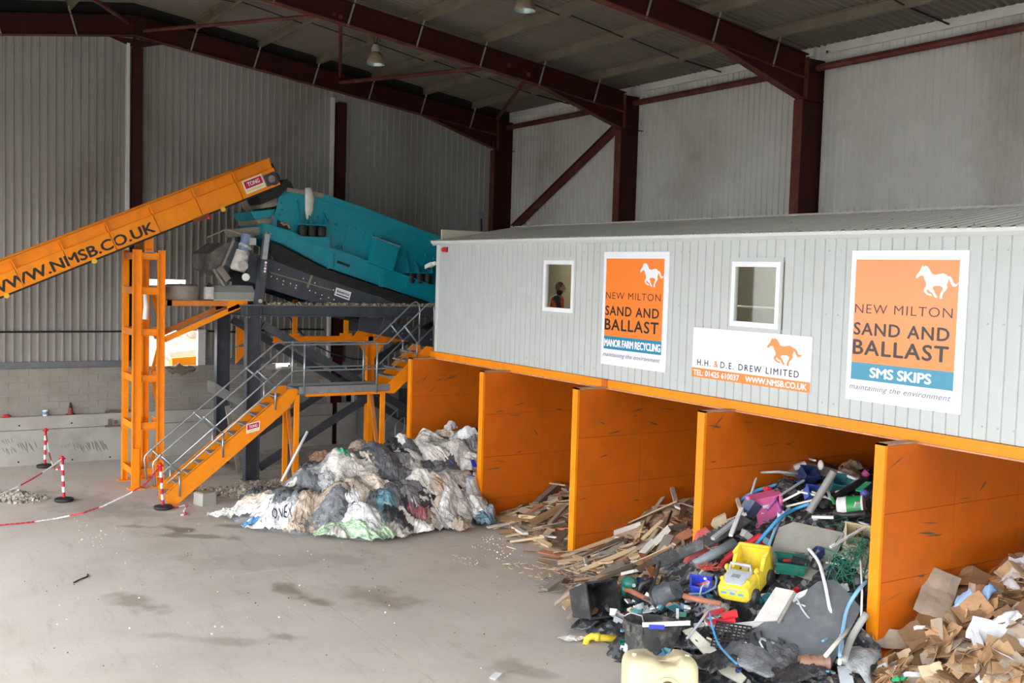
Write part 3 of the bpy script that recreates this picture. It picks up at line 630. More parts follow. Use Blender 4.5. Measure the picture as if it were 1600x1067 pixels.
rag = MB().tube([(-2.44, -6.62, 4.72), (-2.42, -6.60, 4.4), (-2.43, -6.62, 4.12)], [.05, .06, .07], 7); o = build(rag, 'wrapped_cable', WHITE, org=(-2.44, -6.6, 4.1), smooth=2); tag(o, 'white taped cable end hanging inside the orange tower', 'cable')
# arm carrying the cross conveyor
ar = thing('conveyor_bracket', 'orange bracket arm between the tower and the dark platform', 'bracket', (-2.9, -5.2, 4.4))
for x in (-2.45, -3.5):
    build(MB().box(x - .08, x, -6.15, -4.15, 4.45, 4.58), 'arm', ORANGED, ar); build(MB().bar((x - .04, -6.14, 3.62), (x - .04, -4.3, 4.46), .1, .13), 'strut', ORANGE if x > -3 else ORANGED, ar)
    build(MB().prism([(x + .01, -4.6, 4.30), (x + .01, -4.1, 4.5), (x + .01, -4.1, 4.6), (x + .01, -4.6, 4.6)], (-.09, 0, 0)), 'gusset', ORANGE, ar)
build(MB().box(-3.5, -2.45, -6.10, -5.98, 4.45, 4.58), 'end_beam', ORANGED, ar)
xc = thing('cross_conveyor', 'dusty grey enclosed belt unit lying on the orange bracket arm', 'conveyor', (-2.9, -5, 4.58))
build(MB().prism([(-2.55, -4.95, 4.59), (-2.55, -3.9, 4.59), (-2.55, -3.9, 4.80), (-2.66, -3.92, 4.97), (-2.66, -4.95, 4.97), (-2.55, -4.95, 4.80)], (-.0, 0, 0)) if False else MB().add([], []), 'x', DUST, xc) if False else None
m = MB(); m.prism([(-2.5, -4.95, 4.59), (-2.5, -4.95, 4.80), (-2.68, -4.95, 4.97), (-3.3, -4.95, 4.97), (-3.4, -4.95, 4.59)], (0, 1.05, 0)); build(m, 'cover', mat('dusty pale green cover', (150, 156, 150), .7, 0, .06, 3, (150, 138, 120), .6, 2), xc)
build(MB().box(-2.49, -3.4, -4.95, -3.88, 4.585, 4.62), 'cover_lip', mat('pale edge', (190, 186, 160), .6), xc)
m = MB(); m.lathe((-2.95, -5.62, 4.59), [(.02, 0), (.45, 0), (.46, .02), (.46, .34), (.40, .38), (.02, .40)], 20, None, 0, .9); build(m, 'curved_housing', DUST, xc, smooth=True)
m = MB().box(-2.7, -2.45, -5.14, -4.96, 4.62, 4.92).cyl((-2.45, -5.08, 4.80), (-2.38, -5.08, 4.80), .07, n=10); build(m, 'gearbox', mat('pale grey casting', (206, 204, 198), .6, 0, .1, 8, (140, 128, 112), .4, 6), xc)
build(MB().cyl((-2.55, -5.08, 4.92), (-2.55, -5.0, 5.0), .05, n=8), 'cable_gland', BLACK, xc)

# ---------------------------------------------------------------- steel platform
pl = thing('steel_platform', 'dark grey steel platform carrying the teal screen', 'platform', (-3.5, -1, 0))
for x in (-2.32, -4.85):
    build(MB().ibeam((x, -4.3, 4.345), (x, 3.6, 4.345), .28, .24, (0, 0, 1), .03), 'main_beam', DARKST, pl)
    for y in (-4.0, 3.2):
        cl = build(MB().ibeam((x, y, 0), (x, y, 4.2), .36, .24, (0, 1, 0), .025), 'column', DARKST, pl)
        build(MB().box(x - .2, x + .2, y - .24, y + .24, 0, .025), 'base_plate', DUST, cl)
        build(MB().box(x - .125, x + .125, y - .18, y - .165, 4.2, 4.48).box(x - .125, x + .125, y + .165, y + .18, 4.2, 4.48), 'stiffener', DARKST, cl)
    build(MB().bar((x + .02, -3.75, 4.0), (x + .02, 3.0, .15), .1, .2), 'brace', DARKST, pl); build(MB().bar((x - .1, -3.75, .3), (x - .1, 3.0, 4.1), .1, .2), 'brace', DARKST, pl)
    build(MB().box(x - .2, x - .1, .2, .8, 1.4, 2.2), 'node_plate', DARKST, pl)
for y in (-4.25, -1.6, 1.0, 3.5): build(MB().ibeam((-4.85, y, 4.345), (-2.32, y, 4.345), .27, .14, (0, 0, 1), .02), 'cross_beam', DARKST, pl)
build(MB().box(-4.97, -2.2, -4.3, 3.6, 4.487, 4.50), 'deck_plate', DUST, pl)
build(MB().cyl((-2.2, -3.86, 4.60), (-2.17, -3.86, 4.60), .05, n=10), 'pin', mat('pale pin', (200, 196, 180), .5), pl)
bl = MB()
for y in (-4.2, -4.13, -3.83, -3.56): bl.ball((-2.2, y, 4.19), .022, 4)
build(bl, 'bolt', GALV, pl, kind='stuff')
rnd = random.Random(5); m = MB()
for k in range(420):
    y = rnd.uniform(-3.6, 2.0); x = -2.2 - abs(rnd.gauss(0, .16)); s = rnd.uniform(.012, .045)
    m.obox((x - .03, y, 4.50 + s * .3 + (.05 * max(0, 1 - abs(x + 2.35) / .2)) * rnd.random()), (s * 1.6, s * 2, s), Matrix.Rotation(rnd.uniform(0, 6), 3, (rnd.random(), rnd.random(), 1)))
build(m, 'debris', mat('platform debris', (156, 144, 128), .95, 0, .35, 20, (214, 206, 196), .6, 12), pl, kind='stuff')
# brackets and gussets beside the rear column
build(MB().prism([(-4.85, -3.62, 3.25), (-4.85, -3.12, 3.45), (-4.85, -3.12, 3.60), (-4.85, -3.62, 4.0)], (-.03, 0, 0)), 'gusset', ORANGE, pl); build(MB().prism([(-4.85, -3.62, 2.75), (-4.85, -3.62, 3.2), (-4.85, -3.12, 3.30)], (-.03, 0, 0)), 'gusset', ORANGE, pl)
tr = MB().prism([(-3.1, -4.7, 2.15), (-3.1, -3.9, 1.75), (-3.1, -3.9, 1.95), (-3.1, -4.7, 2.45)], (-.7, 0, 0)); o = thing('drip_chute', 'small dusty grey chute hung between the two left platform columns', 'chute', (-3.4, -4.3, 1.8)); build(tr, 'trough', mat('weathered chute', (134, 134, 130), .7, .2, .1, 4), o); build(MB().bar((-3.4, -4.3, 1.8), (-3.4, -3.95, .0), .08, .1), 'leg', DUST, o)

# orange stand and dark transfer conveyor below the platform
st = thing('conveyor_stand', 'orange post and beam stand under the dark platform', 'stand', (-3.6, -.2, 0))
build(MB().ibeam((-3.6, -.15, 0), (-3.6, -.15, 4.05), .22, .17, (0, 1, 0), .02), 'post', ORANGE, st); build(MB().ibeam((-3.6, -3.0, 3.52), (-3.6, 2.2, 3.52), .17, .16, (0, 0, 1), .02), 'beam', ORANGE, st)
build(MB().box(-3.65, -3.6, -.95, -.82, 3.6, 4.15).box(-3.68, -3.58, -1.05, -.72, 3.6, 3.68), 'stub_post', ORANGE, st)
build(MB().box(-3.66, -3.6, -2.45, -2.33, 3.6, 4.6).box(-3.68, -3.58, -2.52, -2.26, 3.6, 3.68), 'stub_post', ORANGE, st)
for s in (-1, 1):
    build(MB().prism([(-3.505, -.15 + s * .1, 3.6), (-3.505, -.15 + s * .55, 3.6), (-3.5, -.15 + s * .2, 4.05), (-3.5, -.15 + s * .1, 4.05)], (-.02, 0, 0)), 'gusset', ORANGE, st); build(MB().prism([(-3.5, -.15 + s * .1, 3.44), (-3.5, -.15 + s * .45, 3.44), (-3.5, -.15 + s * .1, 2.95)], (-.02, 0, 0)), 'gusset', ORANGE, st)
build(MB().bar((-3.45, .25, 3.55), (-3.45, .75, 4.02), .06, .14), 'knee_brace', ORANGE, st)
tc_ = thing('transfer_conveyor', 'dark inclined transfer conveyor hanging below the right end of the platform', 'conveyor', (-3.2, .8, 3.8))
def inc(mb, y0, z0, y1, z1, h, x0, x1): return mb.prism([(x0, y0, z0 - h), (x0, y1, z1 - h), (x0, y1, z1), (x0, y0, z0)], (x1 - x0, 0, 0))
build(inc(MB(), -.9, 4.22, 3.0, 3.45, .42, -2.75, -2.72), 'side_plate', DARKST, tc_); build(inc(MB(), -.9, 4.22, 3.0, 3.45, .42, -3.7, -3.67), 'side_plate', DARKST, tc_); build(inc(MB(), -1.3, 4.2, 3.0, 3.35, .08, -3.65, -2.77), 'belt', BLACK, tc_)
build(MB().bar((-2.68, -.15, 3.78), (-2.68, .05, 4.28), .06, .26).bar((-2.66, .25, 3.7), (-2.66, .42, 4.2), .05, .1), 'take_up_bracket', DARKST, tc_)
for k in range(7): build(MB().cyl((-2.70, .1 + k * .3, 3.78 - .059 * k), (-2.66, .1 + k * .3, 3.78 - .059 * k), .03, n=6), 'bolt', GALV, tc_)

# ---------------------------------------------------------------- teal screen
sc_ = thing('vibrating_screen', 'large teal vibrating screen box sloping down to the right behind the cabin', 'machine', (-3.6, -1, 4.5))
XN, XF = -2.6, -4.5
side = [(-3.04, 7.50), (-2.13, 7.44), (-1.04, 7.17), (1.52, 6.43), (3.2, 5.95), (3.2, 4.9), (1.36, 4.9), (-2.5, 6.12), (-2.95, 6.34), (-3.44, 6.55), (-3.30, 7.05), (-3.26, 7.27)]
for x, nm in ((XN, 'near'), (XF, 'far')): build(MB().prism([(x, y, z) for y, z in side], (-.025, 0, 0)), 'side_plate', TEAL, sc_)
fl_ = MB(); 
for (a, b) in (((-2.13, 7.44), (-1.04, 7.17)), ((-1.04, 7.17), (1.52, 6.43)), ((1.52, 6.43), (3.2, 5.95))):
    fl_.prism([(XN, a[0], a[1]), (XN, b[0], b[1]), (XN, b[0], b[1] - .02), (XN, a[0], a[1] - .02)], (-.22, 0, 0)); fl_.prism([(XN + .02, a[0], a[1] - .17), (XN + .02, b[0], b[1] - .17), (XN + .02, b[0], b[1] + .01), (XN + .02, a[0], a[1] + .01)], (-.02, 0, 0))
build(fl_, 'top_rail', TEAL, sc_)
build(MB().prism([(XN + .03, -3.05, 7.52), (XN + .03, -2.05, 7.44), (XN + .03, -2.05, 7.32), (XN + .03, -3.05, 7.42)], (-.06, 0, 0)), 'rubber_strip', DUST, sc_)
build(MB().prism([(XN - .03, -3.4, 6.7), (XN - .03, 3.2, 4.95), (XN - .03, 3.2, 5.02), (XN - .03, -3.4, 6.8)], (XF - XN + .06, 0, 0)), 'lower_deck', DUST, sc_)
build(MB().prism([(XN - .03, -3.2, 7.15), (XN - .03, 3.2, 5.5), (XN - .03, 3.2, 5.56), (XN - .03, -3.2, 7.2)], (XF - XN + .06, 0, 0)), 'upper_deck', DUST, sc_)
bl = MB()
for k in range(17):
    y = -2.75 + k * .27
    z = 7.02 - .0 - .292 * (y + 2.75) * 1.0 - (.06 if y < -1.5 else 0)
    bl.ball((XN, y, z), .045, 5, (.6, 1, 1)); bl.ball((XN, y - .05, z - .16), .032, 5, (.6, 1, 1))
for k in range(9): bl.ball((XN, -1.8 + .37 * k, 7.15 - .292 * (.37 * k)), .02, 4)
for y, z in ((-3.2, 7.12), (-3.16, 6.95), (-3.24, 6.82), (-3.3, 6.7), (-.35, 6.25), (.75, 5.72), (.95, 5.66), (1.1, 5.5)): bl.ball((XN, y, z), .028, 4)
build(bl, 'rivet', TEAL, sc_, kind='stuff')
def gusset(y, z, h, w_): return MB().prism([(XN, y, z), (XN, y + .02, z), (XN, y + .02, z + h), (XN, y, z + h)], (0, 0, 0)) 
def plateyz(pts, x, t=.02): return MB().prism([(x, y, z) for y, z in pts], (-t, 0, 0))
for yo, zo in ((0, 0), (3.17, -1.17)):
    br = MB()
    for yy, hh in ((-2.78, .62), (-2.48, .3), (-2.05, .34)): br.prism([(XN, yy + yo, 6.60 + zo), (XN + .24, yy + yo, 6.60 + zo), (XN + .20, yy + yo, 6.75 + zo), (XN, yy + yo, 6.60 + hh + zo)], (0, .03, 0))
    br.box(XN, XN + .24, -2.82 + yo, -2.0 + yo, 6.58 + zo, 6.61 + zo); build(br, 'spring_bracket', TEAL, sc_)
    for k in range(3):
        y = -2.66 + .26 * k + yo; build(MB().lathe((XN + .14, y, 6.30 + zo), [(.02, 0), (.10, 0), (.125, .06), (.125, .22), (.10, .28), (.02, .28)], 14), 'spring', BLACK, sc_, smooth=True)
    build(plateyz([(-2.86 + yo, 6.28 + zo), (-1.95 + yo, 6.28 + zo), (-1.95 + yo, 5.98 + zo), (-2.86 + yo, 6.2 + zo)], XN + .26, .24), 'spring_seat', TEAL, sc_)
build(MB().bar((XN + .02, -1.28, 6.72), (XN + .02, -1.47, 6.02), .04, .06), 'stiffener', TEAL, sc_)
build(MB().prism([(XN + .38, -.66, 6.33), (XN + .38, .03, 6.12), (XN + .38, -.16, 5.44), (XN + .38, -.84, 5.66)], (-.38, 0, 0)), 'drive_guard', TEAL, sc_)
build(MB().prism([(XN + .385, -.66, 6.345), (XN + .385, .04, 6.13), (XN, .04, 6.13), (XN, -.66, 6.345)], (0, 0, -.02)), 'guard_lid', DUST, sc_)
build(MB().tube([(XN + .05, -1.62, 6.0), (XN + .05, -1.56, 6.09), (XN + .05, -1.49, 6.09), (XN + .05, -1.44, 5.96)], .03, 6), 'lifting_eye', TEAL, sc_)
build(MB().prism([(XN + .04, -3.3, 6.68), (XN + .04, -2.95, 6.52), (XN + .04, -2.95, 6.44), (XN + .04, -3.3, 6.5)], (-.04, 0, 0)), 'cable_tray', BLACK, sc_)
build(MB().tube([(XN + .06, -3.22, 6.62), (XN + .06, -3.14, 6.56), (XN + .06, -3.05, 6.58), (XN + .06, -2.98, 6.48)], .03, 6), 'hydraulic_hose', mat('tan hose', (180, 150, 100), .7), sc_)
# base frame
bt = [(-3.70, 6.56), (-2.95, 6.37), (-2.5, 6.19), (-1.236, 5.83), (.564, 5.26), (1.358, 5.01), (3.2, 4.42)]
bb_ = [(-3.55, 6.17), (-3.2, 6.07), (-2.0, 5.52), (-.62, 5.11), (1.38, 4.55), (3.2, 4.0)]
for x in (XN + .22, XF - .1):
    f_ = MB().prism([(x, y, z) for y, z in bt + bb_[::-1]], (-.02, 0, 0))
    build(f_, 'base_frame', TEAL, sc_)
bf = MB()
for a, b in zip(bt[:-1], bt[1:]): bf.bar((XN + .16, *a), (XN + .16, *b), .2, .02)
for a, b in zip(bb_[:-1], bb_[1:]): bf.bar((XN + .16, *a), (XN + .16, *b), .2, .02)
for y, z0, z1 in ((-1.93, 5.49, 5.86), (-.42, 5.04, 5.40)): bf.box(XN + .20, XN + .28, y - .07, y + .07, z0 - .02, z1)
build(bf, 'frame_flange', TEAL, sc_)
build(MB().bar((XN + .226, -1.72, 5.66), (XN + .226, -1.36, 5.55), .01, .07), 'slot', BLACK, sc_)
bs = MB(); bs.prism([(XN + .2, -3.72, 6.57), (XN + .2, -3.5, 6.5), (XN + .2, -3.4, 6.2), (XN + .2, -3.7, 6.2)], (-1.9, 0, 0)); build(bs, 'end_beam', TEAL, sc_)
# feed chute lips at the upper end
for z, y0, y1, dz, mt in ((7.18, -3.75, -3.25, .22, DUST), (6.86, -3.95, -3.32, .20, TEAL), (6.66, -3.8, -3.36, .18, DUST), (6.42, -4.2, -3.5, .2, DUST)):
    build(MB().prism([(XN - .15, y0, z), (XN - .15, y1, z + .10), (XN - .15, y1, z - dz * .6), (XN - .15, y0 + .12, z - dz)], (-1.5, 0, 0)), 'chute_lip', mt, sc_)
# rubber skirt and the collecting conveyor
sk = [(-3.5, 6.1), (-3.2, 6.02), (-2.0, 5.48), (-.62, 5.07), (1.38, 4.52), (1.38, 4.3), (.46, 4.51), (-.61, 4.80), (-1.68, 5.08), (-2.42, 5.29), (-3.2, 5.52), (-3.45, 5.75)]
build(MB().prism([(XN + .02, y, z) for y, z in sk], (-.03, 0, 0)), 'rubber_skirt', BLACK, sc_)
uc = thing('collecting_conveyor', 'dark grey sloping conveyor below the teal screen with blue motor at its left end', 'conveyor', (-3.5, -2.8, 4.5))
ul = [(-4.05, 5.85), (-2.42, 5.30), (-.9, 4.88), (.3, 4.52), (-2.25, 4.52), (-2.42, 4.59), (-3.5, 4.90), (-4.1, 5.1)]
for x in (XN + .04, XF + .1): build(MB().prism([(x, y, z) for y, z in ul], (-.03, 0, 0)), 'side_plate', DARKST, uc)
build(MB().prism([(XN, -4.4, 5.45), (XN, .2, 4.53), (XN, .2, 4.6), (XN, -4.4, 5.6)], (-1.75, 0, 0)), 'belt', BLACK, uc)
rb = MB(); rb.bar((XN + .05, -3.5, 5.33), (XN + .05, -1.80, 4.90), .03, .025); rb.bar((XN + .06, -2.35, 5.28), (XN + .06, -2.47, 4.95), .03, .05); build(rb, 'rib', DUST, uc)
bl = MB()
for px, py in ((436, 421), (424, 432), (433, 435.5), (443, 439), (442, 444.5), (454, 443), (463, 446), (462, 450), (484, 454), (493, 457.5), (503, 461), (501, 466.5), (513.5, 465), (522, 468), (492, 442), (521, 453), (474, 435)):
    bl.ball(on(px, py, 'x', XN + .04), .02, 4)
build(bl, 'bolt_head', WHITE, uc, kind='stuff')
f4 = [on(*p_, 'x', XN + .045) for p_ in ((525.5, 449), (549, 456.5), (545.5, 469.5), (522, 461))]
pt = build(MB().add(f4 + [p_ + V((.006, 0, 0)) for p_ in f4], [(4, 5, 6, 7), (0, 1, 5, 4), (1, 2, 6, 5), (2, 3, 7, 6), (3, 0, 4, 7)]), 'maker_sticker', WHITE, uc)
def fst(u_, v_): return f4[3].lerp(f4[2], u_).lerp(f4[0].lerp(f4[1], u_), v_) + V((.008, 0, 0))
t = text('kiverco', uc, .12, .48, .36, .78, INK, 0, .02, y=0); t.v = [fst(v.x, v.z) + V((-v.y, 0, 0)) for v in t.v]; build(t, 'sticker_lettering', INK, pt)
build(MB().add([fst(.1, .16), fst(.9, .16), fst(.9, .28), fst(.1, .28)], [(0, 1, 2, 3)]), 'sticker_rule', INK, pt)
hd = MB().prism([(XN - .1, -4.95, 5.35), (XN - .1, -4.55, 5.2), (XN - .1, -4.3, 6.0), (XN - .1, -4.6, 6.05), (XN - .1, -5.0, 5.75)], (-1.6, 0, 0)); build(hd, 'head_box', mat('dusty dark steel', (84, 82, 80), .8, 0, .15, 4, (150, 138, 122), .6, 3), uc)
build(MB().bar((XN, -4.72, 5.4), (XN, -4.42, 6.12), .05, .05), 'box_edge', DUST, uc)
build(MB().prism([(XN + .02, -4.68, 5.5), (XN + .02, -4.2, 5.3), (XN + .02, -4.0, 5.95), (XN + .02, -4.42, 6.1)], (-.05, 0, 0)), 'motor_plate', DARKST, uc)
mo = MB(); A = on(372, 420, 'x', XN + .2); B = on(380, 392, 'x', XN + .2); C_ = on(384, 384, 'x', XN + .2); D_ = on(388, 367, 'x', XN + .2)
pg_ = mat('pale grey gearbox', (186, 184, 178), .6, 0, .1, 10, (128, 110, 96), .5, 8); bm = mat('blue grey motor', (110, 136, 168), .5, 0, .12, 8, (168, 160, 150), .4, 6)
gb = build(MB().tube([A + (A - B) * .1, A, B], [.17, .2, .17], 10), 'gearbox', pg_, uc, smooth=True); build(MB().cyl(A + V((0, .05, .08)), A + V((.28, .05, .08)), .12, n=12).cyl(A + V((.1, .1, .3)), A + V((.25, .1, .3)), .07, n=10), 'gear_cover', pg_, gb, smooth=True)
mt_ = build(MB().tube([B, C_, D_, D_ + (D_ - C_) * .05], [.15, .15, .15, .10], 14), 'motor', bm, uc, smooth=True); build(MB().obox(C_.lerp(D_, .4) + V((.12, .1, 0)), (.12, .16, .18)), 'terminal_box', pg_, mt_); build(MB().tube([B.lerp(C_, .6), C_], [.175, .175], 14), 'motor_flange', pg_, mt_)
for k in range(4): q = C_.lerp(D_, .25 + .17 * k); build(MB().tube([q, q + (D_ - C_) * .05], [.165, .165], 14), 'cooling_fin', bm, mt_)
build(MB().tube([D_ + V((-.1, -.1, 0)), D_ + V((-.2, -.5, .12)), D_ + V((-.3, -.95, -.1))], .018, 6), 'motor_cable', DUST, uc)
build(MB().cyl(on(384, 433, 'x', XN + .1), on(386, 433, 'x', XN - .2), .1, n=10), 'tension_drum', WTRIM, uc)
build(MB().bar(on(333, 420, 'x', XN), on(350, 447, 'x', XN), .05, .06).bar(on(342, 418, 'x', XN + .05), on(356, 437, 'x', XN), .12, .14), 'scraper_arm', DUST, uc)
# telescopic legs of the screen
lg = MB(); a = V((XN + .25, -3.66, 6.30)); b = V((XN + .25, -3.86, 4.50)); mid = a.lerp(b, .36)
l1 = build(MB().bar(a, mid, .13, .17, (1, 0, 0)), 'inner_leg', GALV, sc_); l2 = build(MB().bar(mid, b, .18, .22, (1, 0, 0)), 'outer_leg', DARKST, sc_)
for k, c in enumerate((WHITE, mat('pink cap', (210, 160, 160), .5), WHITE, WHITE)): q = mid.lerp(b, .07 + .065 * k); build(MB().cyl(q + V((.1, .03, 0)), q + V((.12, .03, 0)), .032, n=8), 'leg_hole', c, l2)
build(MB().cyl(a + V((.08, -.04, .02)), a + V((.11, -.04, .02)), .03, n=8).cyl(a + V((.08, .06, 0)), a + V((.11, .06, 0)), .03, n=8), 'bolt', DUST, l1)
for y, z in ((-3.66, 6.3),): build(MB().bar((XF, y, z), (XF, y - .2, 4.5), .18, .22, (1, 0, 0)), 'outer_leg', DARKST, sc_)
build(MB().bar((XN - .3, 2.6, 4.5), (XN - .3, 2.6, 5.2), .2, .2), 'rear_leg', DARKST, sc_); build(MB().bar((XF + .3, 2.6, 4.5), (XF + .3, 2.6, 5.2), .2, .2), 'rear_leg', DARKST, sc_)
m = MB(); P_ = [on(482, 293, 'x', XN + .08), on(484, 310, 'x', XN + .06), on(483, 328, 'x', XN + .05), on(481, 343, 'x', XN + .06)]; m.tube(P_, [.09, .13, .12, .05], 8)
for i in range(len(m.v)): m.v[i].x = XN + .03 + (m.v[i].x - XN) * .4
o = build(m, 'plastic_strip', mat('hanging film', (206, 210, 206), .4), org=P_[3], smooth=2); tag(o, 'torn white film strip hanging over the side of the teal screen', 'film')
o = build(MB().tube([on(486, 296, 'x', XN + .05), on(489, 303, 'x', XN + .06), on(491, 312, 'x', XN + .05)], .02, 5), 'wire_scrap', mat('tan hose', (180, 150, 100)), org=P_[0]); tag(o, 'short tan wire scrap hooked beside the white film strip on the screen', 'wire')
# ---------------------------------------------------------------- access stair
sr = thing('access_stair', 'orange and galvanised stair rising past a landing to the cabin', 'stairs', (-.7, -4, 0))
XS, XB = -.30, -1.05
def Lo(y): return .02 + .79 * (y + 6.38)
def Lo2(y): return 2.36 + .86 * (y + 1.0)
for x in (XS, XB):
    pts = [(-6.42, 0), (-6.60, 0), (-6.62, .30), (-6.60, .32), (-3.80, 2.56), (-3.56, 2.56), (-3.56, 2.40), (-3.74, 2.14), (-6.35, .05)]
    so = build(MB().prism([(x, y, z) for y, z in pts], (-.018, 0, 0)), 'stringer', ORANGE, sr)
    m = MB().bar((x - .03, -6.62, .30), (x - .03, -3.80, 2.54), .06, .014, (0, -.62, .78)).bar((x - .03, -6.35, .045), (x - .03, -3.72, 2.14), .06, .014, (0, -.62, .78)); build(m, 'stringer_flange', ORANGE, so)
    pts = [(-1.25, 2.56), (-1.25, 2.38), (-.98, 2.36), (-.05, 3.16), (.12, 3.30), (.12, 3.52), (-.10, 3.55), (-1.05, 2.72)]
    build(MB().prism([(x, y, z) for y, z in pts], (-.018, 0, 0)), 'stringer', ORANGE, sr)
    bl = MB()
    if x == XS:
        for k in range(11):
            y = -6.3 + .243 * k
            for dy, dz in ((0, .30), (.12, .30)): bl.ball((x, y + dy, Lo(y + dy) + dz - .19), .014, 4)
        build(bl, 'bolt', GALV, so, kind='stuff')
for k in range(1, 12):
    z = .2145 * k + .02; y = -6.72 + .256 * k
    t = build(MB().box(XB + .01, XS - .02, y - .13, y + .13, z - .03, z), 'tread', GALVM, sr)
    for x in (XS - .022, XB + .004): build(MB().prism([(x, y - .14, z), (x, y + .14, z), (x, y + .02, z - .15)], (-.006, 0, 0)), 'end_bracket', GALV, t)
for k in range(1, 6):
    z = 2.60 + .2 * k; y = -1.27 + .235 * k
    if k < 5:
        t = build(MB().box(XB + .01, XS - .02, y - .13, y + .13, z - .03, z), 'tread', GALVM, sr); build(MB().prism([(XS - .005, y - .14, z), (XS - .005, y + .14, z), (XS - .005, y + .1, z - .11), (XS - .005, y - .06, z - .07)], (-.006, 0, 0)), 'end_bracket', GALV, t)
build(MB().box(XB + .005, XS - .008, -3.54, -1.26, 2.515, 2.548), 'landing_grating', GALVM, sr)
for x in (XS, XB): build(MB().box(x - .006, x + .004, -3.52, -1.1, 2.43, 2.605), 'toe_board', GALV, sr); build(MB().box(x - .08, x + .002, -3.34, -1.25, 2.36, 2.425), 'landing_beam', ORANGE, sr)
build(MB().box(XB - .1, -.02, .12, 1.6, 3.42, 3.50), 'top_landing', DARKST, sr); build(MB().box(-1.04, -.035, .022, .118, 3.275, 3.415), 'top_landing_beam', ORANGE, sr)
for y in (-3.56, -1.29):
    for x in (XS, XB):
        build(MB().box(x - .066, x - .006, y - .06, y + .06, 0, 2.415), 'leg', ORANGE, sr)
    build(MB().bar((XB, y, 2.35), (XS - .05, y, .25), .06, .09, (0, 1, 0)), 'leg_brace', ORANGED, sr); build(MB().box(XB - .1, XS + .08, y - .1, y + .1, 0, .03), 'foot_plate', ORANGE, sr)
def fst2(mb, a, b, c, d, e):
    y0, z0 = -4.80, 1.545
    f = lambda u_, v_: (XS + .003 + e + .003, y0 + u_ * .32, z0 + u_ * .07 + v_ * .36)
    if mb is None: return V((XS + .008 + e, y0 + a * .32, z0 + a * .07 + b * .36))
    p = [f(a, c), f(b, c), f(b, d), f(a, d)]; return mb.add(p, [(0, 1, 2, 3)])
tong(sr, fst2)
def rail(x, top, mid, nodes, nm):
    r = .022
    build(MB().tube([(x, y, z) for y, z in top], r, 8), 'top_rail', GALV, sr, smooth=2)
    build(MB().tube([(x, y, z) for y, z in mid], r, 8), 'mid_rail', GALV, sr, smooth=2)
    for a, b, c in nodes:
        so = build(MB().tube([(x, *a), (x, *b)], r, 8).tube([(x, *b), (x, *c)], r, 8), 'stanchion', GALV, sr, smooth=2)
        build(MB().ball((x, *a), .036, 5).ball((x, *b), .036, 5), 'clamp', GALV, so, smooth=2)
        if x == XS: build(MB().box(x - .01, x + .02, c[0] - .09, c[0] + .09, c[1] - .04, c[1] + .03), 'base_clamp', GALV, so)
for x, dy in ((XS + .03, 0), (XB - .03, -.03)):
    zt0 = lambda y: 1.17 + .826 * (y + 6.78)
    top = [(-6.87, .48), (-6.93, .95), (-6.91, 1.04), (-6.79, 1.165), (-3.86, 3.585), (-3.76, 3.625), (-1.27, 3.62), (-1.2, 3.645), (-.12, 4.62), (-.02, 4.66), (.08, 4.60), (.10, 4.4), (.10, 3.5)]
    mid = [(-6.62, .52), (-3.76, 2.93), (-3.66, 3.0), (-1.15, 3.0), (-1.05, 3.03), (.10, 4.06)]
    nodes = [((-6.77, 1.18), (-6.34, .755), (-6.34, .2)), ((-5.79, 1.99), (-5.36, 1.58), (-5.36, 1.03)), ((-4.55, 3.01), (-4.115, 2.63), (-4.115, 2.08)),
             ((-.74, 4.06), (-.38, 3.635), (-.38, 3.25))]
    rail(x, top, mid, nodes, '')
    for y in (-3.40, -1.49):
        so = build(MB().tube([(x, y, 2.40), (x, y, 3.63)], .026, 8), 'stanchion', GALV, sr, smooth=2); build(MB().ball((x, y, 3.62), .038, 5).ball((x, y, 3.0), .038, 5), 'clamp', GALV, so, smooth=2)
build(MB().tube([(-.15, .25, 3.5), (-.15, .25, 4.55), (-.15, .35, 4.6), (-.15, 1.4, 4.6)], .026, 8).tube([(-.15, .25, 4.05), (-.15, 1.4, 4.05)], .02, 8).tube([(-.15, .6, 3.5), (-.15, .6, 4.6)], .024, 8), 'landing_rail', GALV, sr, smooth=2)
build(MB().box(-.22, -.06, -.62, -.42, 0, 3.27), 'cabin_post', DARKST, cb)
# rear stair glimpsed under the cabin end
r2 = thing('rear_stair', 'small orange stair with grey rails half hidden under the cabin end', 'stairs', (-4.2, 2.0, 0))
for x in (-3.9, -4.6): build(MB().prism([(x, .9, 0), (x, 1.2, 0), (x, 3.2, 1.7), (x, 3.2, 2.05)], (-.03, 0, 0)), 'stringer', ORANGE, r2); build(MB().tube([(x, .85, .1), (x, .85, .95), (x, .95, 1.05), (x, 3.2, 3.0)], .022, 6).tube([(x, .85, .55), (x, 3.2, 2.5)], .02, 6).tube([(x, 1.5, .6), (x, 1.5, 1.5)], .02, 6), 'handrail', GALV, r2)
for k in range(8): build(MB().box(-4.6, -3.9, 1.05 + .24 * k, 1.3 + .24 * k, .2 * k + .16, .2 * k + .19), 'tread', GALVM, r2)

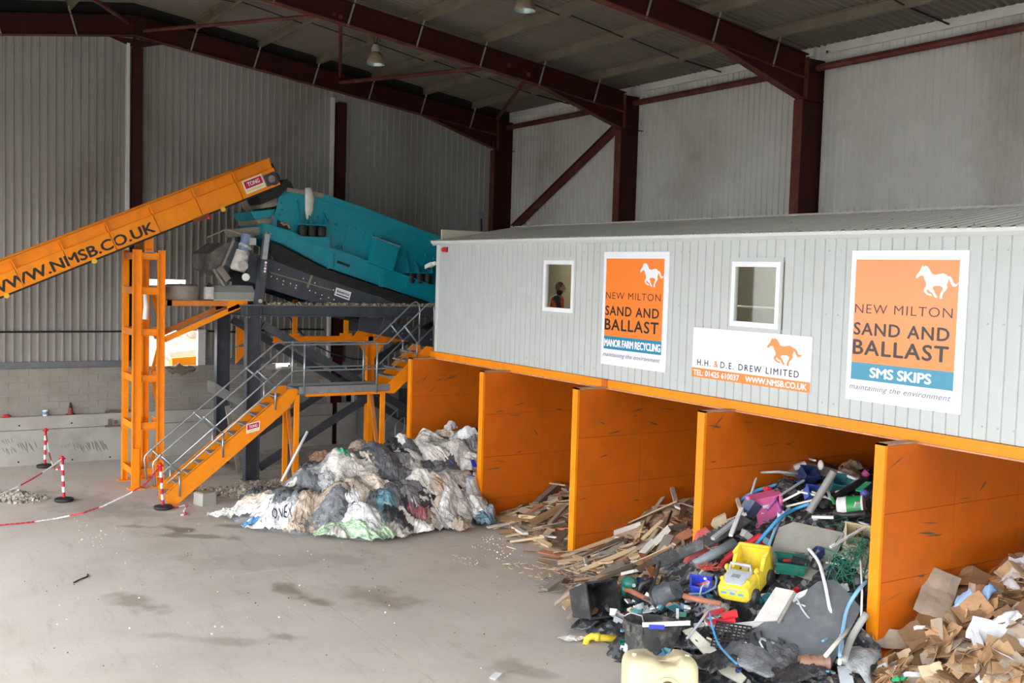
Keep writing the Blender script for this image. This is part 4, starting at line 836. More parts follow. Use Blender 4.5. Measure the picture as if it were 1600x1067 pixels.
# ---------------------------------------------------------------- lamps
def lamp(p, label):
    o = thing('high_bay_lamp', label, 'lamp', p)
    z = p.z
    build(MB().lathe(p, [(.245, 0), (.25, .02), (.235, .10), (.18, .24), (.12, .32), (.10, .33)], 24), 'shade', mat('dusty lamp shade', (150, 132, 108), .7, 0, .1, 6), o, smooth=True)
    build(MB().lathe(p, [(.24, .005), (.22, .09), (.17, .22), (.09, .30), (.01, .31)], 24), 'reflector', mat('lamp reflector', (176, 196, 196), .25, .3, .2, 20), o, smooth=True)
    build(MB().lathe(p, [(.10, .33), (.12, .35), (.12, .46), (.09, .47), (.09, .52), (.02, .53)], 16), 'ballast_housing', mat('lamp housing', (156, 150, 136), .6), o, smooth=True)
    m = MB(); zt_ = min(roofz(p.y) - .12, z + 1.0)
    for dx, dy in ((.16, 0), (-.12, .14), (0, -.17)): m.tube([p + V((0, 0, .52)), p + V((dx * .3, dy * .3, .62)), V((p.x + dx, p.y + dy, zt_ + .1))], .009, 5)
    build(m, 'hanger', BLACK, o); build(MB().ball(p + V((0, 0, .16)), .07, 6, (1, 1, 1.5)), 'bulb', mat('lamp bulb', (210, 220, 220), .2), o, smooth=True)
lamp(on(587, 101, 'x', -2.4), 'small dusty high bay lamp hanging by the second roof frame')
lamp(on(820, 17, 'x', 3.3), 'dusty high bay lamp between the second and third roof frames')

# ---------------------------------------------------------------- chain barrier
WR = [mat('barrier white', (232, 232, 232), .5, 0, .04, 5, (170, 160, 150), .4, 5), mat('barrier red', (196, 30, 44), .5, 0, .06, 5)]
def barrier(p, tilt, label):
    o = thing('barrier_post', label, 'barrier post', p, 'chain barrier posts')
    build(MB().lathe(p, [(.01, 0), (.19, 0), (.21, .03), (.20, .07), (.12, .09), (.03, .10)], 20), 'base', BLACK, o, smooth=True)
    h = .98; n = 7; d = V((tilt[0], tilt[1], 1)).normalized()
    for k in range(n): build(MB().tube([p + d * (.08 + (h - .08) * k / n), p + d * (.08 + (h - .08) * (k + 1) / n)], .034, 10), 'band', WR[(k + 1) % 2], o, smooth=True)
    build(MB().ball(p + d * (h + .02), .05, 6), 'cap', WR[1], o, smooth=True); build(MB().tube([p + d * h + V((.0, -.07, 0)), p + d * h + V((0, .07, 0))], .02, 6), 'hook', WR[1], o)
    return p + d * h
F = lambda px, py: on(px, py, 'z', 0)
b1 = barrier(F(100, 783), (0.0, -.04), 'red and white banded barrier post left of the orange tower, nearer of the two')
b2 = barrier(F(70, 730), (0, .02), 'red and white banded barrier post standing close to the concrete wall')
b3 = barrier(F(255, 795), (0, -.07), 'red and white banded barrier post at the foot of the stair')
def chain(pts, label, first=0, seg=1.0):
    o = thing('barrier_chain', label, 'chain', pts[0])
    # dense catenary, then links of alternating colour
    P_ = []
    for a, b in zip(pts[:-1], pts[1:]):
        n = max(2, int((b - a).length / .05))
        P_ += [a.lerp(b, i / n) for i in range(n)]
    P_.append(pts[-1]); n = int(seg / .05); c = first
    for i in range(0, len(P_) - 1, n):
        m = MB(); q = P_[i:i + n + 1]
        for k in range(len(q) - 1):
            d = (q[k + 1] - q[k]); u_ = d.cross(V((0, 0, 1))).normalized() if k % 2 else V((0, 0, 1)); mid = (q[k] + q[k + 1]) / 2
            m.bar(q[k] - d * .15, q[k + 1] + d * .15, .03 if k % 2 else .014, .014 if k % 2 else .03)
        build(m, 'chain_run', WR[c % 2], o); c += 1
    return o
def cat(a, b, sag, n=10): return [a.lerp(b, i / n) - V((0, 0, sag * 4 * (i / n) * (1 - i / n))) for i in range(n + 1)]
chain(cat(b1, V((.6, -10.6, .62)), .12), 'red and white chain running left from the nearer barrier post', 0, .75)
chain(cat(b2, b1 - V((0, 0, .04)), .55), 'red and white chain drooping between the two posts by the wall', 1, .6)
c3 = [b3, b3.lerp(F(60, 815), .25) - V((0, 0, .1)), F(200, 765) + V((0, 0, .28)), F(165, 787) + V((0, 0, .12)), F(130, 798) + V((0, 0, .03)), F(60, 815) + V((0, 0, .02)), F(0, 822) + V((0, 0, .02)), F(-40, 826) + V((0, 0, .02))]
chain([b3] + [on(228, 756, 'x', .05), on(200, 772, 'x', .1), on(160, 791, 'x', .3), on(130, 801, 'x', .6), F(90, 811) + V((0, 0, .02)), F(50, 817) + V((0, 0, .02)), F(0, 822) + V((0, 0, .02)), F(-40, 826) + V((0, 0, .02))], 'long red and white chain dipping from the stair post onto the floor', 1, .8)
chain([F(266, 793) + V((0, 0, .03)), F(276, 795) + V((0, 0, .03)), F(287, 792) + V((0, 0, .04)), F(293, 796) + V((0, 0, .08)), F(287, 800) + V((0, 0, .03)), F(292, 805) + V((0, 0, .02)), F(283, 806) + V((0, 0, .02))], 'tangle of spare chain lying at the foot of the stair post', 1, .25)

# ---------------------------------------------------------------- bits on the wall ledge and floor
p = V((-6.72, -8.20, 1.30)); o = thing('paint_tub', 'small white tub standing on the concrete wall ledge', 'tub', p); build(MB().lathe(p, [(.01, 0), (.06, 0), (.075, .15), (.068, .15), (.055, .02), (.01, .02)], 16), 'tub', WHITE, o, smooth=True); build(MB().lathe(p, [(.0655, .04), (.0745, .12), (.076, .12), (.067, .04)], 16), 'blue_label', mat('blue label', (110, 140, 190), .5), o, smooth=True)
p = V((-6.72, -7.57, 1.30)); o = thing('traffic_cone', 'dirty red cone standing on the concrete wall ledge', 'cone', p); build(MB().box(p.x - .07, p.x + .07, p.y - .11, p.y + .11, 1.30, 1.32), 'base', BLACK, o); build(MB().lathe(p, [(.075, .02), (.045, .19)], 14), 'cone_body', mat('dirty red cone', (150, 60, 48), .7, 0, .2, 10, (70, 60, 56), .5, 8), o, smooth=True); build(MB().lathe(p, [(.045, .19), (.02, .33), (.008, .335)], 14), 'cone_tip', BLACK, o, smooth=True)
p = on(10, 651, 'x', -6.75); o = tag(build(MB().ball((p.x, p.y, 1.335), .085, 7, (.7, 1.4, .5)), 'hard_hat', RED, org=(p.x, p.y, 1.30), smooth=True), 'red rounded object lying on the ledge at the left edge', 'helmet')
p = on(185, 643, 'x', -6.72); o = thing('bent_bar', 'short rusty bar lying on the ledge beside the tower', 'bar', (p.x, p.y, 1.3)); build(MB().tube([(p.x, p.y - .35, 1.33), (p.x, p.y - .2, 1.37), (p.x, p.y, 1.35), (p.x, p.y + .3, 1.36)], .03, 6), 'rod', mat('rust', (110, 90, 76), .8), o)
for i, (px, py) in enumerate(((30, 665), (112, 661), (113, 718), (29, 722), (172, 714))):
    p = on(px, py, 'x', -6.63); build(MB().cyl(p + V((-.02, 0, 0)), p + V((.004, 0, 0)), .025, n=8), 'tie_hole', BLACK, cw)
m = MB()
p = on(176, 660, 'x', -6.62); build(MB().box(p.x, p.x + .06, p.y - .12, p.y - .04, p.z - .06, p.z + .1).box(p.x, p.x + .06, p.y + .04, p.y + .12, p.z - .04, p.z + .06).box(p.x, p.x + .04, p.y - .2, p.y + .2, p.z - .12, p.z - .07), 'lifting_bracket', mat('rust', (110, 90, 76)), cw)
c = F(320, 788); o = thing('concrete_lump', 'broken square concrete block on the floor right of the stair foot', 'block', c); m = MB().obox(c + V((0, 0, .14)), (.36, .34, .28), Matrix.Rotation(.3, 3, 'Z'), 0, 1.05); build(m, 'block', CONC, o)
tb = build(MB().obox(c + V((0, 0, .2903)), (.3, .28, .02), Matrix.Rotation(.3, 3, 'Z')), 'crust', DUST, o)
# loose rubble under the stair
rnd = random.Random(3)
def rubble(name, cx, cy, rx, ry, n, s0, s1, h, m_, rot=0, hf=None):
    m = MB()
    for k in range(n):
        r = math.sqrt(rnd.random()); a = rnd.uniform(0, 6.283); ux, uy = r * math.cos(a) * rx, r * math.sin(a) * ry
        x, y = cx + ux * math.cos(rot) - uy * math.sin(rot), cy + ux * math.sin(rot) + uy * math.cos(rot); s = rnd.uniform(s0, s1) * (1.3 - r * .6); z = h * (1 - r * r) * rnd.random() + s * .25
        if hf: z += hf(x, y)
        R = Matrix.Rotation(rnd.uniform(0, 6), 3, V((rnd.random(), rnd.random(), rnd.random() + .1)))
        m.obox((x, y, z), (s, s * rnd.uniform(.6, 1.2), s * rnd.uniform(.4, .9)), R, 0, rnd.uniform(.6, 1))
    return build(m, name, m_, kind='stuff')
GRV = mat('rubble stone', (166, 156, 142), .95, 0, .4, 9, (220, 214, 204), .7, 6)
rubble('rubble', -.9, -4.7, 1.5, .55, 620, .03, .11, .10, GRV, 1.0)
rubble('rubble', -1.6, -3.4, 1.2, .4, 260, .02, .08, .05, GRV, 1.2)
rubble('rubble', -2.6, -9.5, .9, .5, 240, .03, .12, .08, GRV, .6)
LIT = mat('pale litter', (226, 220, 208), .8, 0, .3, 12)
for cx, cy, rx, ry, n in ((7.0, -7.0, 6.0, 4.5, 90), (6.4, -1.9, .9, .4, 40), (5.6, -1.5, .5, .25, 40), (6.6, -2.8, .5, .2, 30), (1.2, -8.4, 1.6, .5, 40)): rubble('litter', cx, cy, rx, ry, n, .008, .026, 0, LIT)
DRT = mat('dark grit', (96, 84, 74), .95, 0, .3, 10)
rubble('litter', 7.0, -6.5, 6.5, 5, 130, .006, .022, 0, DRT)
p = F(774, 1059); o = tag(build(MB().obox(p + V((0, 0, .02)), (.10, .22, .03), Matrix.Rotation(.6, 3, 'Z'), 0, .7), 'foam_scrap', WHITE, org=p), 'small white foam scrap alone on the floor near the lower edge', 'scrap')
o = tag(build(MB().tube([F(115, 911) + V((0, 0, .01)), F(125, 906) + V((0, 0, .012)), F(136, 902) + V((0, 0, .012)), F(137, 898) + V((0, 0, .012))], .012, 5), 'wire_scrap', BLACK, org=F(120, 908)), 'bent black wire alone on the open floor', 'wire')
pole = tag(build(MB().tube([on(480.5, 674, 'x', -.15), on(440, 752, 'x', -.05)], .035, 8), 'plastic_pipe', WHITE, org=on(440, 752, 'x', -.05), smooth=2), 'white pipe leaning against the stair landing leg', 'pipe')

# ---------------------------------------------------------------- what shows through the gable openings
om = thing('rubble_heap', 'sunlit pale rubble heap outside the opening in the gable', 'heap', (-13, -3, 0))
m = MB(); g = 26
for i in range(g):
    for j in range(g):
        x = -18 + 9 * i / (g - 1); y = -8 + 11 * j / (g - 1); e = max(0, 1 - ((x + 13.5) / 4.4) ** 2) * max(0, 1 - ((y + 2.5) / 5.4) ** 2)
        m.v.append(V((x, y, -.3 + 4.6 * e ** .7 + .35 * e * noise.noise(V((x * 1.6, y * 1.6, 0))))))
for i in range(g - 1):
    for j in range(g - 1): m.f.append([i * g + j, (i + 1) * g + j, (i + 1) * g + j + 1, i * g + j + 1]); m.m.append(0)
build(m, 'mound', mat('sunlit rubble', (196, 172, 150), .95, 0, .3, 2.5, (150, 120, 100), .6, 3, .3, 8), om)
RM = mat('sunlit rubble lump', (214, 200, 184), .95, 0, .3, 3)
for k in range(26):
    y = rnd.uniform(-5.5, .5); x = -10.2 - rnd.random() * 1.6; e = max(0, 1 - ((x + 13.5) / 4.4) ** 2) * max(0, 1 - ((y + 2.5) / 5.4) ** 2); s = rnd.uniform(.2, .55)
    build(MB().obox((x, y, -.3 + 4.6 * e ** .7), (s, s * 1.2, s * .7), Matrix.Rotation(rnd.uniform(0, 3), 3, (rnd.random(), 1, rnd.random())), 0, .7), 'boulder', RM, om)
c = on(272, 544, 'x', -9.3); ring = [c + V((0, .40 * math.cos(a), .28 * math.sin(a) * (1.2 if math.sin(a) < 0 else .9))) for a in [i * math.pi / 8 for i in range(16)]]
o = tag(build(MB().tube(ring, .09, 8, 0, False, True), 'pipe_ring', WHITE, org=c, smooth=2), 'white oval ring lying on the rubble outside the gable opening', 'ring')
a_, b_ = on(264, 556, 'x', -9.1), on(320, 548, 'x', -9.1); o = tag(build(MB().bar(a_, b_, .2, .22), 'pale_beam', WTRIM, org=a_), 'pale beam crossing the rubble outside the gable opening', 'beam')
a_, b_ = on(268, 572, 'x', -8.6), on(318, 568, 'x', -8.6); mb_ = MB().bar(a_, b_, .2, .5).bar(a_ - V((0, 0, .2)), V((a_.x, a_.y, -.3)), .15, .15).bar(b_ - V((0, 0, .2)), V((b_.x, b_.y, -.3)), .15, .15); o = tag(build(mb_, 'loader_bucket_edge', ORANGE, org=a_), 'orange steel edge just outside the gable opening', 'steel')
# dirt heaped on the sill below the opening
m = MB(); sill = on(280, 572, 'x', -6.85); m.ball((-6.82, sill.y, 2.45), .5, 16, (.16, .85, .30))
for v in m.v: v += V((.5 * noise.noise(v * 9), noise.noise(v * 6 + V((9, 0, 0))), 1.3 * noise.noise(v * 6 + V((0, 9, 0))))) * .10
o = tag(build(m, 'dirt_lump', mat('sill dirt', (120, 108, 94), .95, 0, .2, 8), org=(-6.82, sill.y, 2.45), smooth=2), 'brown dirt lump slumped on the sill of the gable opening', 'dirt')
o = thing('junction_box', 'grey electrical box on the gable sheet above the cabin corner', 'box', (-6.93, 5.36, 7.3)); build(MB().box(-6.95, -6.85, 5.25, 5.45, 7.3, 7.55), 'case', mat('grey box', (140, 144, 146), .5), o); build(MB().tube([(-6.9, 5.36, 7.3), (-6.9, 5.38, 7.0), (-6.9, 5.36, 6.2)], .025, 6), 'conduit', BLACK, o)
o = tag(build(MB().tube([on(450, 493, 'x', -4.5), on(466, 515, 'x', -5.2), on(485, 535, 'x', -5.8), on(520, 553, 'x', -6.4), on(553, 561, 'x', -6.55), on(600, 562, 'x', -6.55)], .022, 6), 'blue_hose', mat('dark blue hose', (36, 70, 120), .5), org=on(450, 493, 'x', -4.5), smooth=2), 'thin blue hose hanging from the platform across to the gable', 'hose')
# ---------------------------------------------------------------- heaps: height fields
class Mound:
    def __init__(s, pts, p=3.2): s.p = pts; s.e = p
    def __call__(s, x, y):
        n = d = 0.0
        for a, b, c in s.p:
            q = (x - a) ** 2 + (y - b) ** 2 + .02; w_ = q ** (-s.e / 2); n += c * w_; d += w_
        return max(n / d, 0.0)
BAG = Mound([(.74, -5.8, 0), (1.4, -5.85, 0), (2.1, -5.75, 0), (2.75, -5.65, 0), (3.3, -5.2, 0), (3.8, -4.75, 0), (4.3, -4.3, 0), (4.75, -3.9, 0), (4.7, -3.2, 0), (4.6, -2.7, 0), (4.6, -2.0, 0), (4.7, -1.4, 0), (4.6, -.9, 0), (3.9, -.5, .15),
             (.6, -5.2, 0), (.5, -4.6, 0), (.5, -4.0, 0), (.4, -3.2, 0), (.2, -2.4, 0.05), (-.1, -1.6, .1), (-.1, -1.0, .4),
             (1.6, -5.3, .32), (2.3, -5.0, .55), (2.3, -4.3, 1.0), (2.9, -4.6, .62), (2.5, -3.6, 1.42), (3.3, -3.9, .85), (3.9, -3.7, .45), (2.4, -2.8, 1.45), (3.5, -2.9, .75), (1.4, -3.6, .8), (1.2, -2.6, .7), (2.0, -1.9, 1.45), (3.2, -1.9, .95), (1.0, -1.5, 1.0), (1.4, -.8, 1.52), (2.4, -.8, 1.35), (3.2, -.9, .85), (.5, -.4, 1.25), (1.2, 0, 1.6), (2.3, 0, 1.62), (3.2, .1, 1.3), (.6, 1.5, 1.5), (2, 1.5, 1.75), (3.2, 1.5, 1.8), (1.8, 4, 2.0)])
WD1 = Mound([(3.7, -.6, 0), (4.2, -.9, 0), (5.0, -1.1, 0), (5.8, -1.25, 0), (6.6, -1.3, 0), (7.0, -1.3, 0), (3.7, 0, .03), (3.7, .8, .18), (3.7, 1.6, .36), (4.4, .2, .22), (4.5, .9, .48), (5.2, -.2, .25), (5.3, .6, .58), (6.2, -.5, .2), (6.3, .2, .5), (6.9, -.7, .1), (6.9, 0, .45), (6, 1.4, .95), (4.2, 2.2, .75), (5.5, 3, 1.3), (6.9, 2, 1.1), (4, 4, 1.2), (6.5, 4, 1.5)])
WD2 = Mound([(7.0, -1.2, 0), (7.6, -1.5, 0), (8.2, -2.0, 0), (8.9, -2.6, 0), (9.8, -3.2, 0), (10.6, -3.5, 0), (7.3, -.7, .02), (7.3, .3, .14), (7.3, 1.3, .76), (7.3, 2.4, .92), (8.1, -.8, .12), (8.0, .2, .38), (8.2, 1.2, 1.0), (9.0, -1.5, .22), (8.9, -.6, .42), (8.9, .4, .95), (9.8, -2.1, .3), (9.8, -1.2, .55), (9.8, -.3, 1.0), (10.5, -1.6, .6), (10.4, -.7, .95), (10.4, .3, 1.35), (9, 2.2, 1.35), (10.2, 2, 1.6), (8, 4, 1.4), (10, 4, 1.8)])
PLA = Mound([(10.5, -3.3, 0), (10.9, -3.45, 0), (11.5, -3.6, 0), (12.1, -3.9, 0), (12.8, -4.1, 0), (13.6, -4.0, 0), (14.6, -3.4, 0), (15.2, -2.6, 0), (15.2, -1.6, 0), (9.9, -2.8, .1), (10.3, -2.2, .4), (10.2, -1.3, .7), (10.5, -.8, 1.05), (11.0, -2.8, .3), (11.2, -1.9, .72), (11.2, -1.0, 1.15), (11.0, -.2, 1.5), (11.0, .8, 2.0), (12.0, -3.1, .28), (12.3, -2.2, .62), (12.2, -1.2, 1.1), (12.2, -.3, 1.5), (12.2, .7, 1.95), (13.2, -3.0, .22), (13.3, -2.0, .52), (13.2, -1.1, .95), (13.2, -.2, 1.4), (13.3, .7, 1.85), (14.0, -2.4, .2), (14.2, -1.4, .35), (14.05, -.6, .95), (14.0, .2, 1.45), (14, 1, 1.95), (11, 2, 2.15), (12.5, 2, 2.25), (14, 2, 2.35), (11, 4, 2.2), (12.5, 4, 2.3), (14, 4, 2.4)])
CRD = Mound([(14.4, -.95, 0), (14.9, -1.6, 0), (15.6, -2.0, 0), (16.6, -2.2, 0), (17.6, -2.2, 0), (14.4, -.3, .45), (14.4, .4, 1.0), (14.4, 1.5, 1.15), (14.4, 2.5, 1.42), (15.0, -.8, .28), (15.0, -.1, .68), (15.1, .7, 1.15), (15.8, -1.1, .35), (15.8, -.3, .72), (15.8, .6, 1.2), (16.8, -1.2, .4), (16.8, 0, 1.0), (17.8, -1, .5), (17.8, .5, 1.3), (15.2, 1.6, 1.5), (16, 2, 1.75), (17.5, 2, 1.9), (15, 4, 1.8), (17, 4, 2.1)])
def hit(px, py, H):
    d = ray(px, py); t = 9.0; last = t
    while t < 45:
        p = CAM + d * t
        if p.z <= H(p.x, p.y) + .005:
            for _ in range(8):
                m_ = (last + t) / 2; p = CAM + d * m_
                if p.z <= H(p.x, p.y) + .005: t = m_
                else: last = m_
            return CAM + d * t
        last = t; t += .06
    return CAM + d * 20
def mound_mesh(name, H, x0, x1, y0, y1, st, m_, lump=.06, fr=3.0, drop=.05, inside=lambda x, y: True):
    far_ = lambda x, y: y < -.74 and min((x - a) ** 2 + (y - b) ** 2 for a, b, c_ in H.p if c_ > .05) > .36
    nx = int((x1 - x0) / st) + 1; ny = int((y1 - y0) / st) + 1; m = MB()
    for i in range(nx):
        for j in range(ny):
            x = x0 + i * st; y = y0 + j * st; h = H(x, y); q = noise.noise(V((x * fr, y * fr, 3.1)))
            z = h - drop + lump * q * min(1, h * 4); m.v.append(V((x, y, z if z > .015 and h > .06 and not far_(x, y) else -.06)))
    for i in range(nx - 1):
        for j in range(ny - 1): m.f.append([i * ny + j, (i + 1) * ny + j, (i + 1) * ny + j + 1, i * ny + j + 1]); m.m.append(0)
    return build(m, name, m_, smooth=2, kind='stuff')
LAB = []          # (object, singular, plural, zone) to be labelled by order across the picture
def later(o, sing, plur, cat, zone, group): LAB.append((o, sing, plur, zone)); o['category'] = cat; o['group'] = group; return o
def label_all():
    cells = {}
    for o, s_, p_, z in LAB: cells.setdefault((p_, z), []).append((o, s_))
    for (p_, z), L_ in cells.items():
        L_.sort(key=lambda t: proj(t[0].location)[0]); n = len(L_)
        for i, (o, s_) in enumerate(L_):
            if n == 1: o['label'] = f'lone {s_} {z}'
            elif n <= 20: o['label'] = f'{ORDN[i]} from left of {NUMW.get(n, str(n))} {p_} {z}'
            else: o['label'] = f'{ORDN[i % 20]} {s_} {z}, {"left" if i < 20 else "right"} part'
RH = V((RT.x, RT.y, 0)).normalized(); FH = V((-RH.y, RH.x, 0))
BASIS = Matrix((RH, FH, V((0, 0, 1)))).transposed()
def fr(yaw=0, pitch=0, roll=0): return BASIS @ Matrix.Rotation(yaw, 3, 'Z') @ Matrix.Rotation(pitch, 3, 'X') @ Matrix.Rotation(roll, 3, 'Y')

# ---------------------------------------------------------------- film heap
def filmmat(name, c, rough=.27, var=.34):
    m = mat('film ' + name, c, rough, 0, var, 5, tuple(int(x * .60 + 24) for x in c), .6, 3.2, 0.8, 6, .6)
    n = m.node_tree.nodes; l = m.node_tree.links; pb = n['Principled BSDF']; b1 = [x for x in n if x.type == 'BUMP'][0]; b1.inputs['Distance'].default_value = .05
    t = b1.inputs['Height'].links[0].from_node; t.noise_type = 'RIDGED_MULTIFRACTAL'; t.inputs['Detail'].default_value = 4
    t2 = n.new('ShaderNodeTexNoise'); t2.inputs['Scale'].default_value = 19; t2.inputs['Detail'].default_value = 3; t2.inputs['Distortion'].default_value = 1.2; l.new(t.inputs['Vector'].links[0].from_socket, t2.inputs['Vector'])
    b2 = n.new('ShaderNodeBump'); b2.inputs['Strength'].default_value = .7; b2.inputs['Distance'].default_value = .03; l.new(t2.outputs[0], b2.inputs['Height']); l.new(b1.outputs[0], b2.inputs['Normal']); l.new(b2.outputs[0], pb.inputs['Normal'])
    pb.inputs['Coat Weight'].default_value = .35; pb.inputs['Coat Roughness'].default_value = .2
    return m
FC = dict(clear=(206, 202, 194), beige=(204, 190, 172), grey=(150, 152, 154), dark=(96, 99, 104), black=(44, 46, 50), white=(226, 228, 232), blue=(96, 158, 210), lime=(176, 206, 170), emerald=(40, 168, 118), teal=(104, 148, 162), red=(150, 84, 90), brown=(206, 164, 134), slate=(126, 129, 134), tan=(176, 158, 138), pale=(222, 218, 212))
FN = dict(clear='cloudy clear', beige='beige', grey='grey', dark='dark grey', black='black', white='white', blue='sky blue', lime='light green', emerald='emerald green', teal='dusty teal', red='dull red', brown='pinkish brown', slate='slate grey', tan='tan', pale='off-white')
FILM = {k: filmmat(k, v) for k, v in FC.items()}
def film_mesh(c, H, lx, ly, rot, seed, bulge=.12, crump=.07, n=30, lift=.02, taper=0.0):
    rnd = random.Random(seed); ofs = V((rnd.uniform(-50, 50), rnd.uniform(-50, 50), rnd.uniform(-50, 50))); m = MB(); ca, sa = math.cos(rot), math.sin(rot); sxk, syk = rnd.choice(((1.1, 4.4), (4.4, 1.1), (1.5, 5.0), (2.8, 2.8)))
    for i in range(n):
        for j in range(n):
            u_, v_ = i / (n - 1) - .5, j / (n - 1) - .5; e = min(1, max(abs(u_), abs(v_)) * 2)
            a = math.atan2(v_, u_); k = 1 + .38 * e * noise.noise(V((math.cos(a) * 1.7, math.sin(a) * 1.7, 0)) + ofs)
            tp = 1 - taper * (u_ + .5)
            x0, y0 = u_ * lx * k, v_ * ly * k * tp
            q = V((x0 * sxk, y0 * syk, 0)) + ofs
            f1 = noise.noise(q); r1 = 1 - 2 * abs(noise.noise(q * 1.9 + V((7, 3, 1)))); r2 = 1 - 2 * abs(noise.noise(q * 4.3 + V((1, 9, 4)))); r3 = 1 - 2 * abs(noise.noise(q * 7.5 + V((4, 2, 8))))
            dx, dy = .12 * lx * noise.noise(q * 1.3 + V((20, 0, 0))), .12 * ly * noise.noise(q * 1.3 + V((0, 20, 0)))
            x0 += dx * e; y0 += dy * e
            x, y = c.x + x0 * ca - y0 * sa, c.y + x0 * sa + y0 * ca
            h = H(x, y); z = h + lift + bulge * (1 - e * e) + crump * (.45 * f1 + .5 * r1 + .5 * r2 + .36 * r3) * (1 - .2 * e) + .05 * e ** 5 * max(0, noise.noise(q * .8 + V((3, 3, 3))))
            
            if H is BAG and y > -.76: x = min(max(x, .15), 3.485)
            if H is PLA and y > -.76: x = min(max(x, 10.80), 14.155)
            if H is CRD and y > -.76: x = max(x, 14.35)
            m.v.append(V((x, y, max(z, .012 + .02 * rnd.random()))))
    for i in range(n - 1):
        for j in range(n - 1): m.f.append([i * n + j, (i + 1) * n + j, (i + 1) * n + j + 1, i * n + j + 1]); m.m.append(0)
    return m
def film(px, py, lx, ly, rot, col, seed, H=BAG, label=None, **kw):
    c = hit(px, py, H); m = film_mesh(c, H, lx, ly, rot, seed, **kw)
    o = build(m, 'plastic_film', FILM[col], org=c, smooth=2 if seed % 4 else False)
    so = o.modifiers.new('thickness', 'SOLIDIFY'); so.thickness = .006
    if label: tag(o, label, 'film', 'loose film and sacks')
    return o
def bag_zone(px, py):
    r = 'foot' if py > 796 else ('crest' if py < 730 else 'middle'); s_ = 'left' if px < 505 else ('right' if px > 640 else 'centre')
    return f'on film heap {r}, {s_}'
mound_mesh('film_heap', BAG, .15, 3.49, -.74, 4.8, .12, FILM['grey'], .10, 4.0, .04)
mound_mesh('film_heap', BAG, -.1, 4.7, -5.9, -.72, .12, FILM['grey'], .10, 4.0, .06)
sd_ = 100
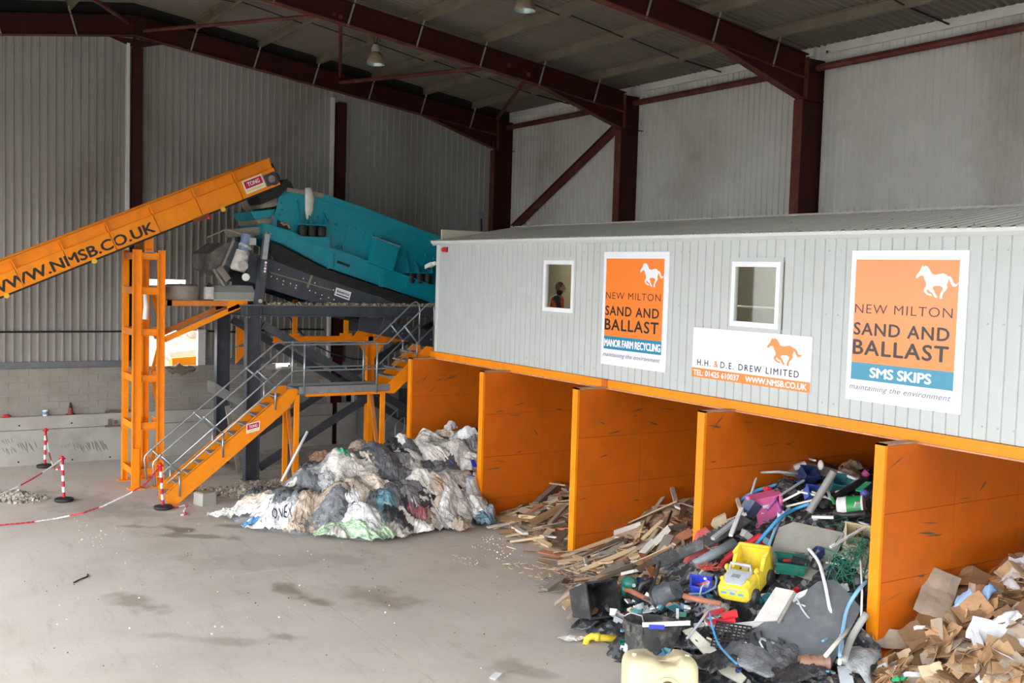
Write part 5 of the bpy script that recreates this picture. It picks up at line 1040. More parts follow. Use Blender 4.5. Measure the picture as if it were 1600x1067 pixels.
SPEC = [  # px, py, length, width, turn, colour, own label
    (370, 800, 1.0, .55, .9, 'pale', 'off-white crumpled sheet at the far left tip of the film heap'), (400, 790, .9, .5, .7, 'beige', 'beige crumpled sheet beside the slab of concrete at the left end of the film heap'),
    (432, 815, 1.05, .55, .95, 'white', None), (400, 823, .5, .4, .6, 'blue', 'sky blue sack under the lettered white sack at the left foot'),
    (415, 778, .95, .65, .9, 'dark', None), (440, 785, .9, .7, 2.2, 'dark', None), (450, 768, .8, .5, .5, 'slate', None), (470, 770, .9, .7, 1.9, 'slate', None), (478, 800, .9, .6, 2.2, 'tan', None),
    (463, 750, .5, .4, .3, 'grey', None), (490, 738, .7, .5, 1.0, 'slate', None), (507, 722, .75, .42, 1.1, 'brown', 'pinkish brown sheet peaking at the left crest of the film heap'), (493, 722, .25, .2, 0, 'white', 'small white rag at the left crest of the film heap'),
    (500, 742, .8, .45, 1.2, 'grey', None), (525, 735, .8, .6, .4, 'clear', None), (545, 755, 1.1, .8, .3, 'clear', None), (535, 718, .38, .3, .5, 'emerald', 'bright emerald green bag on the crest of the film heap'),
    (563, 703, .6, .5, .2, 'beige', 'rounded beige sack on the crest behind the stair legs'), (555, 715, .5, .4, 1.4, 'tan', None), (590, 725, 1.1, .9, .8, 'dark', 'large dark grey sheet draped over the middle crest'), (610, 745, 1.0, .8, 1.8, 'dark', None), (600, 765, .8, .5, .5, 'clear', None),
    (520, 775, 1.1, .35, 1.35, 'tan', 'long twisted tan sheet trailing down the middle of the heap'), (515, 800, .9, .6, 1.9, 'slate', None), (500, 822, .7, .5, .4, 'tan', None), (530, 790, .7, .6, .7, 'dark', None), (560, 772, .8, .5, .5, 'beige', None), (545, 792, .6, .5, .2, 'slate', None),
    (558, 790, .75, .42, 2.1, 'white', 'white pointed sheet standing up the middle of the heap front'), (568, 812, .9, .6, .5, 'white', 'broad white sheet with red print above the light green bag'), (578, 830, .6, .5, 1.2, 'pale', None),
    (520, 835, .75, .35, 1.0, 'lime', 'long light green bag at the front foot of the heap'), (560, 838, 1.0, .4, .55, 'lime', 'light green sheet lying along the front foot under the white sheet'), (600, 838, .45, .35, .2, 'lime', 'light green bag end right of the white sheet'), (530, 842, .5, .3, .8, 'clear', None),
    (602, 793, .55, .42, .8, 'teal', 'dusty teal board-like sheet in the middle of the heap front'), (598, 812, .45, .4, .3, 'teal', 'lower dusty teal sheet partly under a tan strap'), (585, 790, .5, .5, 1, 'dark', None), (620, 820, .7, .45, .9, 'black', None), (635, 802, .6, .5, .2, 'black', None), (645, 812, .42, .35, .5, 'red', 'dull red cloth at the front foot of the heap'), (660, 815, .35, .3, 1.0, 'red', 'second dull red cloth beside a white roll'),
    (648, 800, .5, .3, .3, 'white', None), (620, 835, .6, .35, .5, 'clear', None), (645, 828, .8, .3, .9, 'pale', None), (675, 812, .7, .5, .2, 'clear', None), (700, 818, .6, .4, .4, 'clear', None), (720, 828, .42, .35, .3, 'tan', 'tan crumpled paper bag at the right front foot'), (665, 790, .6, .7, 1.1, 'black', 'glossy black bag in the right half of the heap'), (620, 770, .7, .6, .4, 'dark', None), (640, 775, .6, .6, 1.3, 'slate', None),
    (645, 730, .7, .8, 1.5, 'pale', 'off-white bag hanging over the right middle of the heap'), (640, 705, .6, .5, .2, 'dark', None), (625, 698, .4, .3, .8, 'pale', None), (668, 735, .6, .45, 1.2, 'dark', None), (690, 738, .5, .4, .2, 'slate', None), (670, 715, 1.0, .5, .5, 'pale', None), (690, 700, 1.1, .7, .5, 'clear', None), (665, 690, .9, .5, .3, 'pale', None), (715, 705, .8, .6, .2, 'clear', None), (700, 685, .7, .4, .9, 'beige', None), (703, 674, .35, .3, .4, 'white', 'white peak of film against the first bay wall'), (725, 688, .7, .35, .3, 'white', 'white folded sheet at the top right of the heap'), (737, 680, .5, .4, .6, 'black', 'black roll at the top right of the heap beside the second bay wall'), (735, 700, .5, .4, 1, 'grey', None),
    (700, 770, .9, .8, .4, 'clear', None), (715, 750, .8, .6, 1.2, 'clear', None), (695, 790, .6, .4, 2.2, 'beige', None), (700, 785, 1.35, .3, 2.45, 'white', 'long white twisted sheet running down to the right foot'), (725, 795, .6, .6, .8, 'clear', None), (740, 770, .5, 1.0, .3, 'white', 'white sack with blue print against the second bay wall'), (748, 795, .4, .7, .4, 'pale', None), (752, 812, .5, .35, .4, 'white', 'small white sheet at the right end of the heap foot'), (758, 818, .42, .3, .5, 'teal', 'small teal bundle on the floor before the second bay wall'), (768, 810, .3, .25, .3, 'slate', None), (680, 752, .5, .4, .9, 'tan', None), (655, 755, .6, .5, .6, 'clear', None), (735, 735, .5, .5, .3, 'pale', None), (728, 720, .5, .4, 1.0, 'clear', None),
    (575, 745, .8, .6, 1.4, 'clear', None), (585, 765, .7, .4, .4, 'beige', None), (480, 785, .6, .5, .2, 'grey', None), (455, 800, .6, .4, .9, 'grey', None), (420, 800, .8, .4, 1.0, 'pale', None), (550, 735, .7, .5, .9, 'pale', None), (575, 725, .5, .4, .1, 'beige', None), (610, 705, .6, .4, .6, 'black', None), (630, 715, .6, .5, 1.2, 'black', None), (510, 760, .6, .4, .3, 'grey', None), (685, 770, .5, .4, .9, 'tan', None)]
for k, (px, py, lx, ly, rot, c, lab) in enumerate(SPEC):
    o = film(px, py, lx, ly, rot, c, 100 + k, BAG, lab, bulge=.10 + .05 * (k % 3), crump=.09)
    if not lab: later(o, FN[c] + ' crumpled sheet', FN[c] + ' crumpled sheets', 'film', bag_zone(px, py), 'loose film and sacks')
rnd = random.Random(77)
for k in range(34):
    px = rnd.uniform(430, 745); py = rnd.uniform(715, 815); c = rnd.choice(['clear', 'clear', 'beige', 'grey', 'dark', 'pale', 'slate', 'tan', 'black']); p = hit(px, py, BAG)
    if not (.4 < p.x < 4.5 and BAG(p.x, p.y) > .15): continue
    o = film(px, py, rnd.uniform(.3, .6), rnd.uniform(.25, .5), rnd.uniform(0, 3), c, 300 + k, bulge=.12, crump=.09, n=11)
    later(o, FN[c] + ' small crumpled scrap', FN[c] + ' small crumpled scraps', 'film', bag_zone(px, py), 'loose film and sacks')
# printing on the sacks follows the crumpled surface
def print_on(s, px0, py0, px1, py1, hgt, H, m_, lift=.20):
    a, b = hit(px0, py0, H), hit(px1, py1, H); d = (b - a); d.z = 0; L_ = d.length; d.normalize(); n_ = V((-d.y, d.x, 0)); t = text(s, None, 0, 0, hgt, L_, m_, 0, .01, y=0); me = bpy.context.evaluated_depsgraph_get()
    mb = MB(); mb.f = t.f; mb.m = t.m
    for v in t.v:
        q = a + d * v.x + n_ * v.z; ok, loc, *_r = S.ray_cast(me, V((q.x, q.y, 3.2)), V((0, 0, -1)))
        mb.v.append(V((q.x, q.y, (loc.z if ok else H(q.x, q.y)) + .006)))
    return mb
bpy.context.view_layer.update()
wsk = [o for o in bpy.data.objects if o.name.startswith('plastic_film') and o.active_material == FILM['white']]
sk0 = min(wsk, key=lambda o: (proj(o.location)[0] - 432) ** 2)
build(print_on('ONEX', 424, 826, 456, 822, .16, BAG, INKN), 'printed_lettering', INKN, sk0)
sk0['label'] = 'white sack printed with dark letters at the left foot of the film heap'; LAB[:] = [t for t in LAB if t[0] != sk0]
blu = mat('blue print', (60, 60, 190), .4); yel = mat('amber print', (240, 170, 50), .4)
for i, (a, b, c_) in enumerate((((738, 731), (743, 742), blu), ((733, 756), (741, 757), blu), ((704, 733), (709, 736), blu), ((683, 762), (690, 766), yel))):
    p, q = hit(*a, BAG), hit(*b, BAG); o = tag(build(MB().bar(p + V((.05, -.05, .22)), q + V((.05, -.05, .2)), .10, .02), 'printed_scrap', c_, org=p), ('dark blue scrap at the top of the white sack by the second bay wall', 'blue scrap at the middle of the white sack by the second bay wall', 'small blue and amber scrap in the right middle of the film heap', 'amber scrap under the long white twisted sheet')[i], 'scrap')

# ---------------------------------------------------------------- broken timber
TC = dict(pale=(206, 180, 144), brown=(150, 118, 86), grey=(142, 132, 120), white=(214, 210, 202), dark=(100, 84, 70), red=(172, 112, 84), dusty=(176, 158, 136))
TN = dict(pale='pale', brown='brown', grey='weathered grey', white='white painted', dark='dark', red='reddish', dusty='dusty')
TM = {k: mat('timber ' + k, v, .85, 0, .16, 3, tuple(int(c * .78) for c in v), .4, 2, .15, 30, .3, (2, 12, 12), local=True) for k, v in TC.items()}
CH_M = mat('timber chips', (164, 142, 116), .95, 0, .3, 6, (112, 94, 76), .6, 4, .4, 30)
for nm, H, b in (('timber_heap', WD1, (3.7, 7.05, -1.3, 4.8)), ('timber_heap', WD2, (7.24, 10.6, -3.4, 4.8))): mound_mesh(nm, H, b[0], b[1], b[2], b[3], .1, CH_M, .05, 6, .04)
mound_mesh('timber_heap', WD2, 10.6, 11.0, -3.4, -.75, .1, CH_M, .05, 6, .04)
PROTO = {}
def plank_mesh(c, v):
    if (c, v) in PROTO: return PROTO[(c, v)]
    r = random.Random(hash(c) % 97 + v * 31); me = bpy.data.meshes.new('timber'); m = MB()
    n = 4; prof = []
    for i in range(n):
        t = i / (n - 1) - .5; w_ = .5 * (1 - (.12 if i in (0, n - 1) and v % 2 else 0)); bend = .10 * (t * t) * (v % 3)
        e0 = t + (r.uniform(-.05, .05) if i in (0, n - 1) else 0); e1 = t + (r.uniform(-.08, .08) if i in (0, n - 1) else 0)
        prof.append([(e0, -w_, -.5 + bend), (e1, w_, -.5 + bend), (e1, w_, .5 + bend), (e0, -w_, .5 + bend)])
    for q in prof: m.v += [V(a) for a in q]
    for i in range(n - 1):
        for k in range(4): m.f.append([i * 4 + k, i * 4 + (k + 1) % 4, i * 4 + 4 + (k + 1) % 4, i * 4 + 4 + k])
    m.f += [[3, 2, 1, 0], [4 * n - 4, 4 * n - 3, 4 * n - 2, 4 * n - 1]]
    me.from_pydata([tuple(a) for a in m.v], [], m.f); me.materials.append(TM[c]); me.update(); PROTO[(c, v)] = me; return me
def timber(p, L_, w_, t, yaw, pitch, roll, c, v, name='timber'):
    o = bpy.data.objects.new(name, plank_mesh(c, v)); COL.objects.link(o); R = Matrix.Rotation(yaw, 4, 'Z') @ Matrix.Rotation(pitch, 4, 'Y') @ Matrix.Rotation(roll, 4, 'X')
    o.matrix_world = Matrix.Translation(p) @ R @ Matrix.Diagonal((L_, w_, t, 1)); return o
def wood_zone(bay, y):
    r = 'front' if y < -.7 else ('middle' if y < .5 else 'back'); return f'in {r} of {bay} timber bay'
def splinters(cx, cy, rx, ry, n, m_, rot, H):
    r_ = random.Random(n + int(cx * 10)); m = MB()
    for k in range(n):
        r = math.sqrt(r_.random()); a = r_.uniform(0, 6.283); ux, uy = r * math.cos(a) * rx, r * math.sin(a) * ry
        x, y = cx + ux * math.cos(rot) - uy * math.sin(rot), cy + ux * math.sin(rot) + uy * math.cos(rot); b = r_.uniform(0, 3.14); L_ = r_.uniform(.05, .2); z = H(x, y) + .02 + .05 * r_.random() * min(1, H(x, y) * 5)
        if (7.06 < x + .1 and x - .1 < 7.23 or 3.5 < x + .1 and x - .1 < 3.67 or 10.6 < x + .1 and x - .1 < 10.78) and y > -.85: continue
        d = V((math.cos(b), math.sin(b), r_.uniform(-.25, .25))) * L_ / 2; m.bar(V((x, y, z)) - d, V((x, y, z)) + d, r_.uniform(.01, .035), .01)
    return build(m, 'timber_splinters', m_, kind='stuff')
rnd = random.Random(21)
def lay(H, x0, x1, y0, y1, bay, n, lmin, lmax):
    k = 0; tries = 0
    while k < n and tries < n * 30:
        tries += 1; x = rnd.uniform(x0, x1); y = rnd.uniform(y0, y1); h = H(x, y)
        if h < .02 and rnd.random() > .25: continue
        if bay == 'right' and y < -.8 and y < -1.1 - (x - 7.2) * .62: continue
        c = rnd.choices(list(TC), (5, 4, 4, 2, 3, 1.5, 6))[0]; L_ = rnd.uniform(lmin, lmax) * (1 if rnd.random() < .75 else .5)
        yaw = rnd.gauss(.9, .9) if rnd.random() < .5 else rnd.uniform(0, 3.14)
        if bay == 'left': yaw = rnd.gauss(.5, .7)
        dx, dy = math.cos(yaw) * L_ / 2, math.sin(yaw) * L_ / 2
        xl, xh = (3.72, 7.0) if bay == 'left' else (7.3, 10.5)
        if y + abs(dy) > -.75 and not (xl < x - abs(dx) and x + abs(dx) < xh): continue
        h1, h2 = H(x + dx, y + dy), H(x - dx, y - dy); pitch = -math.atan2(h1 - h2, L_) + rnd.gauss(0, .10)
        wd = rnd.choice((.05, .07, .09, .12, .16)); tk = rnd.choice((.018, .022, .03, .045))
        o = timber(V((x, y, max((h1 + h2) / 2, h * .8) + tk * .6 + rnd.uniform(.0, .09) * min(1, h * 6))), L_, wd, tk, yaw, pitch, rnd.gauss(0, .35), c, rnd.randrange(4))
        ln_ = 'length' if L_ > .62 else 'offcut'
        later(o, f'{TN[c]} timber {ln_}', f'{TN[c]} timber {ln_}s', 'timber', wood_zone(bay, y), 'broken timber in the bays'); k += 1
lay(WD1, 3.75, 6.95, -1.2, 1.5, 'left', 96, .35, 1.15)
lay(WD2, 7.3, 10.9, -3.3, 1.9, 'right', 190, .35, 1.2)
def tl(a, b, H, w_, t, c, v, label, la=.06, lb=.06, roll=0):
    p, q = hit(*a, H) + V((0, 0, la)), hit(*b, H) + V((0, 0, lb)); d = q - p; o = timber((p + q) / 2, d.length, w_, t, math.atan2(d.y, d.x), -math.atan2(d.z, math.hypot(d.x, d.y)), roll, c, v); tag(o, label, 'timber'); return o
tl((836, 796), (874, 772), WD1, .13, .13, 'grey', 0, 'thick grey post leaning highest in the left timber bay', .1, .25)
tl((855, 774), (884, 779), WD1, .06, .03, 'pale', 1, 'pale lath lying across the top of the thick grey post', .3, .3)
tl((812, 813), (845, 816), WD1, .10, .07, 'pale', 0, 'pale squared batten near the front of the left timber bay', .1, .1)
tl((803, 828), (820, 838), WD1, .12, .05, 'white', 0, 'white painted block at the floor edge of the left timber bay')
tl((830, 826), (880, 805), WD1, .14, .10, 'brown', 2, 'stout brown round branch in the front of the left timber bay', .12, .2)
tl((858, 828), (886, 803), WD1, .08, .06, 'grey', 0, 'narrow grey rail beside the stout branch', .12, .2)
tl((842, 841), (888, 846), WD1, .06, .03, 'white', 1, 'thin white moulding pointing at the third bay wall foot')
tl((879, 873), (1005, 836), WD2, .09, .04, 'pale', 0, 'longest pale timber running from the third bay wall foot into the heap', .05, .16)
tl((872, 876), (925, 866), WD2, .07, .03, 'red', 0, 'reddish lath on the floor below the longest pale timber', .03, .05)
tl((958, 845), (1003, 832), WD2, .16, .10, 'white', 2, 'split whitish log lying on top of the right timber heap', .16, .18)
tl((1008, 826), (1036, 795), WD2, .07, .04, 'dusty', 0, 'dusty lath standing against the third bay wall', .1, .25)
tl((1047, 774), (1058, 800), WD2, .09, .04, 'white', 0, 'white upright strip high in the right timber bay', .28, .1)
tl((850, 924), (880, 905), WD2, .12, .04, 'grey', 0, 'grey board alone on the floor left of the black crate', .03, .03)
tl((839, 878), (858, 884), WD2, .05, .03, 'brown', 0, 'short brown stick alone on the floor in front of the third bay wall', .02, .02)
tl((792, 855), (806, 859), WD2, .03, .02, 'pale', 0, 'thin pale sliver on the floor left of the third bay wall', .02, .02)
tl((817, 863), (836, 864), WD2, .03, .02, 'brown', 0, 'thin twig on the floor left of the third bay wall', .02, .02)
tl((940, 870), (952, 895), WD2, .14, .03, 'grey', 0, 'grey split board leaning in the front of the right timber heap', .12, .05)
tl((948, 897), (992, 889), WD2, .26, .03, 'dusty', 0, 'wide dusty panel at the front of the right timber heap', .06, .08)
tl((968, 903), (994, 897), WD2, .10, .05, 'white', 0, 'white painted batten just below the wide dusty panel', .06, .06)
tl((1022, 862), (1045, 842), WD2, .26, .04, 'white', 2, 'broad white broken board in the middle of the right timber heap', .15, .2)
tl((985, 830), (1060, 800), WD2, .18, .03, 'dusty', 0, 'wide dusty board high across the right timber heap', .18, .22)
tl((1000, 872), (1020, 910), WD2, .12, .03, 'red', 2, 'curved terracotta strip between the timber and the plastic heap', .12, .12)
splinters(8.4, -1.3, 1.5, .6, 110, TM['pale'], 0.9, WD2); splinters(5.4, -.75, 1.3, .3, 70, TM['dusty'], 0, WD1); splinters(9.0, .4, 1.4, 1.0, 260, TM['brown'], 0, WD2); splinters(9.2, -1.6, 1.2, .8, 240, TM['grey'], 0.9, WD2)

# ---------------------------------------------------------------- cardboard
CC = dict(brown=(180, 142, 104), tan=(196, 160, 122), dark=(128, 98, 72), grey=(172, 156, 138), white=(238, 238, 242), pale=(216, 188, 154))
CN = dict(brown='brown', tan='tan', dark='dark brown', grey='greyish', white='white', pale='pale')
CMT = {k: mat('card ' + k, v, .85, 0, .10, 3, tuple(int(c * .66) for c in v), .6, 2.5, .1, 30, .25) for k, v in CC.items()}
mound_mesh('cardboard_heap', CRD, 14.36, 18.2, -2.3, 4.8, .12, CMT['brown'], .12, 4, .05)
def card_mesh(c, R, lx, ly, seed, fold):
    r = random.Random(seed); m = MB(); nx, ny = 7, 5; ofs = V((seed * 1.7, seed * .9, 0)); f0 = r.uniform(-.2, .2)
    for s_ in (0, 1):
        for i in range(nx):
            for j in range(ny):
                u_, v_ = i / (nx - 1) - .5, j / (ny - 1) - .5; x = u_ * lx * (1 + .12 * noise.noise(ofs + V((v_ * 3, 0, 1)))); y = v_ * ly * (1 + .15 * noise.noise(ofs + V((u_ * 3, 0, 2))))
                z = fold * abs(u_ - f0) * lx + .10 * min(lx, ly) * noise.noise(ofs + V((u_ * 2.4, v_ * 2.4, 5))) + (.08 * ly * max(0, abs(v_) - .34) * 6 * r.choice((0, 1)) if False else 0)
                m.v.append(c + R @ V((x, y, z + s_ * .009)))
    N_ = nx * ny
    for i in range(nx - 1):
        for j in range(ny - 1):
            q = [i * ny + j, (i + 1) * ny + j, (i + 1) * ny + j + 1, i * ny + j + 1]; m.f.append(q[::-1]); m.f.append([a + N_ for a in q])
    ed = [i * ny for i in range(nx)] + [(nx - 1) * ny + j for j in range(1, ny)] + [i * ny + ny - 1 for i in range(nx - 2, -1, -1)] + [j for j in range(ny - 2, 0, -1)]
    for a, b in zip(ed, ed[1:] + ed[:1]): m.f.append([a, b, b + N_, a + N_])
    m.m = [0] * len(m.f); return m
def card_zone(px, py): return ('on upper cardboard heap' if py < 930 else 'on middle cardboard heap' if py < 1000 else 'on lower cardboard heap') + (' near wall' if px < 1470 else ', outer half')
def card(px, py, lx, ly, yaw, c, seed, fold=.25, tilt=None, lift=.07, label=None, pitch=None):
    p = hit(px, py, CRD); e = .1; g = V(((CRD(p.x - e, p.y) - CRD(p.x + e, p.y)) / (2 * e), (CRD(p.x, p.y - e) - CRD(p.x, p.y + e)) / (2 * e), 1)).normalized(); r = random.Random(seed)
    g = (g + V((r.uniform(-.45, .45), r.uniform(-.45, .45), 0))).normalized() if tilt is None else V(tilt).normalized()
    R = V((0, 0, 1)).rotation_difference(g).to_matrix() @ Matrix.Rotation(yaw, 3, 'Z')
    o = build(card_mesh(p + V((0, 0, lift)), R, lx, ly, seed, fold), 'cardboard_sheet', CMT[c], org=p)
    if label: tag(o, label, 'cardboard', 'loose cardboard')
    else: later(o, f'{CN[c]} crushed sheet', f'{CN[c]} crushed sheets', 'cardboard', card_zone(px, py), 'loose cardboard')
    return o
rnd = random.Random(9)
for k in range(210):
    px = rnd.uniform(1372, 1640); lo = 1062 - (px - 1370) * .95 if px < 1450 else (985 - (px - 1450) * .75 if px < 1540 else 915 - (px - 1540) * .55); py = rnd.uniform(max(lo + 8, 860), 1085)
    p = hit(px, py, CRD)
    if p.x < 14.55 and p.y > -.8: continue
    c = rnd.choices(list(CC), (6, 4.5, 3.4, 3.4, 1.0, 2.6))[0]; s_ = rnd.uniform(.22, .5)
    card(px, py, s_, s_ * rnd.uniform(.45, .85), rnd.uniform(0, 3.1), c, 500 + k, rnd.choice((-.5, .1, .35, .6, -.3)), None, rnd.uniform(.02, .12))
card(1517, 912, .75, .42, .5, 'brown', 901, -.35, (.3, -.35, .9), .12, 'large arched brown sheet leaning on the nearest bay wall at the heap top')
card(1462, 946, .85, .45, 2.0, 'grey', 902, .2, (.45, -.45, .75), .12, 'wide greyish flattened box with a raised flap near the bay wall')
card(1391, 1010, .6, .26, 1.05, 'grey', 903, .3, (.8, -.3, .5), .1, 'narrow greyish sheet leaning up the foot of the nearest bay wall')
card(1560, 1010, .75, .40, .3, 'white', 904, .2, (.1, -.5, .85), .14, 'largest white carton sheet on the cardboard heap')
card(1595, 990, .5, .4, 1.2, 'white', 905, -.3, (.2, -.5, .8), .14, 'white open carton flap cut by the picture edge')
card(1528, 1022, .5, .12, 2.4, 'white', 906, .1, (.1, -.4, .9), .12, 'long narrow white carton strip below the largest white sheet')
card(1570, 1040, .55, .34, 1.6, 'tan', 907, -.6, (.5, -.5, .6), .16, 'upright tan box corner near the lower edge of the heap')
card(1545, 962, .55, .45, .8, 'dark', 908, -.4, (.2, -.5, .85), .08, 'dark brown crumpled paper in the middle of the heap')
p = hit(1437, 997, CRD) + V((.12, -.14, .18)); Rb = fr(.25, -.55, .1)
o = thing('printed_carton', 'white printed carton with two dark pictures on the cardboard heap', 'carton', p); build(MB().obox(p, (.30, .26, .05), Rb), 'carton', CMT['white'], o)
for dx in (-.075, .085): build(MB().obox(p + Rb @ V((dx, 0, .027)), (.095, .15, .004), Rb), 'printed_picture', mat('dark print', (104, 96, 92), .5), o)
p = hit(1405, 1066, CRD) + V((.1, -.12, .10)); Rb = fr(.3, -.4, 0)
o = thing('green_bowl', 'bright green lid at the foot of the cardboard heap', 'lid', p); build(MB().obox(p, (.16, .12, .04), Rb, 0, 1.15), 'lid', mat('green lid', (40, 196, 130), .35), o); build(MB().obox(p + Rb @ V((.0, .02, .03)), (.06, .05, .03), Rb), 'grip', mat('green lid', (40, 196, 130)), o)
p = hit(1422, 1064, CRD) + V((.08, -.1, .12)); Rb = fr(.2, -.6, .1); o = thing('small_carton', 'small white carton beside the bright green lid', 'carton', p); build(MB().obox(p, (.20, .14, .06), Rb), 'carton', CMT['white'], o); build(MB().obox(p + Rb @ V((.03, .02, .033)), (.06, .02, .004), Rb), 'print_mark', mat('green lid', (40, 196, 130)), o)
for i, (px, py, c_) in enumerate(((1507, 952, (150, 186, 228)), (1543, 942, (150, 186, 228)), (1578, 932, (232, 232, 236)), (1560, 992, (220, 222, 226)), (1580, 915, (210, 206, 200)))):
    o = film(px, py, .28, .15, .6 + i, 'white', 640 + i, CRD, ('pale blue film scrap left of the dark brown paper', 'pale blue film scrap right of the dark brown paper', 'small white wrapper high on the cardboard heap', 'clear film scrap near the largest white sheet', 'pale film scrap at the top right of the cardboard heap')[i], bulge=.09, crump=.05, n=8, lift=.13); o.data.materials[0] = mat('film scrap %d' % i, c_, .35)
# ---------------------------------------------------------------- plastic heap
def scrapmat():
    m = mat('mixed dark scrap', (66, 66, 68), .7, 0, .4, 8, (150, 146, 140), .5, 6, .3, 20); n = m.node_tree.nodes; l = m.node_tree.links; b = n['Principled BSDF']; g = n.new('ShaderNodeNewGeometry')
    v = n.new('ShaderNodeTexVoronoi'); v.inputs['Scale'].default_value = 17; v.inputs['Randomness'].default_value = 1; l.new(g.outputs['Position'], v.inputs['Vector']); sp = n.new('ShaderNodeSeparateColor'); l.new(v.outputs['Color'], sp.inputs[0]); r = n.new('ShaderNodeValToRGB'); r.color_ramp.interpolation = 'CONSTANT'; l.new(sp.outputs[0], r.inputs[0])
    el = r.color_ramp.elements; el[0].color = (*lin((46, 46, 48)), 1); el[1].position = .45; el[1].color = (*lin((82, 84, 87)), 1)
    for p_, c_ in ((.70, (128, 126, 122)), (.80, (70, 80, 100)), (.86, (150, 146, 140)), (.92, (112, 96, 82)), (.96, (64, 92, 90))): e = el.new(p_); e.color = (*lin(c_), 1)
    l.new(r.outputs[0], b.inputs['Base Color']); return m
scrapmat()
mound_mesh('plastic_heap', PLA, 10.8, 14.15, -4.1, 4.8, .1, mat('mixed dark scrap', (66, 66, 68), .8, 0, .4, 8, (150, 146, 140), .5, 6, .3, 20), .14, 4.5, .12)
mound_mesh('plastic_heap', PLA, 9.9, 10.8, -3.5, -.76, .1, MATS['mixed dark scrap'], .10, 5, .12)
mound_mesh('plastic_heap', PLA, 14.15, 15.2, -3.6, -.80, .1, MATS['mixed dark scrap'], .08, 5, .08)
def pc(name, c, rough=.42, var=.1): return mat('plastic ' + name, c, rough, 0, var, 6, tuple(int(x * .45 + 84) for x in c), .6, 5)
BLKP = pc('black', (46, 46, 48)); BLU = pc('royal blue', (58, 76, 214)); NAVY = pc('navy', (48, 66, 120)); PIPEB = pc('pipe blue', (70, 160, 220)); SKY = pc('sky pipe', (130, 180, 214)); GRN = pc('green', (34, 112, 96)); PINK = pc('pink', (236, 110, 170)); REDP = pc('red', (220, 44, 56)); FADE = pc('faded red', (222, 104, 108)); YEL = pc('yellow', (240, 210, 56)); GRYP = pc('grey', (124, 132, 142)); LGRY = pc('light grey', (178, 184, 190)); WHT = pc('white', (236, 236, 236)); CREAM = pc('cream', (224, 212, 176)); TERRA = pc('terracotta', (176, 112, 86)); TEALP = pc('teal bucket', (60, 130, 140)); DGRY = pc('dark grey board', (104, 108, 112), .6); BOARD = pc('worn board', (150, 148, 138), .7); PURP = pc('purple', (180, 90, 170)); MINT = pc('mint', (60, 190, 140)); BRN = pc('brown pot', (146, 104, 84))
def P(px, py, lift=.08): return hit(px, py, PLA) + V((0, 0, lift))
def vplane(base, px, py, dep=0.0):
    d = ray(px, py); b = base + FH * dep; return CAM + d * ((b - CAM).dot(FH) / d.dot(FH))
def single(mb, name, m_, label, cat, org, smooth=False): return tag(build(mb, name, m_, org=org, smooth=smooth), label, cat)
def pipe(pts, r, m_, name, label, cat='pipe', lift=.10, n=8):
    ps = [P(px, py, (lift[i] if isinstance(lift, (list, tuple)) else lift)) for i, (px, py) in enumerate(pts)]
    if len(ps) > 2:   # smooth the run
        q = []
        for i in range(len(ps) - 1):
            p0, p1, p2, p3 = ps[max(i - 1, 0)], ps[i], ps[i + 1], ps[min(i + 2, len(ps) - 1)]
            for t in (0, .25, .5, .75): q.append(.5 * ((2 * p1) + (p2 - p0) * t + (2 * p0 - 5 * p1 + 4 * p2 - p3) * t * t + (3 * p1 - p0 - 3 * p2 + p3) * t ** 3))
        ps = q + [ps[-1]]
    return single(MB().tube(ps, r, n), name, m_, label, cat, ps[0], 2)
def vpipe(pts, base, r, m_, name, label, cat='pipe', n=8):
    return single(MB().tube([vplane(base, *p[:2], p[2] if len(p) > 2 else 0) for p in pts], r, n), name, m_, label, cat, base, 2)
def plate(pxs, c, normal, t, m_, name, label, cat='board'):
    nn = V(normal).normalized(); q = [CAM + ray(*p) * ((c - CAM).dot(nn) / ray(*p).dot(nn)) for p in pxs]
    o = single(MB().prism(q, -nn * t), name, m_, label, cat, q[0]); return o
def openbox(c, sz, R, t=.02, m=0, mb=None, taper=.85):
    a, b, h = sz; mb = mb or MB(); ti = taper
    def pt(x, y, z): k = ti + (1 - ti) * (z / h + .5); return c + R @ V((x * k, y * k, z))
    for (x0, x1, y0, y1, z0, z1) in ((-a / 2, a / 2, -b / 2, -b / 2 + t, -h / 2, h / 2), (-a / 2, a / 2, b / 2 - t, b / 2, -h / 2, h / 2), (-a / 2, -a / 2 + t, -b / 2 + t, b / 2 - t, -h / 2, h / 2), (a / 2 - t, a / 2, -b / 2 + t, b / 2 - t, -h / 2, h / 2), (-a / 2 + t, a / 2 - t, -b / 2 + t, b / 2 - t, -h / 2, -h / 2 + t)):
        mb.hexa([pt(x0, y0, z0), pt(x1, y0, z0), pt(x1, y1, z0), pt(x0, y1, z0), pt(x0, y0, z1), pt(x1, y0, z1), pt(x1, y1, z1), pt(x0, y1, z1)], m)
    return mb
def rimbox(c, sz, R, w_=.03, h=.02):
    a, b, z = sz; mb = MB()
    for (x, y, lx, ly) in ((0, -b / 2, a + w_ * 2, w_), (0, b / 2, a + w_ * 2, w_), (-a / 2, 0, w_, b), (a / 2, 0, w_, b)): mb.obox(c + R @ V((x, y, z / 2)), (lx, ly, h), R)
    return mb
SLN = V((.42, -.62, 1.0))    # the general fall of the heap towards the open floor
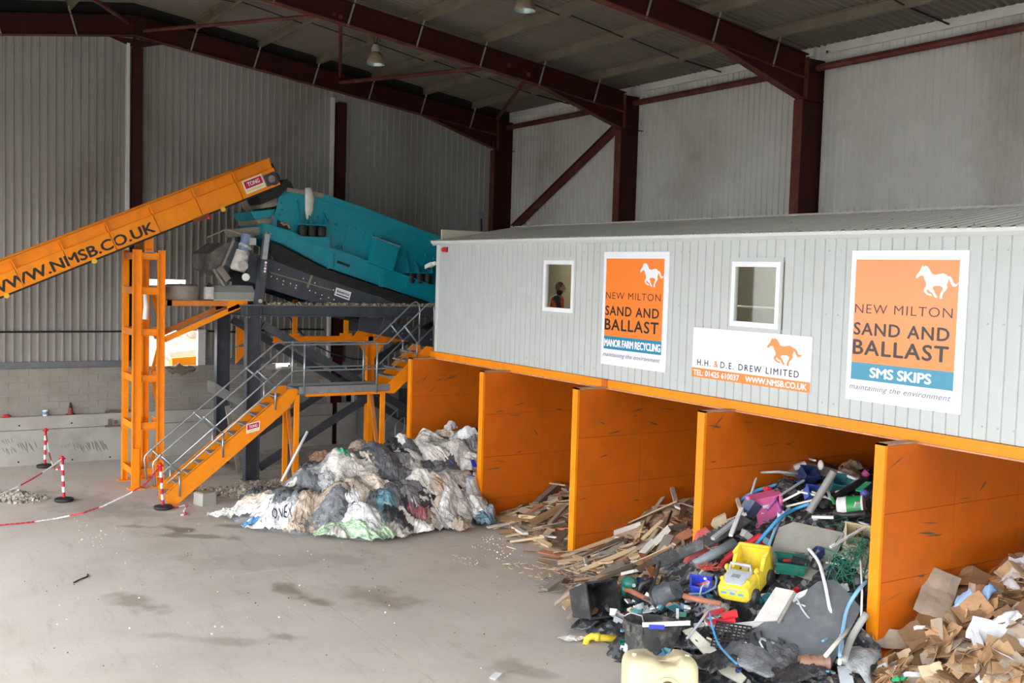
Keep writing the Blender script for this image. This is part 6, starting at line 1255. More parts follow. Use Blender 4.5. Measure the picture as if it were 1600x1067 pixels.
# black crate lying on its side at the left end
c = P(926, 958, .20); R = fr(.45, 1.2, .2)
o = thing('plastic_crate', 'black plastic crate lying on its side at the left end of the plastic heap', 'crate', c); build(openbox(c, (.62, .54, .50), R, .02, taper=.78), 'shell', BLKP, o); build(rimbox(c, (.62, .54, .50), R, .025), 'rim', BLKP, o)
for k in (-.14, .14): build(MB().obox(c + R @ V((k, .235, 0)), (.03, .02, .44), R), 'rib', BLKP, o)
o = film(912, 985, .4, .28, .6, 'black', 711, PLA, 'black torn bag in front of the black crate', bulge=.08, crump=.07, n=11)
o = film(893, 1000, .3, .2, .6, 'pale', 712, PLA, 'off-white torn scraps on the floor left of the yellow elbow', bulge=.03, crump=.03, n=9)
# yellow elbow
b = P(925, 1000, .0)
o = thing('pipe_elbow', 'yellow elbow pipe lying on the floor below the black crate', 'pipe', b)
build(MB().tube([vplane(b, 968, 998), vplane(b, 936, 996), vplane(b, 924, 994), vplane(b, 917, 998), vplane(b, 915, 1010)], .052, 12), 'bend', YEL, o, smooth=2); build(MB().tube([vplane(b, 937, 996), vplane(b, 930, 995)], .062, 12).tube([vplane(b, 916, 1006), vplane(b, 915, 1011)], .062, 12), 'collar', YEL, o, smooth=2)
# big black tub
c = P(1016, 1010, -.02); c = vplane(c, 1017, 1018)
o = thing('garden_tub', 'large dirty black tub with cut rim behind the cream tank', 'tub', c); R = fr(0, -.10, .04)
build(MB().lathe(c, [(.02, 0), (.36, 0), (.40, .40), (.415, .44), (.385, .44), (.37, .40), (.33, .06), (.02, .05)], 28, R), 'tub', mat('dirty tub', (62, 62, 62), .75, 0, .2, 6, (156, 146, 134), .7, 5, .15, 30), o, smooth=True)
for k in range(12): a = k * .52; build(MB().obox(c + R @ V((.405 * math.cos(a), .405 * math.sin(a), .36)), (.02, .07, .10), R @ Matrix.Rotation(a, 3, 'Z')), 'rim_rib', MATS['dirty tub'], o)
vpipe([(976, 962), (985, 957), (1003, 962), (1006, 975)], c, .01, LGRY, 'wire_loop', 'thin pale wire loop inside the large black tub', 'wire')
single(MB().bar(vplane(c, 1004, 976, -.38), vplane(c, 1078, 973, -.3), .03, .06), 'white_batten', WHT, 'white slat laid across the rim of the large black tub', 'slat', c)
single(MB().bar(vplane(c, 1014, 979, -.42), vplane(c, 1038, 980, -.42), .03, .05), 'blue_grip', BLU, 'small blue bar on the rim of the large black tub', 'bar', c)
# cream tank
c = on(1030, 1062, 'z', .36) ; R = fr(.05, -.12, 0)
o = thing('fuel_tank', 'cream moulded plastic tank at the lower edge with a round filler hole', 'tank', c)
m = MB(); nu, nv = 48, 24; a, b, h = .46, .36, .34
sg = lambda t, e: math.copysign(abs(t) ** e, t)
for j in range(nv + 1):
    ph = -math.pi / 2 + math.pi * j / nv
    for i in range(nu):
        th = 2 * math.pi * i / nu; x = a * sg(math.cos(ph), .35) * sg(math.cos(th), .4); y = b * sg(math.cos(ph), .35) * sg(math.sin(th), .4); z = h * sg(math.sin(ph), .4)
        if z > .15 and -.12 < x < .22: z -= .09 * min(1, (z - .15) / .1) * min(1, min(x + .12, .22 - x) / .04)
        if y < -.2 and abs(x - .05) < .15 : y += .03
        m.v.append(c + R @ V((x, y, z)))
for j in range(nv):
    for i in range(nu): m.f.append([j * nu + i, j * nu + (i + 1) % nu, (j + 1) * nu + (i + 1) % nu, (j + 1) * nu + i]); m.m.append(0)
build(m, 'tank_body', mat('cream tank', (214, 202, 164), .5, 0, .05, 4, (170, 156, 124), .35, 3), o, smooth=2)
fc = c + R @ V((.03, -.36, -.02)); Rf = R @ Matrix.Rotation(math.pi / 2, 3, 'X')
build(MB().lathe(fc, [(.14, -.05), (.15, .03), (.125, .045), (.105, .03), (.10, -.03)], 24, Rf), 'filler_ring', MATS['cream tank'], o, smooth=True); build(MB().lathe(fc, [(.01, .0), (.105, .0)], 20, Rf), 'filler_hole', mat('tank hole', (110, 98, 70), .8), o)
build(MB().cyl(c + R @ V((-.30, -.37, -.0)), c + R @ V((-.30, -.34, -.0)), .025, n=8), 'plug', BLACK, o); build(MB().obox(c + R @ V((.06, -.05, .262)), (.2, .09, .012), R), 'moulded_plate', MATS['cream tank'], o)
build(MB().cyl(c + R @ V((-.34, -.1, .32)), c + R @ V((-.34, -.1, .36)), .03, n=8).cyl(c + R @ V((.33, -.12, .32)), c + R @ V((.33, -.12, .35)), .03, n=8), 'cap', MATS['cream tank'], o)
# green tool, cord
c = P(982, 938, .28)
o = thing('garden_tool', 'dark green electric garden tool head above the large black tub', 'tool', c); build(MB().ball(c, .13, 8, (1.1, 1, .8)).tube([c + RH * -.06 + V((0, 0, -.02)), c + RH * -.09 + V((0, 0, -.2))], [.08, .05], 10), 'motor_head', GRN, o, smooth=2)
build(MB().tube([vplane(c, 970, 937), vplane(c, 962, 944), vplane(c, 966, 952), vplane(c, 985, 953), vplane(c, 1010, 957), vplane(c, 1022, 968)], .022, 8).tube([vplane(c, 996, 938), vplane(c, 1010, 952), vplane(c, 1021, 966)], .016, 8), 'handle', GRN, o, smooth=2); build(MB().cyl(c + RH * .06 - FH * .10, c + RH * .06 - FH * .14, .03, n=8), 'knob', LGRY, o)
vpipe([(961, 952), (952, 960), (946, 975), (938, 990), (928, 1005, -.1), (920, 1020, -.2), (921, 1031, -.3), (930, 1038, -.3)], c, .010, pc('cord green', (30, 140, 110)), 'power_cable', 'thin green cord trailing down past the yellow elbow', 'cord')
single(MB().tube([P(927, 938, .20), P(945, 932, .24), P(985, 945, .22), P(1025, 948, .05), P(1060, 950, .05)], .042, 8), 'gutter_length', TERRA, 'long terracotta gutter lying behind the green garden tool', 'gutter', P(985, 945), 2)
single(MB().tube([P(1068, 952, .2), P(1090, 958, .2), P(1125, 965, .2)], .045, 8), 'gutter_offcut', TERRA, 'terracotta gutter offcut left of the yellow toy car', 'gutter', P(1090, 958), 2)
vpipe([(993, 942), (1003, 912), (1022, 905)], P(1005, 930, .2), .05, BLKP, 'black_loop', 'black plastic loop left of the dark bucket', 'loop')
single(MB().bar(P(1020, 940, .25), P(1030, 912, .35), .03, .06), 'black_strip', BLKP, 'short black upright strip beside the dark bucket', 'strip', P(1020, 940))
# dark bucket
c = P(1042, 945, .16); R = fr(.3, .9, .4); o = thing('bucket', 'scuffed dark grey bucket lying between the tub and the blue box', 'bucket', c); build(MB().lathe(c, [(.01, .2), (.14, .2), (.20, -.14), (.21, -.16), (.185, -.16), (.13, .18)], 22, R), 'shell', mat('scuffed bucket', (74, 78, 84), .6, 0, .15, 12, (140, 140, 142), .5, 10), o, smooth=True); build(MB().lathe(c, [(.205, -.13), (.222, -.15), (.222, -.17), (.205, -.17)], 22, R), 'rim', BLKP, o, smooth=True)
# black lawn edging with teeth
ps = [P(1024, 905, .25), P(1060, 893, .28), P(1098, 882, .34), P(1140, 858, .34), P(1165, 838, .3)]
o = thing('lawn_edging', 'long black toothed edging strip running up to the right', 'edging', ps[0]); m = MB(); tm_ = MB()
for a, b in zip(ps[:-1], ps[1:]):
    m.bar(a, b, .22, .02, V((.3, -.5, .8)))
    d = b - a; up_ = V((.3, -.5, .8)); sdv = d.normalized().cross(up_).normalized(); up_ = sdv.cross(d.normalized())
    for k in range(7): tm_.obox(a.lerp(b, (k + .5) / 7) - sdv * .125, (.03, .03, .02), Matrix((sdv, d.normalized(), up_)).transposed())
EDG = mat('dusty edging', (78, 80, 82), .6, 0, .15, 6, (150, 148, 146), .5, 6); build(m, 'strip', EDG, o); build(tm_, 'teeth', EDG, o, kind='stuff')
pipe([(1084, 912), (1147, 877)], .075, GRYP, 'drain_pipe', 'fat grey drain pipe above the blue box', lift=.30, n=14)
# blue box
c = P(1093, 934, .16); R = fr(-.2, .5, .1); o = thing('toy_box', 'royal blue open box left of the yellow toy car', 'box', c); build(openbox(c, (.30, .24, .22), R, .015), 'shell', BLU, o); build(rimbox(c, (.30, .24, .22), R, .02), 'rim', BLU, o); build(MB().cyl(c + R @ V((.02, -.13, -.02)), c + R @ V((.02, -.11, -.02)), .02, n=8), 'stud', LGRY, o)
vpipe([(1076, 928), (1100, 927), (1118, 918), (1120, 905), (1118, 900)], c - FH * .2, .018, pc('steel blue hose', (96, 136, 160)), 'hose_loop', 'steel blue hose curling over the blue box', 'hose')
vpipe([(1084, 950), (1092, 938), (1096, 918), (1100, 912)], c - FH * .22, .012, LGRY, 'grey_hose', 'thin grey hose across the blue box', 'hose')
rnd = random.Random(4); m = MB(); b = P(1105, 915, .25)
for k in range(26): m.bar(b + V((rnd.uniform(-.12, .12), rnd.uniform(-.12, .12), 0)), b + V((rnd.uniform(-.18, .18), rnd.uniform(-.18, .18), rnd.uniform(.02, .12))), .012, .006)
single(m, 'bristle_brush', pc('orange red bristle', (214, 80, 56)), 'orange red bristles behind the blue box', 'brush', b)
# yellow toy car
c = P(1162, 925, .26); R = fr(-.62, .30, -.04)     # local -y is the bonnet
car = thing('toy_car', 'yellow ride-on toy car with grey bonnet cover', 'toy car', c)
L = lambda x, y, z: c + R @ V((x, y, z))
def loft(secs, mb=None):
    mb = mb or MB(); n = len(secs[0]); k = len(mb.v)
    for s_ in secs: mb.v += [V(p) for p in s_]
    for i in range(len(secs) - 1):
        for j in range(n): mb.f.append([k + i * n + j, k + i * n + (j + 1) % n, k + (i + 1) * n + (j + 1) % n, k + (i + 1) * n + j]); mb.m.append(0)
    mb.f += [[k + j for j in range(n - 1, -1, -1)], [k + (len(secs) - 1) * n + j for j in range(n)]]; mb.m += [0, 0]; return mb
def sec(y, w_, z0, z1, ch=.05): return [L(-w_ + ch, y, z0), L(w_ - ch, y, z0), L(w_, y, z0 + ch), L(w_, y, z1 - ch), L(w_ - ch, y, z1), L(-w_ + ch, y, z1), L(-w_, y, z1 - ch), L(-w_, y, z0 + ch)]
build(loft([sec(-.46, .17, -.16, .02), sec(-.42, .235, -.19, .06), sec(-.22, .25, -.20, .10), sec(-.02, .235, -.20, .10)]), 'nose', YEL, car, smooth=True)
m = MB(); m.hexa([L(-.22, -.04, -.2), L(.22, -.04, -.2), L(.22, .42, -.2), L(-.22, .42, -.2), L(-.22, -.04, -.14), L(.22, -.04, -.14), L(.22, .42, -.14), L(-.22, .42, -.14)])
for s_ in (-1, 1): m.add([L(s_ * .25, -.06, -.2), L(s_ * .25, .44, -.2), L(s_ * .25, .46, .22), L(s_ * .25, .26, .20), L(s_ * .25, .10, .04), L(s_ * .25, -.06, .08), L(s_ * .195, -.06, -.2), L(s_ * .195, .44, -.2), L(s_ * .195, .46, .22), L(s_ * .195, .26, .20), L(s_ * .195, .10, .04), L(s_ * .195, -.06, .08)], [(0, 1, 2, 3, 4, 5), (6, 11, 10, 9, 8, 7)] + [(i, (i + 1) % 6, (i + 1) % 6 + 6, i + 6) for i in range(6)])
m.hexa([L(-.25, .40, -.2), L(.25, .40, -.2), L(.25, .46, -.2), L(-.25, .46, -.2), L(-.25, .42, .22), L(.25, .42, .22), L(.25, .48, .22), L(-.25, .48, .22)])
build(m, 'cab_tub', YEL, car)
build(MB().tube([L(-.24, .24, .20), L(-.24, .47, .23), L(.24, .47, .23), L(.24, .24, .20)], .03, 8), 'cab_rim', YEL, car, smooth=2)
build(loft([sec(-.40, .13, .05, .08, .01), sec(-.30, .17, .09, .13, .01), sec(-.12, .18, .09, .14, .01)]), 'bonnet_cover', LGRY, car, smooth=True); build(MB().tube([L(-.17, -.12, .10), L(-.15, -.08, .22), L(.15, -.08, .22), L(.17, -.12, .10)], .022, 8), 'windscreen_frame', LGRY, car, smooth=2)
build(MB().obox(L(0, -.27, .12), (.13, .09, .03), R), 'bonnet_vent', pc('mid grey', (150, 156, 164)), car)
for s_ in (-1, 1):
    build(MB().ball(L(s_ * .20, -.32, .09), .035, 6), 'headlamp_bump', YEL, car, smooth=2); build(MB().lathe(L(s_ * .25, -.26, -.17), [(.01, .05), (.10, .05), (.12, .03), (.12, -.03), (.10, -.05), (.01, -.05)], 16, R @ Matrix.Rotation(math.pi / 2, 3, 'Y')), 'wheel', BLKP, car, smooth=True); build(MB().lathe(L(s_ * .25, .30, -.17), [(.01, .05), (.10, .05), (.12, .03), (.12, -.03), (.10, -.05), (.01, -.05)], 16, R @ Matrix.Rotation(math.pi / 2, 3, 'Y')), 'wheel', BLKP, car, smooth=True)
    build(MB().ball(L(s_ * .23, -.06, .13), .05, 6, (.6, 1, 1)), 'door_mirror', YEL, car, smooth=2)
for x in (-.13, 0, .13): build(MB().obox(L(x, -.455, -.06), (.085, .012, .06), R @ Matrix.Rotation(.12, 3, 'X')), 'blue_sticker', pc('sticker blue', (96, 176, 224)), car)
build(MB().obox(L(0, -.462, .0), (.16, .012, .035), R), 'grille', LGRY, car)
b = L(0, .16, -.10); m = MB()
for k in range(5): m.tube([b + V((rnd.uniform(-.12, .12), rnd.uniform(-.12, .12), rnd.uniform(0, .08))) for _ in range(4)], .008, 5)
single(m, 'wire_tangle', BLKP, 'tangle of black wires lying in the seat of the toy car', 'wire', b, 2)
single(MB().ball(b + V((.03, -.02, .06)), .05, 6), 'silver_ball', GALV, 'round silver knob lying in the seat of the toy car', 'knob', b, 2)
# green crate with black flap
c = P(1234, 903, .20); R = fr(-.25, .35, .05); o = thing('green_crate', 'dark green open crate behind the yellow toy car', 'crate', c); build(openbox(c, (.42, .28, .18), R, .015, taper=.95), 'shell', GRN, o); build(rimbox(c, (.42, .28, .18), R, .025, .025), 'rim', GRN, o)
for k in range(3): build(MB().obox(c + R @ V((0, -.145, -.05 + .05 * k)), (.4, .012, .02), R), 'slat', GRN, o)
single(MB().obox(P(1248, 909, .30), (.24, .02, .16), fr(-.3, .5, .2)), 'rubber_flap', BLKP, 'black rubber flap hanging over the corner of the green crate', 'flap', P(1248, 909))
single(MB().obox(P(1228, 898, .22), (.12, .03, .03), fr(.2)), 'red_scrap', REDP, 'small red scrap inside the dark green crate', 'scrap', P(1228, 898))
# boards
cb_ = P(1245, 985, .16); plate([(1156, 998), (1174, 1026), (1296, 1047), (1346, 950), (1306, 905), (1278, 908), (1241, 938)], cb_, SLN, .02, DGRY, 'grey_board', 'large dark grey board lying at the right front of the plastic heap')
plate([(1195, 888), (1217, 824), (1240, 815), (1318, 832), (1312, 856), (1278, 911), (1225, 892)], P(1255, 862, .18), (.45, -.75, .7), .015, BOARD, 'worn_board', 'worn light grey board tilted behind the green crate')
plate([(1177, 971), (1212, 917), (1241, 923), (1214, 969)], P(1208, 945, .22), SLN, .02, pc('marbled board', (226, 220, 212)), 'pale_tile', 'pale marbled board right of the yellow toy car')
plate([(1214, 971), (1241, 924), (1244, 926), (1218, 973)], P(1230, 950, .21), SLN, .03, BOARD, 'board_edge_strip', 'narrow grey strip along the pale marbled board')
plate([(1235, 931), (1262, 920), (1258, 928), (1240, 940)], P(1248, 930, .25), SLN, .03, WHT, 'white_wedge', 'short white wedge right of the pale marbled board')
plate([(1092, 990), (1115, 976), (1160, 972), (1200, 968), (1240, 947), (1245, 960), (1205, 975), (1150, 985), (1114, 989)], P(1170, 978, .22), SLN, .02, WHT, 'white_trim', 'long white trim running under the yellow toy car')
plate([(1066, 985), (1082, 980), (1166, 1058), (1158, 1068), (1128, 1052)], P(1110, 1020, .18), SLN, .03, pc('bone', (224, 220, 204)), 'bone_trim', 'wide bone-coloured strip slanting down beside the cream tank')
plate([(1205, 736), (1262, 722), (1282, 727), (1330, 740), (1250, 745), (1232, 742)], P(1262, 738, .12), (.2, -.35, 1), .02, BOARD, 'back_board', 'grey-brown board lying flat at the top of the plastic heap')
plate([(1285, 722), (1298, 725), (1330, 742), (1352, 752), (1352, 745), (1325, 734)], P(1320, 735, .22), (.3, -.6, .8), .02, BLKP, 'dark_sheet', 'dark panel sloping at the top of the heap beside the nearest bay wall')
single(MB().bar(P(1240, 748, .2), P(1258, 742, .2), .12, .08), 'white_block', WHT, 'white block at the top of the heap', 'block', P(1248, 746))
# pipes and hoses
vb = P(1150, 800, .3)
vpipe([(1140, 827), (1139, 812), (1143, 799), (1153, 785), (1168, 774), (1186, 765), (1210, 758), (1235, 754), (1256, 752)], vb, .03, PIPEB, 'blue_pipe', 'thick blue pipe arching over the upper left of the plastic heap')
pipe([(1178, 883), (1196, 862), (1216, 840), (1240, 825), (1264, 816)], .028, PIPEB, 'blue_pipe', 'blue pipe running behind the red frame down to the green crate', lift=.3)
pipe([(1197, 886), (1210, 852), (1224, 828), (1232, 818)], .022, SKY, 'pale_blue_pipe', 'pale blue pipe beside the worn light grey board', lift=.25)
pipe([(1310, 1066), (1314, 1030), (1322, 990), (1338, 962), (1354, 945)], .026, SKY, 'pale_blue_hose', 'pale blue hose rising along the foot of the nearest bay wall', lift=.35)
pipe([(1284, 1030), (1300, 1022), (1325, 1016)], .02, SKY, 'hose_offcut', 'short pale blue hose offcut on the large dark grey board', lift=.25)
pipe([(1108, 988), (1110, 1003), (1120, 1035), (1135, 1055), (1150, 1070)], .016, PIPEB, 'blue_cable', 'thin blue cable curving down over the bone-coloured strip', lift=.28)
pipe([(1262, 886), (1278, 908), (1288, 945), (1296, 985), (1308, 1015), (1314, 1035), (1310, 1070)], .026, WHT, 'white_hose', 'long white hose curving down across the large dark grey board', lift=.28)
pipe([(1244, 958), (1255, 980), (1280, 1008), (1305, 1028)], .014, LGRY, 'thin_hose', 'thin grey hose crossing the middle of the large dark grey board', lift=.22)
pipe([(1288, 1060), (1325, 1015)], .03, pc('bone', (224, 220, 204)), 'bone_pipe', 'straight bone-coloured pipe at the lower right of the heap', lift=.3)
pipe([(1316, 1066), (1328, 1030), (1352, 990)], .05, pc('ribbed grey', (168, 168, 164)), 'ribbed_conduit', 'ribbed grey conduit against the foot of the nearest bay wall', lift=.28)
pipe([(1343, 905), (1345, 950), (1344, 1000)], .015, WHT, 'white_tube', 'thin white tube upright beside the nearest bay wall', lift=.3)
single(MB().cyl(P(1263, 824, .25), vplane(P(1263, 824, .25), 1303, 737), .06, n=14), 'grey_pipe', pc('old grey pipe', (146, 146, 142)), 'long old grey pipe leaning up across the heap', 'pipe', P(1263, 824), True)
single(MB().cyl(P(1283, 811, .22), P(1352, 768, .22), .055, n=12), 'black_pipe', BLKP, 'fat black pipe beside the old grey pipe', 'pipe', P(1283, 811), True)
for i, (a, b_, r, l_) in enumerate((((1220, 723), (1272, 746), .022, .30), ((1218, 800), (1255, 776), .018, .28), ((1222, 806), (1260, 787), .022, .25), ((1246, 796), (1288, 806), .02, .30), ((1121, 843), (1165, 826), .03, .25), ((1112, 879), (1148, 850), .035, .38), ((1140, 876), (1157, 832), .03, .40), ((1150, 800), (1158, 826), .03, .25), ((1268, 829), (1302, 830), .03, .22), ((1290, 790), (1296, 808), .02, .3), ((1310, 760), (1338, 772), .03, .25), ((1228, 812), (1270, 802), .02, .22), ((1296, 886), (1354, 852), .02, .3), ((1268, 792), (1300, 805), .02, .25))):
    o = single(MB().bar(P(*a, l_), P(*b_, l_), r * 2, r * 1.4), 'white_profile', (WHT, LGRY, WHT, pc('bone', (224, 220, 204)))[i % 4], 'x', 'profile', P(*a)); later(o, 'white plastic profile', 'white plastic profiles', 'profile', 'in upper plastic heap', 'white profiles in the plastic heap')
single(MB().tube([P(1173, 790, .2), P(1183, 758, .22), P(1215, 757, .22), P(1246, 760, .22)], .025, 6), 'metal_hoop', LGRY, 'bent light grey frame below the arching blue pipe', 'frame', P(1183, 765), 2)
# red toy frame
b = P(1165, 862, .32); o = thing('red_toy', 'red plastic toy frame behind the yellow toy car', 'toy', b)
build(MB().tube([vplane(b, 1126, 884), vplane(b, 1140, 868), vplane(b, 1165, 852), vplane(b, 1188, 837), vplane(b, 1196, 842), vplane(b, 1194, 858), vplane(b, 1184, 884)], .055, 8), 'outer_frame', REDP, o, smooth=2); build(MB().tube([vplane(b, 1146, 878), vplane(b, 1175, 864), vplane(b, 1196, 850)], .06, 8).tube([vplane(b, 1160, 855), vplane(b, 1164, 868)], .03, 8), 'cross_bar', REDP, o, smooth=2)
single(MB().bar(P(1105, 992, .18), P(1148, 990, .2), .10, .05), 'red_rail', REDP, 'red rail below the long white trim', 'rail', P(1125, 992)); single(MB().bar(P(1128, 988, .22), P(1150, 984, .24), .06, .10), 'red_hook', REDP, 'short red hook at the end of the red rail', 'hook', P(1140, 986))
single(MB().bar(P(1100, 978, .16), P(1130, 972, .18), .08, .04), 'red_scrap', REDP, 'red sliver between the white trims left of the toy car', 'scrap', P(1115, 975))
# faded red container
b = P(1098, 858, .22); o = thing('red_container', 'faded red moulded container beside the fourth bay wall foot', 'container', b)
build(MB().prism([vplane(b, x, y) for x, y in ((1068, 888), (1084, 858), (1092, 836), (1106, 828), (1122, 842), (1123, 853), (1112, 860), (1098, 873), (1084, 886))], FH * .22), 'body', FADE, o); build(MB().cyl(vplane(b, 1111, 833, -.02), vplane(b, 1111, 833, .05), .045, n=14), 'brown_cap', pc('brown cap', (110, 56, 52)), o); build(MB().bar(vplane(b, 1094, 848, -.01), vplane(b, 1120, 851, -.01), .02, .03), 'moulded_step', FADE, o)
single(MB().prism([vplane(b, x, y, .25) for x, y in ((1112, 822), (1116, 812), (1134, 803), (1138, 826), (1128, 836))], FH * .1), 'beige_container', pc('beige', (196, 178, 146)), 'beige moulded piece behind the faded red container', 'container', b)
# pink chair
b = P(1196, 806, .26); o = thing('childs_chair', 'pink plastic child\'s chair lying on the upper plastic heap', 'chair', b)
build(MB().prism([vplane(b, x, y) for x, y in ((1177, 784), (1214, 776), (1218, 812), (1186, 822))], FH * .03 + V((0, 0, .005))), 'backrest', PINK, o); build(MB().prism([vplane(b, x, y) for x, y in ((1177, 784), (1214, 776), (1222, 772), (1170, 783))], FH * .30 + V((0, 0, .03))), 'seat', PINK, o)
for (a, c_) in (((1172, 784), (1168, 776)), ((1220, 774), (1221, 790)), ((1184, 822), (1189, 832)), ((1212, 812), (1219, 822))): build(MB().tube([vplane(b, *a), vplane(b, *c_, -.05)], .035, 8), 'leg', PINK, o, smooth=2)
build(MB().bar(vplane(b, 1192, 792, -.012), vplane(b, 1204, 790, -.012), .008, .05), 'white_sticker', WHT, o)
single(MB().tube([P(1198, 824, .3), P(1212, 812, .35), P(1216, 822, .33), P(1218, 828, .3)], .03, 6), 'purple_grip', PURP, 'purple handle below the pink chair', 'handle', P(1210, 818), 2)
c = P(1172, 812, .2); single(openbox(c, (.28, .2, .26), fr(.6, .3, .5)), 'blue_tub', pc('slate tub', (72, 88, 116)), 'slate blue tub left of the pink chair', 'tub', c); vpipe([(1155, 815), (1160, 828), (1175, 832), (1188, 828)], c - FH * .2, .03, GRYP, 'grey_hoop', 'grey curved handle under the slate blue tub', 'handle')
# white drum with green label
a, b_ = P(1309, 812, .2), P(1351, 812, .22); o = thing('white_drum', 'white round drum with green label lying near the nearest bay wall', 'drum', a); d = (b_ - a).normalized(); b_ = a + d * .36
build(MB().tube([a - d * .02, a, a + d * .14], [.11, .155, .16], 20), 'drum', WHT, o, smooth=True); build(MB().tube([a + d * .14, b_], .163, 20), 'green_label', pc('label green', (40, 150, 80)), o, smooth=True); build(MB().tube([b_, b_ + d * .03], .17, 20), 'rim', WHT, o, smooth=True); build(MB().obox(a + d * .24 - FH * .155 + V((0, 0, .06)), (.10, .02, .10), fr(.2, .4, 0)), 'label_patch', WHT, o); build(MB().ball(a + d * .22 - FH * .16 + V((0, 0, .02)), .02, 5), 'label_spot', REDP, o)
# crates and small tubs by the back
for i, (px, py, s_, m_, l_) in enumerate(((1260, 758, .30, NAVY, 'navy crate at the top of the heap under the arching pipe'), (1268, 786, .24, pc('crate blue', (60, 92, 176)), 'blue crate below the navy crate'), (1310, 772, .32, TEALP, 'teal bucket between the old grey pipe and the bay wall'), (1340, 862, .46, CREAM, 'cream tub below the white drum against the bay wall'))):
    c = P(px, py, .16); R = fr(.3 - .2 * i, .7 + .2 * (i % 2), .2); o = thing('open_tub', l_, 'tub', c); build(openbox(c, (s_, s_ * .8, s_ * .8), R, .015), 'shell', m_, o); build(rimbox(c, (s_, s_ * .8, s_ * .8), R, .02), 'rim', m_, o)
single(MB().ball(P(1281, 759, .36), .08, 6, (.8, .5, 1.1)), 'white_bottle', WHT, 'white bottle stuck in the navy crate', 'bottle', P(1281, 759), 2)
single(MB().ball(P(1336, 778, .22), .10, 7, (1, .6, .8)), 'blue_cup', pc('cup blue', (110, 140, 180)), 'dusty blue cup near the bay wall', 'cup', P(1336, 778), 2)
single(MB().bar(P(1340, 790, .24), P(1356, 778, .26), .10, .02), 'mint_blade', MINT, 'mint green blade beside the dusty blue cup', 'blade', P(1345, 786)); single(MB().cyl(P(1348, 770, .28), P(1354, 766, .30), .06, n=12), 'magenta_disc', pc('magenta', (176, 66, 130)), 'magenta lid above the mint green blade', 'lid', P(1350, 768), True); single(MB().ball(P(1350, 792, .22), .07, 6), 'violet_toy', pc('violet', (110, 110, 210)), 'violet toy piece below the mint green blade', 'toy', P(1350, 792), 2)
single(MB().obox(P(1300, 805, .24), (.16, .04, .03), fr(.6, .2, .9)), 'green_bracket', pc('bracket green', (60, 160, 90)), 'green bracket left of the white drum', 'bracket', P(1300, 805)); single(MB().bar(P(1230, 820, .22), P(1272, 806, .24), .10, .02), 'olive_strip', pc('olive', (150, 160, 120)), 'olive strip below the white profiles', 'strip', P(1250, 813))
single(MB().tube([P(1302, 820, .2), P(1318, 825, .2), P(1352, 822, .2)], .05, 8), 'black_tray', BLKP, 'black tray edge under the white drum', 'tray', P(1318, 825), 2)
# green twine
m = MB(); b = P(1325, 905, .25); rnd = random.Random(8)
for k in range(46):
    s0 = (1325 + rnd.gauss(0, 15), 900 + rnd.gauss(0, 22)); pts = [P(min(1356, max(1283, s0[0] + rnd.uniform(-22, 22))), s0[1] + rnd.uniform(-20, 26), rnd.uniform(.15, .38)) for _ in range(4)]; m.tube(pts, .007, 4)
o = single(m, 'twine_tangle', pc('twine green', (36, 120, 96)), 'tangle of green twine between the worn board and the nearest bay wall', 'twine', b)
# black lattice and rags along the lower edge
b = P(1142, 1012, .16); nn = V(SLN).normalized(); R = V((0, 0, 1)).rotation_difference(nn).to_matrix() @ Matrix.Rotation(.6, 3, 'Z'); m = MB()
for k in range(9): m.obox(b + R @ V((-.24 + .06 * k, 0, 0)), (.018, .40, .02), R); m.obox(b + R @ V((0, -.2 + .05 * k, .004)), (.5, .016, .02), R)
single(m, 'lattice_tray', BLKP, 'black lattice tray below the red rail', 'tray', b)
for i, (px, py, lx, ly, c_, l_) in enumerate(((1180, 1048, .8, .5, 'slate', 'slate grey crumpled sheet at the lower edge of the plastic heap'), (1118, 1045, .6, .5, 'black', 'black crumpled sheet right of the cream tank'), (1225, 1052, .7, .4, 'dark', 'dark grey crumpled sheet under the large dark board'), (1150, 1030, .5, .4, 'dark', 'dark grey sheet under the black lattice tray'), (1240, 1064, .7, .4, 'black', 'black sheet right of the brown flower pots at the heap edge'), (1075, 1012, .4, .5, 'black', 'black sheet behind the cream tank'), (1235, 772, .5, .4, 'black', 'black bag below the arching blue pipe'), (1335, 738, .4, .4, 'tan', 'tan bag at the top of the heap beside the bay wall'), (1325, 752, .6, .4, 'beige', 'beige sheet at the top right of the plastic heap'), (1345, 880, .5, .4, 'beige', 'beige sheet behind the green twine'), (1120, 965, .4, .3, 'grey', 'grey rag below the blue box'), (1340, 1040, .5, .4, 'grey', 'grey sheet at the foot of the nearest bay wall'))):
    film(px, py, lx, ly, .5 + i, c_, 730 + i, PLA, l_, bulge=.10, crump=.08, n=12, lift=.05)
b = P(1262, 1052, .16); o = thing('pot_stack', 'stack of brown flower pots under the large dark board', 'pots', b)
for k in range(4): p = b + RH * (.09 * k - .12); build(MB().tube([p, p + RH * .12], [.075, .10], 14), 'pot', BRN, o, smooth=True)
c = P(1092, 1000, .1); single(MB().tube([P(1072, 1020, .2), P(1092, 1000, .25), P(1106, 985, .3)], .02, 6), 'grey_tube', LGRY, 'bent light grey tube behind the cream tank', 'tube', c, 2)
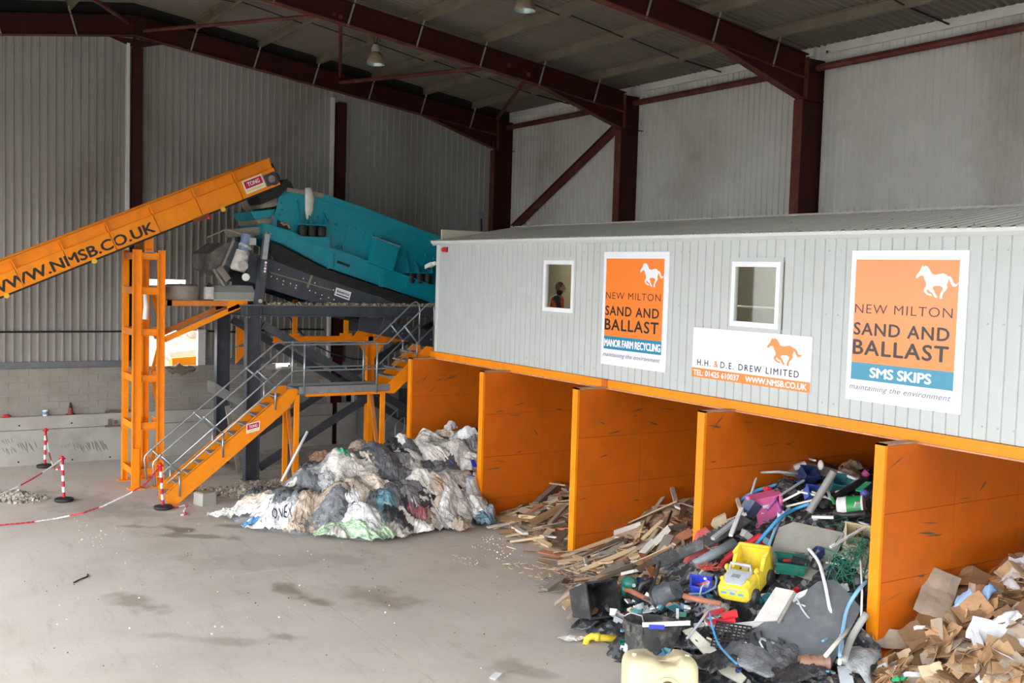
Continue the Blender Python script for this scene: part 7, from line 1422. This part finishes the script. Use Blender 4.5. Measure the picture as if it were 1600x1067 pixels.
# assorted small pieces filling the heap
rnd = random.Random(15); KIND = (('navy', NAVY), ('white', WHT), ('black', BLKP), ('grey', GRYP), ('pale grey', LGRY), ('blue', PIPEB), ('red', REDP), ('green', GRN), ('cream', CREAM), ('teal', TEALP))
for k in range(300):
    for _ in range(30):
        px = rnd.uniform(965, 1356) if k % 3 else rnd.uniform(960, 1110); py = rnd.uniform(735, 1060) if k % 3 else rnd.uniform(890, 1040); p = hit(px, py, PLA)
        if PLA(p.x, p.y) < .12 or (p.x < 10.95 and p.y > -.95) or (p.x > 13.95 and p.y > -.95) or (px < 1100 and py < 915): continue
        break
    else: continue
    nm, m_ = KIND[rnd.choices(range(10), (1.5, 5, 6, 3, 3, 1.2, .8, 1, 1.2, .8))[0]]; R = fr(rnd.uniform(0, 6), rnd.uniform(-.6, .6), rnd.uniform(-.6, .6)); c = p + V((0, 0, .05)); t = rnd.randrange(5); s_ = rnd.uniform(.06, .2); mb = MB()
    zone = 'in upper plastic heap' if py < 830 else ('in middle plastic heap' if py < 940 else 'in lower plastic heap')
    if t == 0: mb.obox(c, (s_ * 1.4, s_ * .9, .02), R); kd = 'sheet piece'
    elif t == 1: mb.tube([c + R @ V((-s_, 0, 0)), c + R @ V((s_ * .2, .03, .02)), c + R @ V((s_, -.02, 0))], s_ * .12, 7); kd = 'rod'
    elif t == 2: openbox(c, (s_, s_ * .8, s_ * .7), R, .01, 0, mb); kd = 'tray'
    elif t == 3: mb.lathe(c, [(.01, -.3 * s_), (.35 * s_, -.3 * s_), (.45 * s_, .4 * s_), (.40 * s_, .4 * s_), (.3 * s_, -.2 * s_), (.01, -.2 * s_)], 12, R); kd = 'cup'
    else: mb.bar(c + R @ V((-s_, 0, 0)), c + R @ V((s_, 0, 0)), .04, .02); kd = 'strip'
    o = build(mb, 'plastic_' + kd.split()[0], m_, org=c, smooth=2 if t in (1,) else False); later(o, f'{nm} {kd}', f'{nm} {kd}s', 'plastic', zone, 'small plastic pieces in the heap')

# ---------------------------------------------------------------- person inside the cabin
def person():
    b = V((4.42, .62, ZB + .12)); o = thing('person', 'person in orange hi-vis vest with white bands standing sideways in the left cabin window', 'person', b)
    J = dict(pel=(0, 0, .92), sp=(0.0, .0, 1.12), ch=(.03, .02, 1.32), nk=(.06, .02, 1.47), hd0=(.09, .02, 1.54), hd1=(.11, .02, 1.65), sl=(0.02, -.2, 1.40), el=(.08, -.27, 1.15), wl=(.28, -.18, 1.05), hl=(.36, -.16, 1.04), s2=(.04, .21, 1.40), e2=(.12, .28, 1.15), w2=(.32, .2, 1.06), h2=(.40, .18, 1.05),
             k1=(.02, -.1, .48), a1=(0, -.1, .07), f1=(.14, -.11, .04), k2=(.02, .1, .48), a2=(0, .1, .07), f2=(.14, .11, .04), p1=(0, -.09, .86), p2=(0, .09, .86))
    E_ = [('pel', 'sp'), ('sp', 'ch'), ('ch', 'nk'), ('nk', 'hd0'), ('hd0', 'hd1'), ('ch', 'sl'), ('sl', 'el'), ('el', 'wl'), ('wl', 'hl'), ('ch', 's2'), ('s2', 'e2'), ('e2', 'w2'), ('w2', 'h2'), ('pel', 'p1'), ('p1', 'k1'), ('k1', 'a1'), ('a1', 'f1'), ('pel', 'p2'), ('p2', 'k2'), ('k2', 'a2'), ('a2', 'f2')]
    RD = dict(pel=.15, sp=.14, ch=.15, nk=.06, hd0=.085, hd1=.085, sl=.07, el=.05, wl=.035, hl=.035, s2=.07, e2=.05, w2=.035, h2=.035, k1=.065, a1=.05, f1=.045, k2=.065, a2=.05, f2=.045, p1=.10, p2=.10)
    ks = list(J); me = bpy.data.meshes.new('body'); me.from_pydata([V(J[k]) for k in ks], [(ks.index(a), ks.index(c)) for a, c in E_], []); ob = bpy.data.objects.new('body', me); COL.objects.link(ob); ob.parent = o
    sk_ = ob.modifiers.new('skin', 'SKIN')
    for i, k in enumerate(ks): me.skin_vertices[0].data[i].radius = (RD[k], RD[k])
    me.skin_vertices[0].data[0].use_root = True
    ob.modifiers.new('smooth', 'SUBSURF').render_levels = 2; ob.modifiers['smooth'].levels = 2
    me.materials.append(mat('dark work clothes', (40, 40, 46), .8)); me.polygons.foreach_set('use_smooth', [True] * len(me.polygons)); ob.modifiers['skin'].use_smooth_shade = True
    skin = mat('skin', (206, 160, 136), .55); hair = mat('short grey hair', (96, 88, 80), .9, 0, .2, 40)
    hc = b + V((.105, .02, 1.62))
    build(MB().ball(hc, .105, 12, (.95, .78, 1.15)), 'head', skin, o, smooth=2); build(MB().ball(hc + V((-.022, 0, .025)), .108, 12, (.92, .80, 1.08)), 'hair', hair, o, smooth=2)
    hd = [c for c in o.children if c.name.startswith('head')][0]
    build(MB().ball(hc + V((.10, 0, -.01)), .02, 6, (1, .7, 1.3)), 'nose', skin, hd, smooth=2); build(MB().ball(hc + V((-.005, -.085, -.01)), .028, 6, (.9, .4, 1.2)).ball(hc + V((-.005, .085, -.01)), .028, 6, (.9, .4, 1.2)), 'ear', skin, hd, smooth=2)
    build(MB().ball(hc + V((.085, .032, .02)), .008, 6).ball(hc + V((.085, -.032, .02)), .008, 6), 'eye', mat('eye', (60, 50, 46), .3), hd, smooth=2); build(MB().ball(hc + V((.078, 0, -.062)), .03, 6, (.6, 1.2, .3)), 'mouth', mat('lips', (176, 110, 100), .5), hd, smooth=2); build(MB().ball(hc + V((.085, 0, -.05)), .045, 7, (.6, 1.0, .9)), 'dust_mask', WHITE, o, smooth=2)
    v = MB().lathe(b, [(.15, .84), (.15, 1.0), (.155, 1.25), (.155, 1.36), (.10, 1.455)], 24, None, 0, 1.22)
    for q in v.v: q.x += .02 + .03 * (q.z - b.z - .84)
    vo = build(v, 'hi_vis_vest', mat('hi-vis orange', (244, 96, 40), .6), o, smooth=2); vo.modifiers.new('t', 'SOLIDIFY').thickness = .008
    wb = mat('reflective band', (236, 236, 230), .3)
    bnd = MB().lathe(b, [(.162, .98), (.164, 1.05)], 24, None, 0, 1.22)
    for q in bnd.v: q.x += .025
    build(bnd, 'waist_band', wb, vo, smooth=2)
    for s_ in (-1, 1): build(MB().tube([b + V((-.135, s_ * .09, 1.02)), b + V((-.135, s_ * .09, 1.25)), b + V((-.10, s_ * .09, 1.41)), b + V((.02, s_ * .10, 1.475))], .018, 6), 'shoulder_band', wb, vo, smooth=2)
    for s_, w0 in ((-1, V((.36, -.16, 1.04))), (1, V((.40, .18, 1.05)))):
        hm = MB().ball(b + w0 + V((.03, 0, 0)), .045, 7, (1.1, .9, .5))
        for f_ in range(4): y = -.03 + .02 * f_; L_ = (.075, .085, .08, .06)[f_]; hm.tube([b + w0 + V((.06, y, 0)), b + w0 + V((.06 + L_ * .6, y, -.005)), b + w0 + V((.06 + L_, y, -.03))], [.011, .010, .008], 6)
        hm.tube([b + w0 + V((.03, -s_ * .035, -.0)), b + w0 + V((.07, -s_ * .065, -.01)), b + w0 + V((.10, -s_ * .06, -.02))], [.013, .011, .009], 6)
        build(hm, 'glove', mat('work glove', (60, 62, 60), .8), o, smooth=2)
person()
label_all()
bpy.data.objects['person'].rotation_euler = (0, 0, 1.0)      # turned towards the belt
